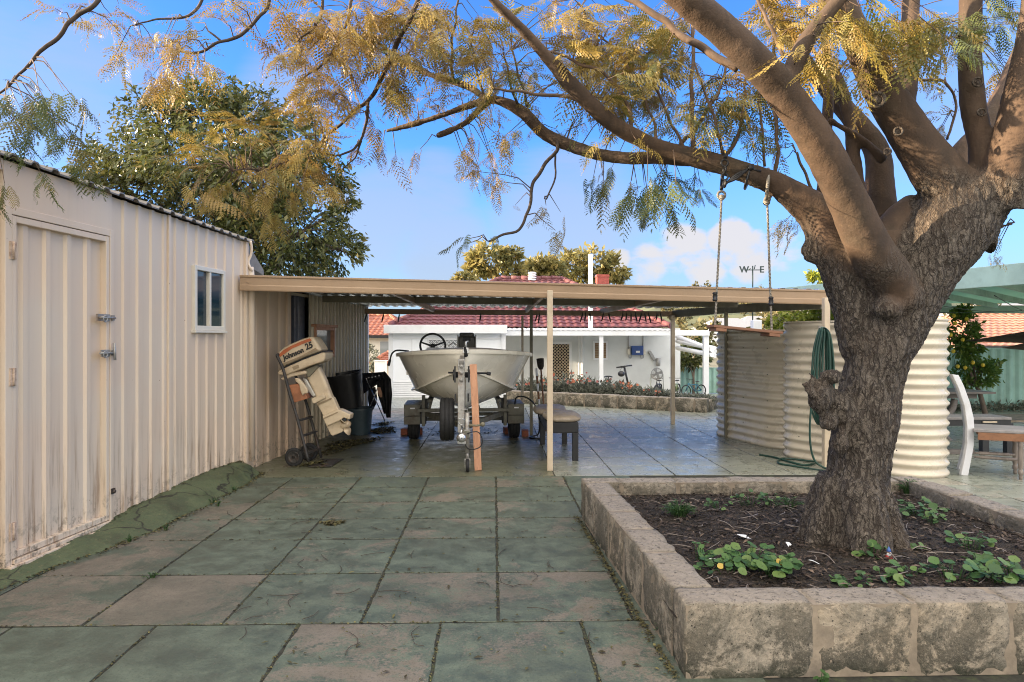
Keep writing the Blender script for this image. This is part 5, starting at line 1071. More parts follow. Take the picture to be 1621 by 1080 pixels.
def blades(name, parent, mat, pos, axs, ln, wd, val, nrm=None, fold=.0):
    n = len(pos); axs = axs/np.linalg.norm(axs, axis=1, keepdims=True)
    if nrm is None: nrm = rng.normal(size=(n, 3))
    sd = np.cross(axs, nrm); sd /= np.linalg.norm(sd, axis=1, keepdims=True)+1e-9; up = np.cross(sd, axs)
    V = np.zeros((n, 4, 3)); V[:, 0] = pos; V[:, 2] = pos+axs*ln[:, None]; V[:, 1] = pos+axs*(ln*.45)[:, None]+sd*(wd*.5)[:, None]+up*(ln*fold)[:, None]; V[:, 3] = pos+axs*(ln*.45)[:, None]-sd*(wd*.5)[:, None]+up*(ln*fold)[:, None]
    return npmesh(name, V.reshape(-1, 3), np.arange(4*n).reshape(n, 4), mat, parent, np.repeat(val, 4))
def bush(name, label, cat, c, rx, ry, h, n, leaf, mat, flowers=0, group=None, fsize=.05):
    t = thing(name, label, cat, c, 0, group); c = np.array(c); a_ = rng.uniform(0, 2*PI, n); r_ = np.sqrt(rng.uniform(0, 1, n)); zz = rng.uniform(0, 1, n)**.8
    hh_ = h*(1-.45*r_**2)*(.7+.3*np.sin(a_*3+c[0]*5)); pos = np.stack([c[0]+rx*r_*np.cos(a_), c[1]+ry*r_*np.sin(a_), c[2]+zz*hh_], 1)
    axs = np.stack([np.cos(a_)*r_+rng.normal(0, .5, n), np.sin(a_)*r_+rng.normal(0, .5, n), rng.uniform(.1, 1.1, n)], 1)
    blades('foliage', t, M[mat], pos, axs, rng.uniform(.6, 1.3, n)*leaf, rng.uniform(.2, .4, n)*leaf, rng.uniform(0, 1, n), fold=-.05)
    for k in range(flowers):
        q = Vector((c[0]+rx*.95*random.uniform(-1, 1), c[1]-ry*random.uniform(.0, .9), c[2]+h*random.uniform(.55, 1.05))); m = MB(); m.val = random.random(); R_ = fsize*random.uniform(.7, 1.2); nn_ = Vector((random.uniform(-.4, .4), -1, random.uniform(.2, .9))).normalized(); u, w, t2 = frame(nn_)
        for j in range(8):
            aa = 2*PI*j/8; e = u*math.cos(aa)+w*math.sin(aa); f = u*math.cos(aa+PI/2)+w*math.sin(aa+PI/2); m.add([q, q+e*R_*.6+f*R_*.28+t2*.01, q+e*R_+t2*.015, q+e*R_*.6-f*R_*.28+t2*.01], [(0, 1, 2, 3)])
        m.build('flower', M['flower'], t)
    return t
fl = [(818, 4, .36), (838, 4, .42), (872, 7, .50), (896, 8, .52), (918, 8, .47), (942, 4, .42), (962, 4, .38), (979, 7, .34), (1003, 3, .25), (1022, 2, .22), (1040, 3, .18), (1078, 0, .07), (1096, 0, .04)]
nm_ = ['hidden behind the carport posts', 'left of the front carport post', 'below the amber security door', 'with most blooms, right of the security door', 'taller clump left of the veranda post', 'thin clump round the foot of the veranda post', 'beside the small black handlebar', 'with a bright cluster below the scooter', 'low clump right of the scooter', 'smallest blooming clump left of the fan', 'in front of the fan stand', 'pale flowerless clump right of the cream post', 'last low clump near the planter end']
for (px, nf, h), nm in zip(fl, nm_):
    k = (px-800)/319; q = ra.lerp(rb, k)+nl*.72; bush('flower_bush', 'grey green '+('flower bush ' if nf else 'bush ')+nm, 'bush', (q.x, q.y, .2), .36, .36, h, 520, .13, 'greyleaf', nf, 'bushes in the rear planter', .038)
# ------------------------------------------------------------------ trees
def tree(name, label, base, trunk_pts, r0, clumps, n, leaf, mat, wr=.35, group=None, droop=.5, dens=None, cat='tree', bark_='trunkfar'):
    t = thing(name, label, cat, base, 0, group); b = Vector(base); m = MB(); tp = [b+Vector((0, 0, -.1))]+[Vector(q) for q in trunk_pts]; sm_ = smooth(tp, 4); k = len(sm_)
    m.tube(sm_, [r0*(1-.6*i/(k-1)) for i in range(k)], 9); top = Vector(sm_[-1]); m.build('trunk', M[bark_], t); m = MB(); tot = sum(c[1][0]*c[1][1]*c[1][2] for c in clumps)**1
    P_, A_, V_ = [], [], []
    for c, r in clumps:
        c = np.array(c); r = np.array(r); st = Vector(sm_[max(2, int(k*.55))]) if random.random() < .5 else top
        mid = st.lerp(Vector(c), .5)+Vector((random.uniform(-.2, .2), random.uniform(-.2, .2), random.uniform(0, .4)))*float(r.mean()); lp = smooth([st, mid, c], 4); m.tube(lp, [r0*.38*(1-.8*i/(len(lp)-1)) for i in range(len(lp))], 6)
        for _ in range(5):
            e = rng.normal(size=3); e /= np.linalg.norm(e); m.tube([Vector(c), Vector(c+e*r*.45)+Vector((0, 0, .1)), Vector(c+e*r*.85)], [r0*.1, r0*.06, r0*.03], 4)
        nn = int(n*(r[0]*r[1]*r[2])**.67/sum((q[1][0]*q[1][1]*q[1][2])**.67 for q in clumps))
        # sub clumps for uneven outline
        ns = max(6, int(nn/45)); e = rng.normal(size=(ns, 3)); e /= np.linalg.norm(e, axis=1, keepdims=True); sc_ = c+e*r*(rng.uniform(.25, 1, (ns, 1))**.5); tone = rng.uniform(0, 1, ns)
        idx = rng.integers(0, ns, nn); g = rng.normal(size=(nn, 3))*(r.mean()*.16); pos = sc_[idx]+g
        out = pos-c; out /= np.linalg.norm(out, axis=1, keepdims=True)+1e-6; ax = out*.8+rng.normal(size=(nn, 3))*.55; ax[:, 2] -= droop
        P_.append(pos); A_.append(ax); V_.append(np.clip(.35*tone[idx]+.35*rng.uniform(0, 1, nn)+.3*(rng.uniform(0, 1, nn) > .85), 0, 1))
    pos = np.concatenate(P_); ax = np.concatenate(A_); v = np.concatenate(V_); L = rng.uniform(.65, 1.3, len(pos))*leaf
    m.build('limbs', M[bark_], t); blades('crown', t, M[mat], pos, ax, L, L*wr*rng.uniform(.8, 1.2, len(pos)), v, fold=-.06); return t
D_ = 17.5
def cl(px, py, rx, ry, d, rd=None): q = P(px, py, d); return (tuple(q), (rx/FPX*d, rd if rd else rx/FPX*d, ry/FPX*d))
bT = PG(360, 640, 0); bT = P(350, 534, D_); bT.z = 0
tree('evergreen_tree', 'big dense evergreen tree with glossy leaves, rising behind the cream shed', tuple(bT), [bT+Vector((.1, 0, 2.0)), bT+Vector((-.1, .1, 3.4)), bT+Vector((.1, .1, 4.6))], .28,
     [cl(330, 185, 62, 42, D_), cl(250, 195, 62, 42, D_+.4), cl(205, 245, 62, 38, D_+.2), cl(400, 190, 58, 48, D_), cl(455, 225, 62, 52, D_-.3), cl(500, 290, 55, 55, D_), cl(300, 250, 85, 48, D_-.8), cl(400, 290, 90, 55, D_-.8), cl(480, 365, 78, 52, D_-.4), cl(400, 375, 90, 50, D_), cl(310, 325, 80, 52, D_+.4), cl(230, 300, 62, 40, D_+.6), cl(150, 262, 42, 26, D_+.8), cl(535, 395, 40, 38, D_), cl(545, 330, 25, 20, D_), cl(350, 145, 40, 22, D_+.3), cl(270, 160, 40, 22, D_+.3), cl(440, 425, 90, 35, D_+.3)], 34000, .165, 'gum', .36, droop=.55)
for i, (bx, cls, lb, n) in enumerate([(788, [(775, 412, 34, 18), (800, 400, 22, 13), (752, 425, 20, 14), (815, 432, 20, 12)], 'leftmost rounded gum tree showing above the house roof', 2600), (850, [(855, 420, 26, 14), (835, 428, 16, 9), (878, 430, 26, 16)], 'golden lit gum tree behind the white roof vent', 2000), (935, [(905, 418, 28, 16), (940, 412, 32, 16), (970, 428, 24, 20), (920, 436, 26, 12), (985, 438, 12, 12)], 'wide thin gum tree behind the white flue and chimney', 3000)]):
    d = 46+i*2; b = P(bx, 534, d); b.z = -.62; tree('gum_tree', lb, tuple(b), [b+Vector((.1, 0, 2.5)), Vector(P(bx, 440, d))], .16, [cl(*c, d) for c in cls], n, .42, 'gumfar', .42, 'trees beyond the house', .3)
b = P(735, 534, 40); b.z = -.62; tree('small_bush_tree', 'little bushy treetop left of the house ridge', tuple(b), [P(735, 480, 40)], .08, [cl(735, 440, 16, 6, 40), cl(722, 444, 8, 4, 40)], 400, .3, 'gumfar', .4)
b = PG(1562, 656); tree('lemon_tree', 'small lemon tree with yellow fruit in front of the green fence', (b.x, b.y, 0), [b+Vector((-.15, 0, .45)), P(1545, 610, b.y), P(1528, 570, b.y)], .055, [cl(1522, 520, 24, 28, b.y), cl(1515, 560, 24, 26, b.y), cl(1550, 590, 32, 16, b.y), cl(1575, 582, 20, 10, b.y), cl(1535, 545, 20, 20, b.y), cl(1525, 490, 10, 12, b.y), cl(1535, 610, 16, 8, b.y)], 3800, .095, 'lemon', .5, droop=.2)
lt = bpy.data.objects['lemon_tree']
for px, py in ((1512, 512), (1524, 538), (1509, 556), (1510, 500), (1530, 505), (1556, 578), (1528, 582), (1540, 574), (1516, 580), (1505, 530)):
    q = P(px, py, b.y-.28+random.uniform(-.05, .05)); m = MB(); m.lathe(q, (0, 0, 1), [(-.045, .003), (-.04, .014), (-.022, .032), (0, .036), (.022, .032), (.035, .015), (.042, .002)], 10); m.build('lemon', M['lemonfruit'], lt)
b = P(1290, 534, 14.5); b.z = 0; tree('yellow_green_bush', 'bright yellow green bush catching sun behind the water tanks', tuple(b), [b+Vector((0, 0, .9)), P(1285, 500, 14.5)], .06, [cl(1262, 505, 28, 18, 14.5), cl(1298, 497, 26, 20, 14.4), cl(1235, 512, 16, 10, 14.5), cl(1296, 438, 15, 8, 15), cl(1300, 465, 10, 18, 15)], 3000, .11, 'lime_bush', .5, cat='bush', droop=.2)
b = P(1098, 534, 26.5); b.z = -.6; tree('dark_shrub', 'dark green shrub over the fence past the veranda end', tuple(b), [P(1098, 575, 26.5)], .06, [cl(1095, 562, 22, 16, 26.5), cl(1112, 550, 14, 14, 26.8), cl(1085, 575, 14, 8, 26.3)], 1500, .2, 'gum', .4, cat='bush')
b = P(590, 534, 30); b.z = -.62; tree('thin_green_tree', 'narrow olive green tree in front of the far left tiled house', tuple(b), [P(588, 580, 30)], .06, [cl(585, 570, 10, 22, 30), cl(580, 550, 7, 12, 30), cl(596, 590, 8, 12, 30)], 1300, .16, 'greyleaf', .3)
# ------------------------------------------------------------------ neighbouring houses, fences, pergola
def hut(name, label, px0, px1, pyb, pye, pyr, d, depth, wallm, roofm, ridge=.3, group=None, win=True):
    a, b = P(px0, pye, d), P(px1, pye, d); zr = P(0, pyr, d).z+ (depth/2)*0; zb = -.62 if d < 60 else P(0, pyb, d).z
    t = thing(name, label, 'house', ((a.x+b.x)/2, a.y, zb), 0, group); m = MB(); m.span((a.x, a.y, zb), (b.x, a.y+depth, a.z)); w = m.build('wall', M[wallm], t)
    W_ = b.x-a.x; roof(t, a.x-.35, b.x+.35, a.y-.35, a.y+depth+.35, a.z, a.x+W_*ridge, b.x-W_*ridge, CAMH+(HOR-pyr)/FPX*(d+depth/2), roofm, .4 if d < 60 else 1.2, .3 if d < 60 else 1.0)
    if win:
        for k in (.25, .68):
            m = MB(); x = a.x+W_*k; h_ = (a.z-zb); m.span((x, a.y-.04, zb+h_*.45), (x+min(1.3, W_*.2), a.y-.005, zb+h_*.85)); m.build('window', M['pane2'], t)
    m = MB(); m.span((a.x-.38, a.y-.40, a.z-.16), (b.x+.38, a.y-.36, a.z)); m.build('gutter', M['dark'] if d < 60 else M['white'], t); return t
hut('tiled_house', 'cream house with terracotta tile roof seen between lean-to and outbuilding', 520, 640, 600, 531, 500, 38, 9, 'cream_wall', 'tile_o', .35)
mb = None
t = thing('lower_tiled_porch', 'low terracotta tiled porch roof in front of the cream house', 'porch', tuple(P(605, 590, 33))); roof(t, P(588, 577, 33).x, P(640, 577, 33).x, 32.6, 36, P(0, 577, 33).z, P(612, 577, 34).x, P(632, 560, 34).x, P(0, 560, 34.3).z, 'tile_o'); mb = MB(); mb.span((P(600, 577, 33).x, 33, -.62), (P(632, 577, 33).x, 35.5, P(0, 577, 33).z)); mb.build('wall', M['cream_wall'], t)
q = P(602, 590, 29); mb = MB(); mb.span((q.x-.22, 29, -.62), (q.x+.24, 29.4, P(0, 572, 29).z)); mb.span((q.x-.27, 28.96, P(0, 572, 29).z), (q.x+.29, 29.44, P(0, 571, 29).z)); tag(mb.build('white_pillar', M['white'], None, bevel=.01), 'plain white gate pillar standing beyond the drying rack', 'pillar')
hut('tiled_house', 'brick house with broad pale terracotta roof behind the green fence', 1545, 1900, 600, 548, 498, 27, 9, 'cream_wall', 'tile_p', .30)
# hillside
mb = MB(); hx = np.linspace(-60, 240, 40); hy = np.linspace(75, 230, 26)
def hillz(x, y): u = max(0, min(1, (y-75)/90)); e = max(0, min(1, (x-12)/30)); return -.7+(11.5*u**1.1+1.2*mnoise.noise(Vector((x*.04, y*.04, 0))))*(.12+.88*e)
for y in hy:
    for x in hx: mb.v.append((x, y, hillz(x, y))); mb.a.append(0)
for i in range(25):
    for j in range(39): k = i*40+j; mb.f.append((k, k+1, k+41, k+40)); mb.sm.append(True)
tag(mb.build('hillside', M['hill'], fix=False), kind='structure')
hb = [(1215, 512, 95, 'white flat roofed house on the hillside seen over the far tank'), (1255, 500, 120, 'pale house high on the hillside behind the swing ropes'), (1165, 520, 90, 'grey roofed house low on the hillside'), (1545, 497, 110, 'white hillside house above the lemon tree'), (1600, 490, 125, 'grey hillside house at the right edge under the green pergola'), (1575, 503, 85, 'low pale house below the hillside houses at right')]
for i, (px, py, d, lb) in enumerate(hb):
    q = P(px, py, d); z0 = hillz(q.x, q.y); W_ = 7; t = thing('hillside_house', lb, 'house', (q.x, q.y, z0), 0, 'houses on the hillside'); mb = MB(); mb.span((q.x-W_/2, q.y, z0-1), (q.x+W_/2, q.y+7, z0+2.6)); mb.build('wall', M['cream_wall'] if i % 2 else M['white'], t); mb = MB(); mb.add([(q.x-W_/2-.4, q.y-.4, z0+2.6), (q.x+W_/2+.4, q.y-.4, z0+2.6), (q.x+W_/2+.4, q.y+7.4, z0+2.6), (q.x-W_/2-.4, q.y+7.4, z0+2.6), (q.x-1.5, q.y+3.5, z0+4), (q.x+1.5, q.y+3.5, z0+4)], [(0, 1, 5, 4), (1, 2, 5), (2, 3, 4, 5), (3, 0, 4)]); mb.build('roof', M['tile_p'] if i in (1, 5) else M['grey'], t)
    mb = MB()
    for k in (-2.2, .8): mb.span((q.x+k, q.y-.06, z0+1), (q.x+k+1.3, q.y-.01, z0+2.1)); 
    mb.build('window', M['pane2'], t)
for i in range(34):
    px = random.choice([random.uniform(1040, 1150), random.uniform(1120, 1320), random.uniform(1120, 1250), random.uniform(1525, 1640)]); d = random.uniform(62, 150); q = P(px, 520, d); z0 = hillz(q.x, q.y) if q.y > 75 else -.62; r_ = random.uniform(1.3, 2.6)
    tree('hillside_tree', 'scrubby olive or rusty tree among the houses on the hillside', (q.x, q.y, z0), [Vector((q.x, q.y, z0+r_))], .12, [((q.x+random.uniform(-1, 1)*r_*.5, q.y, z0+r_*random.uniform(1, 1.5)), (r_, r_, r_*.75)) for _ in range(2)], 420, .55, 'scrub', .6, 'trees on the hillside', .1)
# green fences
def fence(a, b, z0, z1, mat, label, nm='steel_fence', pitch=.19):
    a = Vector(a); b = Vector(b); d = (b-a).normalized(); L = (b-a).length; n_ = Vector((d.y, -d.x, 0)); t = thing(nm, label, 'fence', (a+b)/2); m = MB(); vs = []; s_ = 0; k = 0
    while s_ < L: h = .03 if (k//2) % 2 else 0; q = a+d*s_+n_*h; vs += [(q.x, q.y, z0), (q.x, q.y, z1)]; s_ += pitch*(.32 if k % 2 else .18); k += 1
    m.add(vs, [(2*i, 2*i+2, 2*i+3, 2*i+1) for i in range(k-1)]); o = m.build('sheets', M[mat], t); so = o.modifiers.new('s', 'SOLIDIFY'); so.thickness = .004
    m = MB(); m.bar((a.x, a.y, z1-.01), (b.x, b.y, z1-.01), .06, .04); m.build('rail', M[mat], t); m = MB(); s_ = 0
    while s_ < L: q = a+d*s_-n_*.05; m = MB(); m.span((q.x-.03, q.y-.03, z0), (q.x+.03, q.y+.03, z1-.035)); m.build('post', M[mat], t); s_ += 2.4
    return t
fence((6.0, 15.0, 0), (19, 14.0, 0), -.02, 1.36, 'gsteel', 'pale green corrugated steel fence along the right side behind the lemon tree')
fence((PY(1070, 600, 27).x, 27, 0), (PY(1160, 600, 25).x+2, 26, 0), -.6, .40, 'gsteel', 'pale green fence section seen past the end of the veranda')
# ground plants at the fence
for i, px in enumerate(range(1500, 1640, 22)): q = PG(px, 650); bush('fence_plant', 'low grey green plant growing along the foot of the green fence', 'plant', (q.x, q.y-.1, 0), .22, .15, .22, 150, .10, 'greyleaf', 0, 'plants along the fence foot')
mb = MB(); a = PG(1600, 668); mb.prism([(a.x-.1, a.y, 0), (a.x+3, a.y-.4, 0), (a.x+3, a.y+1.2, 0), (a.x-.5, a.y+.9, 0)], (0, 0, .03)); tag(mb.build('gravel_strip', M['mortar'], None), kind='structure')
# green pergola roof to the right of the tanks
pg = thing('green_pergola', 'faded green timber patio roof crossing behind the tree trunk at the right', 'pergola', (7, 11, 0))
a, b = P(1236, 458, 12.4), P(1700, 409, 7.6); a.z = b.z = 2.36; m = MB(); m.bar(a, b, .05, .26); m.build('fascia_beam', M['gpaint'], pg, bevel=.006)
far = [P(1330, 485, 14.9), P(1850, 485, 14.9)]; mb = MB(); c, d = far; c.z = d.z = 2.2; m = MB(); m.bar(c, d, .08, .16); m.build('rear_beam', M['gpaint'], pg, bevel=.006)
bb_ = b.lerp(d, 0); mb = MB(); mb.add([(a.x, a.y+.06, 2.44), (b.x, b.y+.06, 2.44), (d.x+2, d.y, 2.34), (c.x-.5, c.y, 2.34), (a.x, a.y+.06, 2.45), (b.x, b.y+.06, 2.45), (d.x+2, d.y, 2.35), (c.x-.5, c.y, 2.35)], [(0, 3, 2, 1), (4, 5, 6, 7), (0, 1, 5, 4), (1, 2, 6, 5), (2, 3, 7, 6), (3, 0, 4, 7)]); mb.build('roof_sheet', M['gsheet'], pg)
for k in range(7): s_ = a.lerp(b, .08+.14*k); m = MB(); e = c.lerp(d, .05+.14*k); m.bar((s_.x, s_.y+.06, 2.36), (e.x, e.y-.06, 2.28), .045, .10); m.build('rafter', M['gpaint'], pg)
for q in (a.lerp(b, .30), c.lerp(d, .03), c.lerp(d, .95), b): m = MB(); m.span((q.x-.045, q.y+.035, 0), (q.x+.045, q.y+.125, 2.24)); m.build('post', M['gpaint'], pg)
m = MB()
for k in range(6): q0_, q1_ = a.lerp(b, .2+.13*k)+Vector((.2, .5, -.22)), c.lerp(d, .1+.15*((k*3) % 6))+Vector((0, -.5, -.02)); m.tube(smooth([q0_, q0_.lerp(q1_, .5)+Vector((0, 0, -.10)), q1_], 6), .006, 5)
tag(m.build('hanging_wires', M['dark'], None), 'thin dark wires strung under the green pergola roof', 'wire')
# shade sails
def sail(pts, label):
    m = MB(); a, b, c = [Vector(q) for q in pts]; n = 12; vs = []; idx = {}
    for i in range(n+1):
        for j in range(n+1-i):
            u, v = i/n, j/n; w = 1-u-v; q = a*w+b*u+c*v; ctr = (a+b+c)/3; q = q+(ctr-q)*.55*(u*v+v*w+u*w-3*u*v*w)*.6+Vector((0, 0, -.25*u*v*w*4)); idx[i, j] = len(vs); vs.append(q)
    fs = []
    for i in range(n):
        for j in range(n-i):
            fs.append((idx[i, j], idx[i+1, j], idx[i, j+1]))
            if j < n-i-1: fs.append((idx[i+1, j], idx[i+1, j+1], idx[i, j+1]))
    m.add(vs, fs, True); o = m.build('shade_sail', M['sail'], None); s_ = o.modifiers.new('s', 'SOLIDIFY'); s_.thickness = .004; return tag(o, label, 'shade sail')
sail((P(1526, 540, 13.6), P(1690, 512, 10.5), P(1720, 548, 12)), 'upper brown triangular shade sail above the green fence'); sail((P(1586, 551, 12.6), P(1700, 522, 10), P(1720, 566, 11)), 'lower brown triangular shade sail near the right edge')
# weather vane on its white post
wv = thing('weathervane', 'black weathervane with W and E letters on a thin pole above the carport roof', 'weathervane', (P(1197, 534, 16).x, P(1197, 534, 16).y, 0)); q = P(1197, 505, 16)
m = MB(); m.span((q.x-.10, q.y-.1, 0), (q.x+.10, q.y+.1, 2.0)); m.build('post', M['white'], wv, bevel=.01); q = P(1191.5, 440, 16); m = MB(); m.tube([(q.x, q.y, 1.98), P(1191.5, 421, 16)], .016, 6); m.tube([P(1178, 427.5, 16), P(1205, 427.5, 16)], .012, 6); m.tube([P(1191, 427.5, 15.75), P(1191, 427.5, 16.25)], .012, 6)
m.tube([P(1194, 426, 16.25), P(1195.5, 420, 16.3)], .012, 5); m.tube([P(1184, 428, 15.8), P(1188, 425, 15.7)], .01, 5); m.build('pole', M['iron'], wv)
for ch, px in (('W', 1178), ('E', 1206)): o_ = P(px, 431.5, 16); text(ch, .21, o_, RT, UP, 'iron', wv, ext=.012)
# ------------------------------------------------------------------ furniture at the right edge
ch = thing('dining_chair', 'wooden dining chair with tall curved white back legs and turned grey front legs', 'chair', PG(1565, 755))
def CC(X, Y): return 1480+X/5.68, 580+Y/5.68
leg = [(155, 72), (215, 80), (262, 175), (318, 330), (352, 470), (357, 600), (350, 725), (325, 860), (300, 985), (236, 980), (268, 830), (290, 700), (292, 540), (268, 360), (215, 200)]
m = MB(); m.prism([P(*CC(x, y), 7.90) for x, y in leg], FW*.045); m.build('back_leg', M['chairwhite'], ch, bevel=.006)
m = MB(); m.prism([P(*CC(x-18-.018*max(0, y-540), y-.10*max(0, y-480)-.0*y), 8.28) for x, y in leg], FW*.045); m.build('back_leg', M['chairwhite'], ch, bevel=.006)
for (X, Y) in ((215, 160), (300, 400)): a, b = P(*CC(X, Y), 7.94), P(*CC(X-18, Y), 8.28); m = MB(); m.bar(a, b, .05, .10); m.build('back_rail', M['chairwhite'], ch, bevel=.005)
a, b, c, d = P(*CC(345, 575), 7.80), P(*CC(850, 600), 7.62), P(*CC(800, 545), 8.08), P(*CC(335, 520), 8.30)
for q in (a, b, c, d): q.z = .515
m = MB(); m.prism([a, b, c, d], (0, 0, .035)); m.build('seat', M['chairseat'], ch, bevel=.008); m = MB()
for u, v in ((a, b), (b, c), (c, d)): uu = u.lerp(v, .06)+(Vector(((a+c)/2))-u)*.05; vv = v.lerp(u, .06)+(Vector(((a+c)/2))-v)*.05; m.bar((uu.x, uu.y, .472), (vv.x, vv.y, .472), .022, .085)
m.build('apron', M['brownwood'], ch)
for q in (PG(*CC(772, 1018)), PG(*CC(722, 968))): m = MB(); m.lathe((q.x, q.y, 0), (0, 0, 1), [(0, .0), (0, .017), (.03, .022), (.05, .018), (.06, .028), (.10, .028), (.11, .019), (.13, .027), (.30, .03), (.36, .024), (.375, .031), (.39, .024), (.42, .03), (.43, .03), (.43, 0)], 14); m.build('front_leg', M['legwood'], ch)
m = MB()
for p0, p1 in (((352, 812), (762, 842)), ((350, 778), (715, 796))): q, r_ = P(*CC(*p0), 7.95), P(*CC(*p1), 7.85); m.tube([q, q.lerp(r_, .12), q.lerp(r_, .14), q.lerp(r_, .5), q.lerp(r_, .86), q.lerp(r_, .88), r_], [.012, .014, .02, .019, .02, .014, .012], 8)
m.build('stretcher', M['legwood'], ch)
bn = thing('dark_bench', 'black wooden bench drawn up to the outdoor table, behind the dining chair', 'bench', tuple(PG(1560, 720))); a, b = P(1440, 666, 9.3), P(1602, 666, 9.3); a.z = b.z = .475
m = MB(); m.prism([a, b, b+FW*.42+RT*.0, a+FW*.42], (0, 0, .035)); m.build('seat', M['chairseat'], bn, bevel=.004); m = MB(); m.prism([a+FW*.02+Vector((0, 0, -.085)), b+FW*.02+Vector((0, 0, -.085)), b+FW*.40+Vector((0, 0, -.085)), a+FW*.40+Vector((0, 0, -.085))], (0, 0, .083)); m.build('apron', M['dark'], bn)
for px in (1450, 1557.5, 1596):
    for dd in (9.38, 9.64): q = P(px, 700, dd); m = MB(); m.span((q.x-.045, q.y-.04, 0), (q.x+.045, q.y+.04, .389)); m.build('leg', M['dark'], bn)
m = MB(); q = P(1567, 667.5, 9.30); m.box((q.x, q.y, .445), (.19, .02, .018)); m.build('label_plate', M['cream'], bn)
tb = thing('outdoor_table', 'grey timber outdoor table with curved trestle legs, partly behind the white tank end', 'table', tuple(PG(1480, 690))); m = MB(); a, b = P(1400, 622, 10.4), P(1577, 622, 10.4); a.z = b.z = .735; m.prism([a, b, b+FW*.85, a+FW*.85], (0, 0, .03)); m.build('tabletop', M['greywood'], tb, bevel=.004)
m = MB(); a, b = P(1410, 628, 10.6), P(1545, 628, 10.6); a.z = b.z = .69; m.bar(a, b, .05, .08); m.build('rail', M['greywood'], tb)
for dd in (10.65, 11.0):
    m = MB(); m.tube(smooth([P(1511, 632, dd), P(1507, 648, dd), P(1495, 662, dd), P(1482, 672, dd), P(1480, 684, dd), P(1498, 694, dd), P(1518, 715, dd)], 5), .055, 6); m.build('trestle_leg', M['greywood'], tb)
m = MB(); a = PG(1500, 719); m.bar((a.x, a.y, .035), (a.x+.35, a.y, .035), .07, .06); m.build('foot', M['greywood'], tb)

# unseen house added beyond the shed, stepped in height to block the low sun
nh = thing('unseen_blocker_house', 'unseen tiled house added beyond the cream shed to block the low sun', 'house', (-12, 13, 0)); mb = MB(); mb.span((-14.5, 6.4, -.1), (-9.5, 20, 4.4)); mb.build('wall', M['cream_wall'], nh); mb = MB(); mb.span((-14.3, -6, -.1), (-9.7, 6.39, 3.3)); mb.build('wing', M['cream_wall'], nh)
def gable(xl, xr, y0, y1, ze, zr): m = MB(); xm = (xl+xr)/2; m.prism([(xl-.4, y0, ze-.1), (xr+.4, y0, ze-.1), (xm, y0, zr)], (0, y1-y0, 0)); m.build('roof', M['tile_o'], nh)
gable(-14.5, -9.5, 6.2, 20.2, 4.42, 6.1); gable(-14.3, -9.7, -6.2, 6.18, 3.32, 4.3)
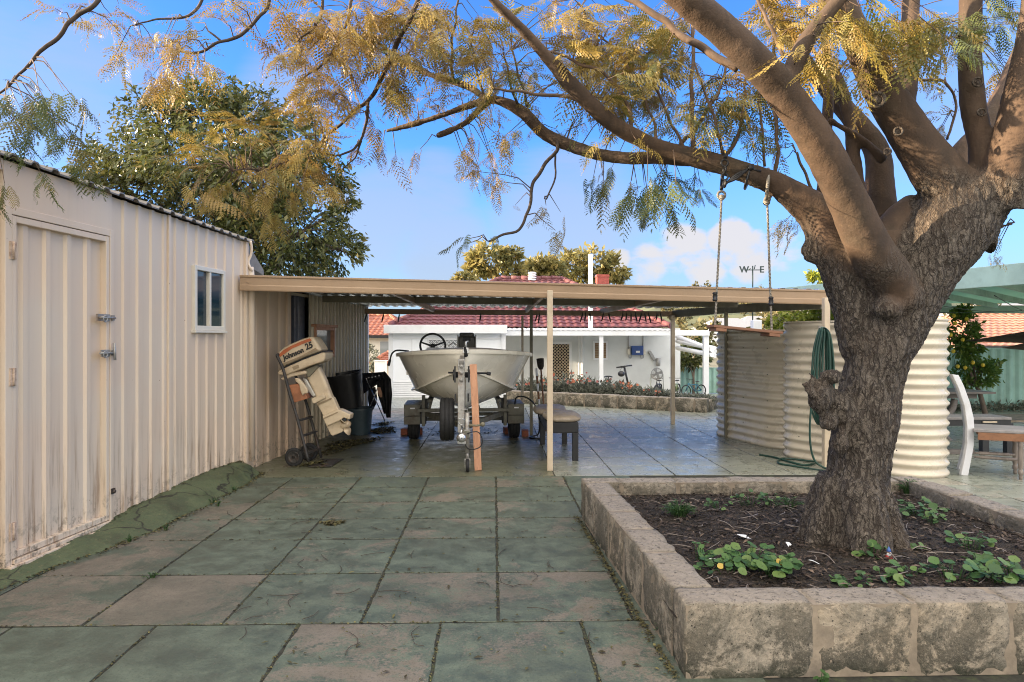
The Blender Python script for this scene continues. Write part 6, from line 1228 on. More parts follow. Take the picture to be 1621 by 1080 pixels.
# ------------------------------------------------------------------ the swing tree
TB = P(1350, 872, 4.5); TB.z = .22
tree_ = thing('jacaranda_tree', 'large spreading tree with furrowed trunk and golden feathery leaves, growing in the limestone planter', 'tree', tuple(TB))
def limb(pts, k=6):   # (px, py, depth, width in photo pixels) -> points, radii
    s_ = smooth([(*P(x, y, d), w*d/FPX/2) for x, y, d, w in pts], k); return [Vector(q[:3]) for q in s_], [float(q[3]) for q in s_]
BIG = [  # trunk and stems
 [(1348, 915, 4.50, 160), (1347, 885, 4.50, 144), (1349, 850, 4.50, 128), (1355, 790, 4.5, 114), (1365, 700, 4.5, 110), (1372, 640, 4.5, 108), (1384, 590, 4.5, 106), (1396, 545, 4.5, 112), (1402, 490, 4.52, 116), (1405, 430, 4.56, 116), (1400, 375, 4.6, 100)],
 [(1392, 580, 4.5, 90), (1428, 490, 4.5, 118), (1470, 405, 4.5, 132), (1518, 340, 4.5, 142), (1550, 300, 4.5, 128)],
 [(1368, 560, 4.52, 84), (1345, 460, 4.5, 84), (1322, 395, 4.5, 82), (1300, 345, 4.5, 74), (1268, 318, 4.5, 60), (1228, 292, 4.5, 48), (1185, 276, 4.5, 42), (1140, 260, 4.52, 39), (1090, 247, 4.55, 36), (1040, 233, 4.55, 33), (1000, 214, 4.5, 33), (965, 192, 4.45, 33), (935, 165, 4.4, 32), (905, 135, 4.35, 29), (870, 95, 4.3, 25), (830, 50, 4.2, 22), (790, 10, 4.1, 20), (750, -30, 4.0, 18), (700, -90, 3.9, 15)],
 [(1095, 252, 4.62, 30), (1040, 250, 4.75, 27), (990, 250, 4.85, 26), (940, 243, 4.95, 26), (895, 228, 5.05, 26), (860, 210, 5.1, 25), (830, 180, 5.15, 24), (800, 163, 5.2, 21), (775, 158, 5.25, 17), (740, 168, 5.3, 15), (690, 186, 5.35, 13), (650, 198, 5.4, 11), (610, 208, 5.45, 8)],
 [(775, 158, 5.25, 17), (755, 178, 5.25, 15), (735, 196, 5.2, 14), (710, 208, 5.2, 12), (690, 216, 5.2, 8)],
 [(775, 162, 5.25, 16), (750, 142, 5.35, 15), (720, 130, 5.45, 14), (680, 118, 5.5, 12), (640, 97, 5.6, 10)],
 [(1440, 500, 4.52, 70), (1422, 465, 4.42, 84), (1404, 435, 4.34, 86), (1380, 398, 4.26, 80), (1350, 335, 4.19, 73), (1318, 268, 4.1, 67), (1282, 205, 4.0, 65), (1238, 145, 3.92, 64), (1195, 96, 3.85, 61), (1145, 48, 3.8, 59), (1090, 2, 3.72, 55), (1010, -60, 3.6, 48), (900, -130, 3.4, 36)],
 [(1248, 135, 3.93, 40), (1262, 92, 3.92, 38), (1285, 52, 3.9, 33), (1315, 15, 3.88, 29), (1350, -25, 3.85, 26)],
 [(1525, 330, 4.5, 110), (1492, 285, 4.45, 96), (1457, 235, 4.42, 80), (1427, 190, 4.4, 72), (1402, 150, 4.38, 68), (1368, 85, 4.35, 60), (1342, 30, 4.3, 54), (1310, -50, 4.25, 46)],
 [(1562, 310, 4.45, 80), (1554, 235, 4.42, 46), (1540, 170, 4.42, 45), (1535, 100, 4.42, 43), (1536, 30, 4.42, 42), (1538, -40, 4.4, 40)],
 [(1580, 330, 4.4, 100), (1598, 250, 4.3, 80), (1612, 185, 4.25, 68), (1630, 100, 4.22, 62), (1642, 30, 4.2, 60), (1650, -60, 4.2, 54)],
 [(1555, 320, 4.8, 70), (1520, 255, 5.0, 46), (1560, 205, 5.1, 46), (1592, 150, 5.2, 46), (1618, 90, 5.3, 44), (1650, 20, 5.4, 42)],
 [(1410, 430, 4.9, 80), (1398, 360, 4.95, 60), (1393, 300, 5.0, 50), (1388, 240, 5.05, 46), (1360, 200, 5.1, 40), (1330, 165, 5.15, 36), (1300, 130, 5.2, 32), (1270, 90, 5.3, 28), (1230, 30, 5.4, 22), (1200, -30, 5.5, 18)],
 [(1402, 400, 4.6, 90), (1425, 360, 4.62, 80), (1452, 325, 4.65, 60)],
 [(1362, 320, 4.7, 30), (1352, 260, 4.75, 28), (1346, 200, 4.8, 26), (1334, 150, 4.85, 24), (1318, 110, 4.9, 22)],
 [(1400, 255, 4.7, 20), (1360, 218, 4.72, 18), (1310, 190, 4.75, 13)],
 [(1430, 175, 5.0, 40), (1437, 120, 5.05, 38), (1440, 60, 5.1, 36), (1442, 0, 5.15, 34), (1446, -50, 5.2, 30)],
 [(1300, 330, 4.9, 24), (1312, 150, 5.0, 22), (1306, 60, 5.05, 20), (1300, -30, 5.1, 18)],
 [(1340, 660, 4.45, 80), (1312, 628, 4.38, 52), (1300, 610, 4.36, 38)],
 [(1555, 385, 4.5, 60), (1580, 362, 4.5, 14), (1606, 352, 4.5, 9)],
]
mb = MB(); rough_pts = []
for i, L in enumerate(BIG):
    p, r = limb(L); r = [(x*.90-.004 if i < 2 else x*.86-.004 if x > .03 else x) for x in r]; mb.tube(p, r, 18 if r[0] > .05 else 10)
for ang in range(0, 360, 40):  # root flare
    a_ = R(ang+11*math.sin(ang)); e = Vector((math.cos(a_), math.sin(a_), 0)); mb.tube([TB+e*.14+Vector((0, 0, .46)), TB+e*.215+Vector((0, 0, .18)), TB+e*.29+Vector((0, 0, .03)), TB+e*.38+Vector((0, 0, -.10))], [.09, .09, .07, .03], 8)
# knots: collar of the cut limb, burl with twigs
def kn(px, py, d, r): mb.ball(P(px, py, d), r, 16, 10)
kn(1436, 470, 4.33, (.10, .10, .11)); kn(1405, 488, 4.32, (.10, .09, .08)); kn(1298, 630, 4.31, (.075, .08, .115)); kn(1316, 596, 4.29, (.085, .06, .055)); kn(1310, 668, 4.32, (.065, .06, .065)); kn(1330, 700, 4.35, (.05, .05, .08)); kn(1290, 395, 4.55, (.08, .08, .08))
for dx, dy in ((-30, -18), (-34, 0), (-26, -34), (-40, -12), (-22, 10)): mb.tube([P(1300, 620, 4.32), P(1299+dx*.5, 620+dy*.7, 4.27), P(1298+dx*.75, 618+dy*.85, 4.25)], [.024, .019, .012], 7)
me = bpy.data.meshes.new('tmp'); me.from_pydata(mb.v, [], mb.f); ob = bpy.data.objects.new('tmp', me); COL.objects.link(ob)
rm = ob.modifiers.new('r', 'REMESH'); rm.mode = 'VOXEL'; rm.voxel_size = .0125; rm.use_smooth_shade = True
sm_ = ob.modifiers.new('s', 'SMOOTH'); sm_.factor = .5; sm_.iterations = 10
dg = bpy.context.evaluated_depsgraph_get(); me2 = bpy.data.meshes.new_from_object(ob.evaluated_get(dg)); bpy.data.objects.remove(ob); bpy.data.meshes.remove(me)
n = len(me2.vertices); co = np.empty(n*3, np.float32); me2.vertices.foreach_get('co', co); co = co.reshape(-1, 3); no = np.empty(n*3, np.float32); me2.vertices.foreach_get('normal', no); no = no.reshape(-1, 3)
# rough bark on the trunk and lower stems only
f_, r_, u_ = np.array(FW), np.array(RT), np.array(UP); rel = co-np.array(CAM); dep = rel@f_; pxs = CX+FPX*(rel@r_)/dep; pys = HOR-FPX*rel[:, 2]/dep
bx = np.array([1180, 1250, 1290, 1320, 1395, 1440, 1452, 1470, 1560, 1600, 1700]); by = np.array([290, 330, 378, 415, 420, 330, 288, 284, 278, 285, 300])
jit = np.array([mnoise.noise(Vector(c)*8) for c in co]); line = np.interp(pxs, bx, by)+jit*30
rough = np.clip((pys-line+18)/42, 0, 1)**1.3
lx = np.interp(pys, [-50, 0, 100, 200, 270, 340, 400, 440, 470, 500], [1060, 1100, 1205, 1283, 1318, 1350, 1378, 1405, 1425, 1440])   # the cut front limb stays smooth right down to its collar
w_ = np.interp(pys, [300, 440, 470, 485], [50, 52, 44, 0]); front = (dep < 4.36) & (np.abs(pxs-lx) < w_) & (pys < 470); rough[front] *= np.clip((pys[front]-330)/150, 0, 1)**1.6
collar = np.clip(1-np.hypot((pxs-1425)/52, (pys-466)/42), 0, 1); rough = np.clip(rough-collar*1.2*(dep < 4.4), 0, 1)
vals = np.empty(n, np.float32)
for i in range(n):
    c = Vector(co[i]); q = Vector((c.x*19, c.y*19, c.z*5.5)); q += Vector((mnoise.noise(c*6), mnoise.noise(c*6+Vector((9, 0, 0))), 0))*.9
    rd = 1-abs(mnoise.noise(q))*2.2; rd2 = 1-abs(mnoise.noise(q*2.3+Vector((5, 1, 7))))*2
    big = mnoise.noise(c*2.6)*.02+mnoise.noise(c*7)*.007
    vals[i] = big*(.45+.75*rough[i])+rough[i]*(-.012*max(rd, 0)**2-.005*max(rd2, 0)**2+.006*mnoise.noise(c*45))+(1-rough[i])*.003*mnoise.noise(c*18)
co = co+no*vals[:, None]; co -= np.array(TB, np.float32); me2.vertices.foreach_set('co', co.ravel())
at = me2.attributes.new('v', 'FLOAT', 'POINT'); at.data.foreach_set('value', rough.astype(np.float32)); me2.materials.clear(); me2.materials.append(M['bark']); me2.name = 'trunk'
me2.polygons.foreach_set('use_smooth', np.ones(len(me2.polygons), bool)); me2.update()
o = bpy.data.objects.new('trunk', me2); COL.objects.link(o); o.parent = tree_
# old branch scars on the smooth limbs
mb = MB()
for px, py, d, r in ((1388, 158, 4.19, .055), (1422, 208, 4.21, .03), (1548, 130, 4.30, .035), (1554, 178, 4.30, .028), (1405, 240, 4.2, .025)):
    mb = MB(); mb.val = .75; q = P(px, py, d); mb.ring(q, -FW+Vector((-.3, 0, .1)), r*.8, r*.22, 14, 6); mb.ball(q+FW*.015, (r*.65, r*.4, r*.65), 10, 6); mb.build('branch_scar', M['bark'], tree_)
# thin branches
THIN = [
 [(668, -10, 4.8, 9), (640, 45, 4.85, 9), (624, 76, 4.9, 9), (617, 100, 4.9, 8), (600, 138, 4.95, 8), (584, 158, 5.0, 7), (552, 180, 5.0, 6), (525, 208, 5.05, 5), (505, 222, 5.1, 3)],
 [(583, 158, 5.0, 5), (582, 185, 5.0, 5), (570, 222, 5.0, 4.5), (555, 240, 4.95, 4), (530, 246, 4.95, 3.5), (500, 240, 4.9, 2.5)], [(570, 225, 5, 4), (562, 250, 5, 3), (540, 268, 5, 2)],
 [(162, -10, 4.4, 8), (145, 12, 4.4, 8), (118, 25, 4.4, 8), (100, 52, 4.4, 7.5), (72, 75, 4.4, 7), (50, 98, 4.4, 6), (35, 115, 4.4, 5), (10, 140, 4.4, 4), (-20, 165, 4.4, 3)],
 [(430, -10, 4.6, 6), (408, 30, 4.6, 6), (380, 55, 4.6, 6), (348, 65, 4.6, 5), (320, 82, 4.6, 4.5), (285, 80, 4.6, 3.5)], [(348, 65, 4.6, 4), (330, 50, 4.6, 3)],
 [(325, -10, 4.5, 5), (310, 15, 4.5, 5), (285, 30, 4.5, 4), (240, 30, 4.5, 3), (215, 40, 4.5, 2)],
 [(512, -10, 4.7, 5), (508, 25, 4.7, 5), (490, 50, 4.7, 4), (465, 70, 4.7, 3)],
 [(884, 222, 5.0, 6), (880, 240, 5.0, 6), (858, 268, 5.0, 6), (842, 300, 5.0, 5.5), (838, 335, 5.0, 5), (820, 362, 5.0, 4.5), (790, 375, 5.0, 4), (772, 382, 5.0, 3)], [(877, 240, 5, 3.5), (879, 280, 5, 3), (862, 315, 5, 2.5)],
 [(1096, 236, 4.55, 9), (1094, 150, 4.55, 7), (1098, 60, 4.6, 6), (1090, -10, 4.6, 5)], [(1148, 245, 4.5, 6), (1135, 200, 4.5, 5), (1110, 130, 4.5, 4), (1100, 100, 4.5, 3)], [(1150, 248, 4.5, 6), (1168, 215, 4.5, 5), (1178, 160, 4.5, 4), (1182, 120, 4.5, 3)],
 [(1210, 262, 4.5, 5), (1206, 200, 4.5, 4.5), (1200, 140, 4.5, 4), (1195, 60, 4.5, 3)], [(1229, 275, 4.5, 7), (1229, 200, 4.5, 6), (1222, 150, 4.5, 5), (1226, 60, 4.5, 5), (1215, -10, 4.5, 4)],
 [(1000, 205, 4.5, 8), (998, 180, 4.5, 7), (982, 145, 4.5, 6), (945, 110, 4.5, 6), (890, 90, 4.5, 5), (865, 80, 4.5, 4)], [(1085, 235, 4.6, 5), (1060, 190, 4.6, 4.5), (1030, 120, 4.6, 4), (1010, 90, 4.6, 3)], [(1038, 225, 4.6, 5), (1030, 180, 4.6, 4.5), (990, 100, 4.6, 4), (940, 45, 4.6, 3.5), (920, 10, 4.6, 3)],
 [(1075, 232, 4.7, 7), (1110, 190, 4.75, 6), (1140, 140, 4.8, 5), (1150, 100, 4.8, 4)],
 [(1170, 110, 4.1, 14), (1120, 82, 4.15, 13), (1075, 52, 4.2, 12), (1030, 18, 4.25, 11), (980, -10, 4.3, 9)], [(1240, 90, 4.2, 8), (1225, 50, 4.2, 7), (1205, 10, 4.2, 6), (1195, -20, 4.2, 5)],
 [(930, 160, 4.5, 7), (870, 150, 4.6, 6), (820, 145, 4.65, 5), (780, 142, 4.7, 4)], [(720, 130, 5.4, 5), (715, 80, 5.3, 5), (722, 30, 5.2, 4), (725, -10, 5.2, 4)], [(640, 100, 5.2, 6), (600, 70, 5.1, 5), (575, 50, 5.0, 4), (560, 20, 5.0, 3)],
 [(820, 165, 5.1, 5), (806, 120, 5.0, 4), (798, 80, 5.0, 3)], [(835, 170, 5.1, 5), (826, 130, 5.0, 4), (810, 80, 5.0, 3)], [(770, 165, 5.2, 5), (760, 130, 5.2, 4), (745, 60, 5.1, 3)],
 [(560, -10, 4.9, 6), (545, 40, 4.9, 5), (520, 90, 4.9, 4), (470, 130, 4.95, 3)], [(520, 220, 5.0, 4), (470, 250, 5.0, 4), (420, 268, 5.0, 4), (390, 268, 5.0, 3), (370, 272, 5.0, 2)],
 [(1460, 130, 4.9, 5), (1490, 125, 4.9, 5), (1508, 145, 4.9, 4), (1512, 170, 4.9, 4), (1500, 220, 4.9, 4)], [(1445, 100, 4.9, 4), (1480, 75, 4.9, 4), (1510, 60, 4.9, 3)], [(1290, 310, 4.6, 5), (1272, 270, 4.6, 4.5), (1260, 240, 4.6, 4)],
]
ANCH = []
for i, L in enumerate(THIN):
    p, r = limb(L); j = [q+Vector((mnoise.noise(q*9), mnoise.noise(q*9+Vector((3, 0, 0))), mnoise.noise(q*9+Vector((0, 5, 0)))))*.018 for q in p]; mb = MB(); mb.tube(j, [x*.95 for x in r], 6); mb.build('branch', M['twig' if L[0][0] > 900 else 'twig_dark'], tree_); ANCH += p
for L in BIG:
    if L[-1][3] < 80: p, r = limb(L); ANCH += [q for q, w in zip(p, r) if w < .1]
ANCH = np.array([tuple(q) for q in ANCH])
# feathery fronds: rachis with pinnae of small leaflets
def frond(npin=11, droop=.35, seed=0):
    rg = np.random.default_rng(seed); T = []; nrm = np.array([0, 0, 1.])
    for i in range(npin+1):
        t = (i+.8)/(npin+1); bxp = np.array([t, 0, -droop*t*t]); pl = .36*math.sin(PI*(.14+.80*t))**.7*rg.uniform(.85, 1.1)
        for s in ((-1, 1) if i < npin else (0,)):
            if s and rg.uniform() < .06: continue
            dirp = np.array([.62 if s else 1, s*.78, -.15+rg.uniform(-.12, .1)]); dirp /= np.linalg.norm(dirp); side = np.cross(nrm, dirp)
            q = [bxp+dirp*pl*u+np.array([0, 0, -.42*pl*u*u])+side*rg.uniform(-.006, .006) for u in (0, .25, .5, .75, 1)]
            w = [.006, .021, .025, .019, .003]
            for j in range(4):      # narrow feather of leaflets with a toothed edge
                for sg in (-1, 1):
                    e = side*sg; T.append([q[j], q[j+1], q[j]*.35+q[j+1]*.65+e*w[j+1]*1.25+np.array([0, 0, -.006])]); T.append([q[j]*.55+q[j+1]*.45, q[j], q[j]*.75+q[j+1]*.25+e*w[j]*1.35+dirp*.012])
        T.append([bxp-[.10, .004, 0], bxp-[.10, -.004, 0], bxp+[.04, 0, 0]])
    return np.array(T)
FR = [frond(12, .30, 1), frond(11, .6, 2), frond(10, .15, 3), frond(13, .45, 4), frond(8, .5, 5), frond(9, .8, 6), frond(14, .75, 7), frond(7, .25, 8), frond(10, .9, 9), frond(12, .1, 10)]
for i_, T_ in enumerate(FR): T_[..., 1] += (.30*math.sin(i_*2.3))*T_[..., 0]**2; T_[..., 2] += .05*np.sin(T_[..., 0]*7+i_)
CLU = [ # px, py, rx, ry, count, tone(0 orange .5 gold 1 green), depth, mat, scale
 (45, 140, 60, 30, 26, .5, 4.4, 'd', .85), (50, 200, 75, 45, 62, .6, 4.4, 'd', .9), (100, 170, 45, 40, 30, .5, 4.4, 'd', .8), (20, 120, 30, 30, 14, .5, 4.4, 'd', .8), (120, 225, 40, 30, 14, .5, 4.4, 'd', .8), (75, 282, 60, 12, 12, .9, 4.25, 'n', .75),
 (200, 70, 70, 30, 52, .25, 4.5, 'm', .8), (255, 55, 60, 40, 46, .2, 4.5, 'm', .8), (300, 95, 60, 35, 46, .15, 4.6, 'm', .8), (255, 110, 50, 25, 24, .2, 4.6, 'm', .8), (110, 10, 50, 12, 12, .1, 4.5, 'm', .8), (340, 25, 50, 18, 18, .3, 4.6, 'm', .8), (205, 20, 50, 14, 14, .1, 4.6, 'm', .8), (270, 140, 25, 18, 14, .15, 4.7, 'm', .8),
 (430, 20, 50, 22, 18, .1, 4.7, 'm', .85), (420, 55, 35, 35, 16, .1, 4.7, 'm', .8), (520, 30, 50, 35, 72, .1, 4.8, 'n', .9), (540, 85, 55, 40, 100, .1, 4.8, 'n', .9), (600, 40, 50, 35, 74, .2, 4.9, 'n', .9), (500, 100, 45, 45, 40, .1, 4.8, 'n', .9), (530, 140, 35, 25, 40, .12, 4.9, 'n', .9), (645, 75, 60, 45, 95, .4, 5.0, 'n', .9), (630, 130, 35, 28, 36, .45, 5.0, 'n', .9), (660, 20, 40, 25, 40, .3, 5.0, 'n', .9), (570, 200, 35, 45, 26, .15, 5.0, 'n', .8), (490, 170, 35, 25, 20, .1, 4.9, 'n', .8),
 (310, 255, 38, 22, 34, .5, 5.0, 'n', .9), (350, 235, 38, 22, 30, .5, 5.0, 'n', .9), (345, 295, 50, 25, 36, .45, 5.0, 'n', .9), (430, 270, 55, 30, 56, .32, 5.0, 'n', .9), (440, 215, 40, 26, 40, .5, 5.0, 'n', .9), (490, 235, 35, 30, 42, .2, 5.0, 'n', .9), (410, 205, 16, 8, 4, .5, 5.0, 'n', .9), (480, 290, 50, 25, 26, .25, 5.0, 'n', .85), (400, 330, 60, 20, 22, .4, 5.0, 'n', .85),
 (740, 85, 45, 45, 36, .5, 5.1, 'm', .85), (775, 35, 55, 35, 56, .5, 5.0, 'n', .9), (800, 105, 50, 40, 60, .55, 5.0, 'n', .9), (700, 165, 70, 25, 30, .3, 5.2, 'm', .75), (740, 240, 45, 22, 18, .2, 5.2, 'm', .75), (755, 275, 28, 22, 22, .2, 5.2, 'm', .75), (650, 235, 60, 25, 14, .2, 5.2, 'm', .7), (840, 185, 45, 28, 24, .45, 5.0, 'm', .8), (790, 215, 40, 18, 14, .3, 5.1, 'm', .75), (700, 40, 30, 30, 24, .4, 5.1, 'n', .9),
 (880, 50, 45, 40, 40, .35, 4.7, 'n', .9), (940, 35, 55, 35, 72, .4, 4.8, 'n', .9), (950, 95, 45, 40, 62, .45, 4.8, 'n', .9), (1000, 80, 50, 45, 80, .55, 4.8, 'n', .9), (930, 150, 40, 30, 34, .5, 4.8, 'm', .9), (1000, 150, 55, 35, 62, .6, 4.8, 'n', .9), (1060, 100, 50, 40, 72, .6, 4.8, 'n', .9), (1060, 170, 45, 35, 48, .7, 4.8, 'n', .85), (1080, 40, 50, 30, 44, .55, 4.9, 'n', .9), (965, 200, 40, 18, 14, .5, 4.8, 'm', .8),
 (960, 270, 28, 18, 22, .6, 4.9, 'd', .8), (1000, 300, 42, 26, 44, .7, 4.9, 'd', .8), (1060, 290, 42, 28, 60, .8, 4.9, 'd', .9), (1100, 285, 20, 20, 14, .8, 4.9, 'd', .8), (905, 20, 30, 18, 20, .2, 4.8, 'n', .9),
 (1150, 170, 45, 40, 46, .75, 4.9, 'n', .9), (1190, 130, 40, 40, 40, .6, 4.9, 'n', .9), (1195, 210, 30, 30, 22, .85, 4.9, 'n', .85), (1215, 50, 45, 45, 70, .4, 4.7, 'n', .9), (1260, 30, 30, 25, 30, .4, 4.6, 'n', .9), (1290, 85, 40, 30, 36, .45, 4.6, 'n', .95), (1330, 35, 35, 30, 26, .5, 4.2, 'n', .95), (1375, 70, 45, 35, 42, .45, 4.15, 'n', 1.0), (1390, 30, 60, 25, 40, .55, 4.1, 'n', 1.0), (1470, 30, 55, 30, 48, .75, 4.2, 'n', 1.0), (1545, 40, 45, 35, 50, .95, 4.3, 'n', .75), (1580, 15, 40, 20, 30, .95, 4.4, 'n', .7), (1505, 130, 30, 50, 18, .7, 5.0, 'm', .7), (1600, 90, 20, 40, 20, .5, 5.4, 'n', .9), (1595, 390, 14, 35, 7, .6, 4.8, 'm', .6), (1252, 345, 20, 28, 12, .55, 4.8, 'm', .6), (1240, 240, 30, 25, 10, .6, 4.8, 'm', .7), (1480, 200, 20, 40, 8, .6, 5.2, 'm', .7),
 (850, 310, 35, 40, 6, .4, 5.0, 'm', .6), (745, 382, 30, 8, 9, .6, 5.0, 'd', .7), (870, 345, 20, 25, 6, .5, 5.0, 'm', .6), (780, 372, 25, 8, 5, .5, 5.0, 'd', .6)]
acc = {'fern': [[], []], 'ferndark': [[], []]}; tw = MB()
for (px, py, rx, ry, cnt, tone, dd, mt, sc_) in CLU:
    c0 = np.array(P(px, py, dd)); gsz = 4; k = 0; cnt = int(cnt*(.42 if mt == 'd' and px < 200 else .5 if mt == 'd' else (.52 if px < 410 and py < 160 else .58 if px < 560 and py > 180 else .70 if px < 640 else .82)))+1
    while k < cnt:
        # a twig carrying a few fronds
        g = rng.normal(size=3)*[.62, .62, .62]; q = np.array(P(px+rx*g[0], py+ry*g[1], dd+.5*g[2]*min(1, rx/45))); dist = np.linalg.norm(ANCH-q, axis=1); a = ANCH[np.argmin(dist)]; dv = q-a; ln = np.linalg.norm(dv)
        if ln < 1.1 and ln > .05: mid = a+dv*.5+np.array([0, 0, .10*ln]); tw.tube([Vector(a), Vector(a*.5+mid*.5+np.array([0, 0, .03])), Vector(mid), Vector(q)], [.0045, .004, .003, .0018], 4, caps=False)
        twd = dv/(ln+1e-6); nn = min(gsz, cnt-k)
        for j in range(nn):
            h = rng.uniform(0, 2*PI); d = np.array([math.cos(h), math.sin(h), rng.uniform(-.8, .1)])*.8+twd*.8; d /= np.linalg.norm(d)
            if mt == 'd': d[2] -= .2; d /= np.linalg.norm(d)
            upv = np.array([0, 0, 1.])+rng.normal(size=3)*.35; s = np.cross(upv, d); s /= np.linalg.norm(s); u = np.cross(d, s); L_ = sc_*rng.uniform(.11, .32); T = FR[rng.integers(0, 10)]; T = T if rng.uniform() > .4 else T*[1, -1, 1]
            V = q+rng.normal(size=3)*.02+(T[..., 0:1]*d+T[..., 1:2]*s+T[..., 2:3]*u)*L_
            if mt == 'm': V = V[rng.uniform(size=len(V)) > .25]
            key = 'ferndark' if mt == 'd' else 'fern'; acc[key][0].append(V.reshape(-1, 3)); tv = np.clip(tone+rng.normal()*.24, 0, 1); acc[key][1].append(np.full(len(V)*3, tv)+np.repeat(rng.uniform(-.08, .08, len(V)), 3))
        k += nn
tag(tw.build('twigs', M['twig'], tree_), kind='stuff')
for key, nm in (('fern', 'crown'), ('ferndark', 'dark_green_fronds')):  # second mesh holds the fronds of darker green leaf colour
    V = np.concatenate(acc[key][0]); v = np.clip(np.concatenate(acc[key][1]), 0, 1); npmesh(nm, V, np.arange(len(V)).reshape(-1, 3), M[key], tree_, v, k=3)
# ------------------------------------------------------------------ plants, gnome and litter in the planter
def disc_leaf(m, c, nrm, r, cup=.12):
    u, w, t = frame(nrm); n = 9; ring = [c+(u*math.cos(2*PI*i/n)+w*math.sin(2*PI*i/n))*r*(1 if i else .82)*random.uniform(.93, 1.05)+t*r*cup*(1+.5*math.sin(i*2.2)) for i in range(n)]; m.add([c]+ring, [(0, 1+i, 1+(i+1) % n) for i in range(n)], True)
def nast(px, py, n, spread, h, lr, label, yellow=0, z=None, oval=False):
    b = PG(px, py, .245 if z is None else z); t = thing('leafy_plant', label, 'plant', tuple(b), 0, 'self sown plants in the planter'); m = MB(); st = MB()
    for k in range(int(n*1.35)):
        a_ = random.uniform(0, 2*PI); r_ = 1.12*spread*math.sqrt(random.random()); hh = h*random.uniform(.35, 1.05)*(1-.4*(r_/spread)**2); tip = b+Vector((r_*math.cos(a_), r_*math.sin(a_)*.7, hh)); st.tube(smooth([b+Vector((r_*.35*math.cos(a_), r_*.3*math.sin(a_), -.01)), b.lerp(tip, .6)+Vector((0, 0, h*.15)), tip], 3), .0022, 4, caps=False)
        m.val = random.random()*.9; nr = Vector((random.uniform(-.5, .5), random.uniform(-.75, .1), 1)).normalized(); rr = lr*random.uniform(.35, .95)
        if oval:
            ax = Vector((math.cos(a_), math.sin(a_)*.7, .5)).normalized(); sd = ax.cross(UP).normalized(); L_ = rr*2.4; m.add([tip-ax*L_*.4, tip+sd*rr*.5, tip+ax*L_*.6+Vector((0, 0, -.3*rr)), tip-sd*rr*.5], [(0, 1, 2, 3)], True)
        else: disc_leaf(m, tip, nr, rr)
    m.build('leaves', M['nast'], t); st.build('stems', M['nast'], t)
    for k in range(yellow): m = MB(); tip = b+Vector((spread*random.uniform(-.7, .7), -spread*random.uniform(.2, .6), h*.5)); disc_leaf(m, tip, Vector((random.uniform(-.3, .3), -.7, .8)), lr*.6); m.build('yellow_leaf', M['nastyel'], t)
    return t
nast(1150, 905, 22, .16, .10, .032, 'round leaved plant with a bright yellow leaf, left end of the front clumps', 1)
nast(1192, 898, 34, .22, .13, .036, 'widest round leaved clump behind the front planter wall', 1)
nast(1230, 912, 26, .15, .11, .042, 'large leaved clump hanging near the front wall, right of the widest clump')
nast(1105, 888, 9, .10, .13, .030, 'thin stalked plant at the left planter wall')
nast(1075, 818, 70, .12, .13, .024, 'bushy bright green narrow leaved weed in the far left of the soil', oval=True)
nast(1140, 806, 8, .12, .09, .026, 'small sparse plant right of the bushy weed'); nast(1185, 800, 9, .14, .14, .026, 'tall sparse plant before the back planter wall'); nast(1222, 800, 12, .12, .10, .030, 'low leafy plant at the back wall, left of the trunk'); nast(1250, 806, 26, .10, .10, .024, 'narrow leaved weed close to the trunk on its left', oval=True)
nast(1382, 885, 13, .10, .11, .034, 'plant at the trunk foot left of the gnome'); nast(1444, 876, 8, .09, .09, .030, 'little plant right of the gnome')
nast(1455, 815, 24, .20, .13, .036, 'green clump behind the trunk along the right planter wall'); nast(1440, 782, 50, .10, .14, .02, 'tufty yellow green weed in the far right planter corner', oval=True); nast(1475, 828, 10, .10, .09, .03, 'small plant below the right planter wall clump')
nast(1535, 872, 16, .15, .13, .034, 'spreading plant in the right half of the soil'); nast(1548, 895, 9, .10, .08, .034, 'low plant just in front of the spreading plant'); nast(1510, 918, 16, .16, .11, .036, 'clump near the front wall, between trunk and right edge'); nast(1572, 920, 18, .15, .11, .042, 'big leaved clump behind the front wall at the right edge'); nast(1605, 918, 10, .10, .12, .042, 'rightmost leafy plant behind the front wall')
nast(1440, 912, 8, .12, .09, .03, 'sparse plant behind the front wall in front of the trunk'); nast(1400, 920, 10, .13, .06, .036, 'low flat leaves peeping over the front wall below the gnome', 0); nast(1350, 925, 7, .10, .05, .034, 'few flat leaves peeping over the front wall below the trunk')
nast(1060, 985+30, 7, .03, .06, .014, 'tiny weed in the paving joint beside the front planter corner', z=0.0); nast(1046, 1003, 14, .035, .07, .012, 'small green weed growing at the foot of the left planter wall', z=0.0, oval=True); nast(1298, 1090, 5, .03, .12, .03, 'single big leaf weed at the foot of the front planter wall', z=0.0); nast(240, 915, 14, .05, .04, .014, 'small weed in a paving joint in front of the shed door', z=0.0, oval=True); nast(335, 795, 8, .06, .05, .016, 'weed growing at the edge of the green concrete fillet', z=.02, oval=True)
gn = thing('garden_gnome', 'tiny garden gnome with blue cap and red coat at the foot of the trunk', 'gnome', tuple(P(1407, 878, 4.13))); gb = Vector(gn.location); gb.z = .25
for nm, pr, mt in (('body', [(0, 0), (.0, .026), (.02, .028), (.05, .02), (.055, .0)], 'red'), ('beard', [(.035, .0), (.045, .018), (.062, .018), (.075, .010)], 'paper'), ('face', [(.06, .0), (.066, .015), (.08, .015), (.088, .0)], 'gskin'), ('cap', [(.080, .0), (.080, .018), (.10, .011), (.125, .001)], 'gblue')):
    m = MB(); m.lathe(gb+(Vector((0, -.005, 0)) if nm == 'beard' else Vector()), (0, 0, 1), [(o_*.68, r_*.8) for o_, r_ in pr], 12); m.build(nm, M[mt], gn)
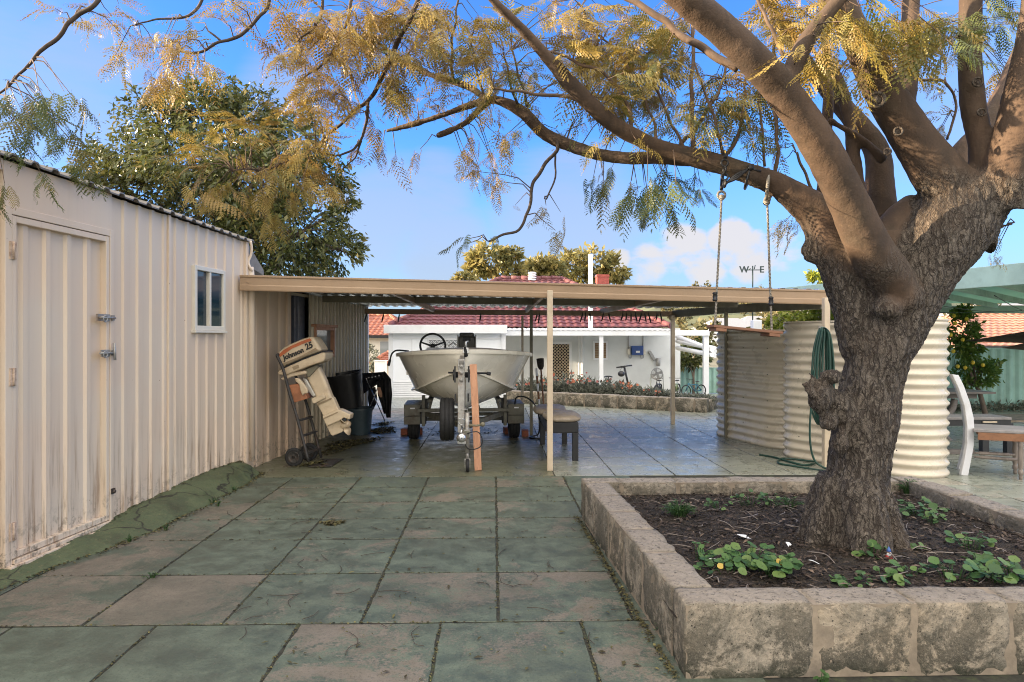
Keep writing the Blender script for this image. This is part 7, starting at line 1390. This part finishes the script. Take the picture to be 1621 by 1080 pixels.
for px, py, w, lb in ((1178, 852, .075, 'white paper scrap lying on the mulch behind the round leaved clumps'), (1130, 888, .05, 'white scrap half hidden by the leaves near the left planter wall'), (1248, 864, .03, 'small white chip on the mulch in front of the paper scrap'), (1289, 892, .045, 'white shell like scrap at the left foot of the trunk')):
    b = PG(px, py, .26); m = MB(); m.add([(-w/2, -w*.4, .0), (w*.4, -w*.5, .01), (w*.6, w*.3, .018), (-w*.2, w*.5, .022), (0, 0, .012)], [(0, 1, 4), (1, 2, 4), (2, 3, 4), (3, 0, 4)]); o = m.build('paper_scrap', M['paper'], None, local=True); so = o.modifiers.new('s', 'SOLIDIFY'); so.thickness = .003; o.location = b; o.rotation_euler = (0, 0, random.uniform(0, 3)); tag(o, lb, 'litter')
m = MB()
for _ in range(170):
    x, y = random.uniform(1.1, 3.65), random.uniform(3.45, 5.85); a_ = random.uniform(0, 2*PI); l = random.uniform(.06, .22); q = Vector((x, y, soilz(x, y)+.015)); e = Vector((math.cos(a_), math.sin(a_), 0)); f = Vector((-e.y, e.x, 0)); m.val = random.random(); m.tube(smooth([q, q+e*l*.5+f*l*random.uniform(-.2, .2)+Vector((0, 0, random.uniform(0, .02))), q+e*l+Vector((0, 0, .005))], 3), random.uniform(.0015, .004), 4)
tag(m.build('dry_twigs', M['legwood'], None), 'pale dry twigs strewn over the planter mulch', 'twigs', kind='stuff')
# ------------------------------------------------------------------ leaf litter on the paving
def pile(px, py, rx, ry, n, label, h=.035):
    c = PG(px, py); a, b = PG(px-rx, py), PG(px, py-ry); ex, ey = abs((a-c).x), abs((b-c).y); pts = []
    for _ in range(n): a_ = random.uniform(0, 2*PI); r_ = random.random()**.7*(.75+.3*math.sin(a_*3+px)); pts.append((c.x+ex*r_*math.cos(a_)+ey*.25*r_*math.sin(a_), c.y+ey*r_*math.sin(a_), .006+h*random.random()*(1-r_*.8)))
    tag(scatter_chips('leaf_pile', M['litter'], pts, (.03, .075), (.35, .6), up=.5), label, 'leaf litter')
pile(552, 705, 36, 14, 900, 'pile of dead leaves swept against the lean-to wall'); pile(600, 683, 34, 6, 600, 'second drift of dead leaves near the blue grey tub'); pile(607, 672, 16, 4, 180, 'small leaf drift under the drying rack'); pile(500, 736, 28, 7, 220, 'dead leaves under the hand truck plate'); pile(527, 829, 22, 3.5, 130, 'flat patch of dead leaves on the middle of the yard paving', .012); pile(735, 684, 110, 10, 120, 'loose leaves on the floor around the trailer', .01)
pts = []
for _ in range(420):
    py = 560+520*random.random()**1.2; px = random.uniform(380, 1250); 
    if py < 640: continue
    q = PG(px, py)
    if .75 < q.x < 3.95 and 3.0 < q.y < 6.3: continue
    pts.append((q.x, q.y, .008))
tag(scatter_chips('fallen_leaves', M['litter'], pts, (.012, .05), (.2, .5), up=.25), kind='stuff')
m = MB()
for _ in range(90):
    py = random.uniform(660, 1040); px = random.uniform(300, 1150); q = PG(px, py)
    if .7 < q.x < 4 and 3 < q.y < 6.3: continue
    a_ = random.uniform(0, 2*PI); l = random.uniform(.06, .22); e = Vector((math.cos(a_), math.sin(a_), 0)); f = Vector((-e.y, e.x, 0)); q.z = .009; m.tube(smooth([q, q+e*l*.5+f*l*random.uniform(-.25, .25), q+e*l], 3), .002, 4)
tag(m.build('fallen_twigs', M['twig_dark'], None), kind='stuff')
pts = []
for _ in range(700):   # moss and dirt in the joints along the left wall of the planter
    t_ = random.random(); pts.append((.885-.115*t_-.02-abs(random.gauss(0, .025)), 3.17+2.93*t_, .008))
tag(scatter_chips('joint_debris', M['litter'], pts, (.008, .035), (.3, .6), up=.3), kind='stuff')

# dirt, moss crumbs and leaf scraps lying in the slab joints and along the foot of the fillet
pts = []
for _ in range(2600):
    if random.random() < .5:
        k = random.randrange(len(rows)-1); x = random.uniform(-3.1, .85); y = rows[k+1] if k > 0 else rows[1]; pts.append((x, y+random.gauss(0, .006), .002))
    else:
        c = random.choice([.02+.77*j for j in range(-4, 2)]); y = random.uniform(3.84, 7.86)
        if random.random() < .25: c = random.choice([-.30+.786*j for j in range(-4, 2)]); y = random.uniform(2.9, 3.84)
        if -3.0 < c < .9: pts.append((c+random.gauss(0, .006), y, .002))
tag(scatter_chips('joint_crumbs', M['litter'], pts, (.006, .024), (.4, .8), up=.3), kind='stuff')
pts = []
for _ in range(900):
    e = random.choice(FILLET_EDGE); pts.append((e.x+abs(random.gauss(0, .04))-.02, e.y+random.uniform(-.03, .03), .008))
for _ in range(350):
    e = random.choice(FILLET_TOP); pts.append((e.x+.02+abs(random.gauss(0, .02)), e.y+random.uniform(-.03, .03), e.z+.004))
tag(scatter_chips('fillet_debris', M['litter'], pts, (.008, .04), (.3, .6), up=.4), kind='stuff')
for i, (px, py) in enumerate(((205, 856), (262, 838), (345, 800), (372, 776))):
    nast(px, py, 9, .035, .05, .012, ('small weed at the widest bulge of the green fillet', 'small weed right of the fillet bulge', 'weed near the far third of the green fillet', 'last weed by the far end of the green fillet')[i], z=.01, oval=True)
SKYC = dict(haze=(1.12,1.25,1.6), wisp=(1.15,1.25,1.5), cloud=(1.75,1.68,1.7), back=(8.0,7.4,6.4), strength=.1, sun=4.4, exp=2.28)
# ------------------------------------------------------------------ sky, sun, camera
SUN_EL, SUN_AZ = R(10.0), R(-91)      # azimuth measured from +Y towards +X
sd = Vector((math.sin(SUN_AZ)*math.cos(SUN_EL), math.cos(SUN_AZ)*math.cos(SUN_EL), math.sin(SUN_EL)))
w = bpy.data.worlds.new('World'); S.world = w; w.use_nodes = True; nt = w.node_tree; N = nt.nodes; bg = N['Background']
sk = N.new('ShaderNodeTexSky'); sk.sky_type = 'NISHITA'; sk.sun_disc = False; sk.sun_elevation = SUN_EL; sk.sun_rotation = SUN_AZ; sk.altitude = 30; sk.air_density = 1.0; sk.dust_density = .25; sk.ozone_density = 3.0
tc = N.new('ShaderNodeTexCoord'); D = tc.outputs['Generated']
def mt(op, a, b=0.0, c=None):
    m = N.new('ShaderNodeMath'); m.operation = op
    for s_, v in zip(m.inputs, (a, b, c)):
        if v is None: continue
        if isinstance(v, bpy.types.NodeSocket): nt.links.new(v, s_)
        else: s_.default_value = v
    return m.outputs[0]
def rmp(v, a, b, lo=0.0, hi=1.0):
    m = N.new('ShaderNodeMapRange'); m.interpolation_type = 'SMOOTHSTEP'; nt.links.new(v, m.inputs['Value']); m.inputs['From Min'].default_value = a; m.inputs['From Max'].default_value = b; m.inputs['To Min'].default_value = lo; m.inputs['To Max'].default_value = hi; return m.outputs['Result']
def nz(scale, vec, det=7, rough=.6, dist=.0):
    t = N.new('ShaderNodeTexNoise'); t.inputs['Scale'].default_value = scale; t.inputs['Detail'].default_value = det; t.inputs['Roughness'].default_value = rough; t.inputs['Distortion'].default_value = dist; nt.links.new(vec, t.inputs['Vector']); return t.outputs['Fac']
def mp(sc_, loc=(0, 0, 0), rot=(0, 0, 0)):
    m = N.new('ShaderNodeMapping'); nt.links.new(D, m.inputs[0]); m.inputs['Scale'].default_value = sc_; m.inputs['Location'].default_value = loc; m.inputs['Rotation'].default_value = rot; return m.outputs[0]
def blob(px, py, rad):   # soft patch of sky round one direction
    v = (P(px, py, 1)-CAM).normalized(); d = N.new('ShaderNodeVectorMath'); d.operation = 'DOT_PRODUCT'; nt.links.new(D, d.inputs[0]); d.inputs[1].default_value = v; return rmp(d.outputs['Value'], math.cos(rad), 1.0)
n1 = nz(9, mp((1, 1, 1.7)), 8, .58, .2); n2 = nz(2.2, mp((1, .6, 3.2), rot=(0, .25, 0)), 6, .6, .6)
cum = None
for px, py, r in ((1080, 400, .055), (1030, 418, .05), (1160, 385, .05), (1195, 405, .055), (1110, 425, .05), (980, 412, .03), (1240, 395, .05), (2300, 330, .25), (-900, 400, .3)):
    b = blob(px, py, r); cum = b if cum is None else mt('MAXIMUM', cum, b)
f1 = rmp(mt('ADD', mt('MULTIPLY', cum, .85), mt('MULTIPLY', mt('SUBTRACT', n1, .5), 2.3)), .42, .86, 0, .92)
ws_ = None
for px, py, r in ((165, 160, .12), (110, 120, .12), (620, 320, .10), (690, 300, .08), (440, 150, .08), (700, 390, .10), (-300, 100, .4), (1500, 180, .2), (900, 360, .16), (590, 350, .1)):
    b = blob(px, py, r); ws_ = b if ws_ is None else mt('MAXIMUM', ws_, b)
f2 = rmp(mt('ADD', mt('MULTIPLY', ws_, .40), mt('MULTIPLY', n2, .8)), .50, .90, 0, .55)
z_ = N.new('ShaderNodeSeparateXYZ'); nt.links.new(D, z_.inputs[0]); hz_ = rmp(z_.outputs[2], -.02, .30, .75, 0)
def mixc(f, a, b):
    m = N.new('ShaderNodeMix'); m.data_type = 'RGBA'; nt.links.new(f, m.inputs[0]); nt.links.new(a, m.inputs[6])
    if isinstance(b, tuple): m.inputs[7].default_value = (*b, 1)
    else: nt.links.new(b, m.inputs[7])
    return m.outputs[2]
tint = N.new('ShaderNodeMix'); tint.data_type = 'RGBA'; tint.blend_type = 'MULTIPLY'; tint.inputs[0].default_value = 1; nt.links.new(sk.outputs[0], tint.inputs[6]); tint.inputs[7].default_value = (.37, .62, 1.0, 1)
col = mixc(hz_, tint.outputs[2], SKYC['haze']); col = mixc(f2, col, SKYC['wisp']); col = mixc(f1, col, SKYC['cloud'])
# unseen bright cloud bank added overhead and behind the camera as fill light
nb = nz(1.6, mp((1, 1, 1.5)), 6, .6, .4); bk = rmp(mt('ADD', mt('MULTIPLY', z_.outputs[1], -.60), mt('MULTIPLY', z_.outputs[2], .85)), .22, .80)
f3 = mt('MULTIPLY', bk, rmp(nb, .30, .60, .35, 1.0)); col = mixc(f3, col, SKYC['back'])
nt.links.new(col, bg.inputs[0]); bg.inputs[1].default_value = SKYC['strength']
L_ = bpy.data.lights.new('Sun', 'SUN'); L_.energy = SKYC['sun']; L_.angle = R(.5); L_.color = (1, .78, .52); so = bpy.data.objects.new('Sun', L_); COL.objects.link(so); so.rotation_euler = sd.to_track_quat('Z', 'Y').to_euler()
cd = bpy.data.cameras.new('Camera'); cam = bpy.data.objects.new('Camera', cd); COL.objects.link(cam); S.camera = cam; cam.location = CAM; cam.rotation_euler = (R(90), 0, -YAW); cd.lens = 24; cd.sensor_width = 36; cd.shift_y = -(540-HOR)/1621; cd.clip_end = 3000; cd.clip_start = .05
S.view_settings.view_transform = 'Standard'; S.view_settings.look = 'None'; S.view_settings.gamma = 1; S.view_settings.exposure = SKYC['exp']
S.cycles.max_bounces = 8; S.cycles.transparent_max_bounces = 8; S.cycles.use_denoising = True; S.cycles.denoising_prefilter = 'NONE'; S.cycles.sample_clamp_indirect = 6
S.cycles.pixel_filter_type = 'BLACKMAN_HARRIS'; S.cycles.filter_width = 1.05
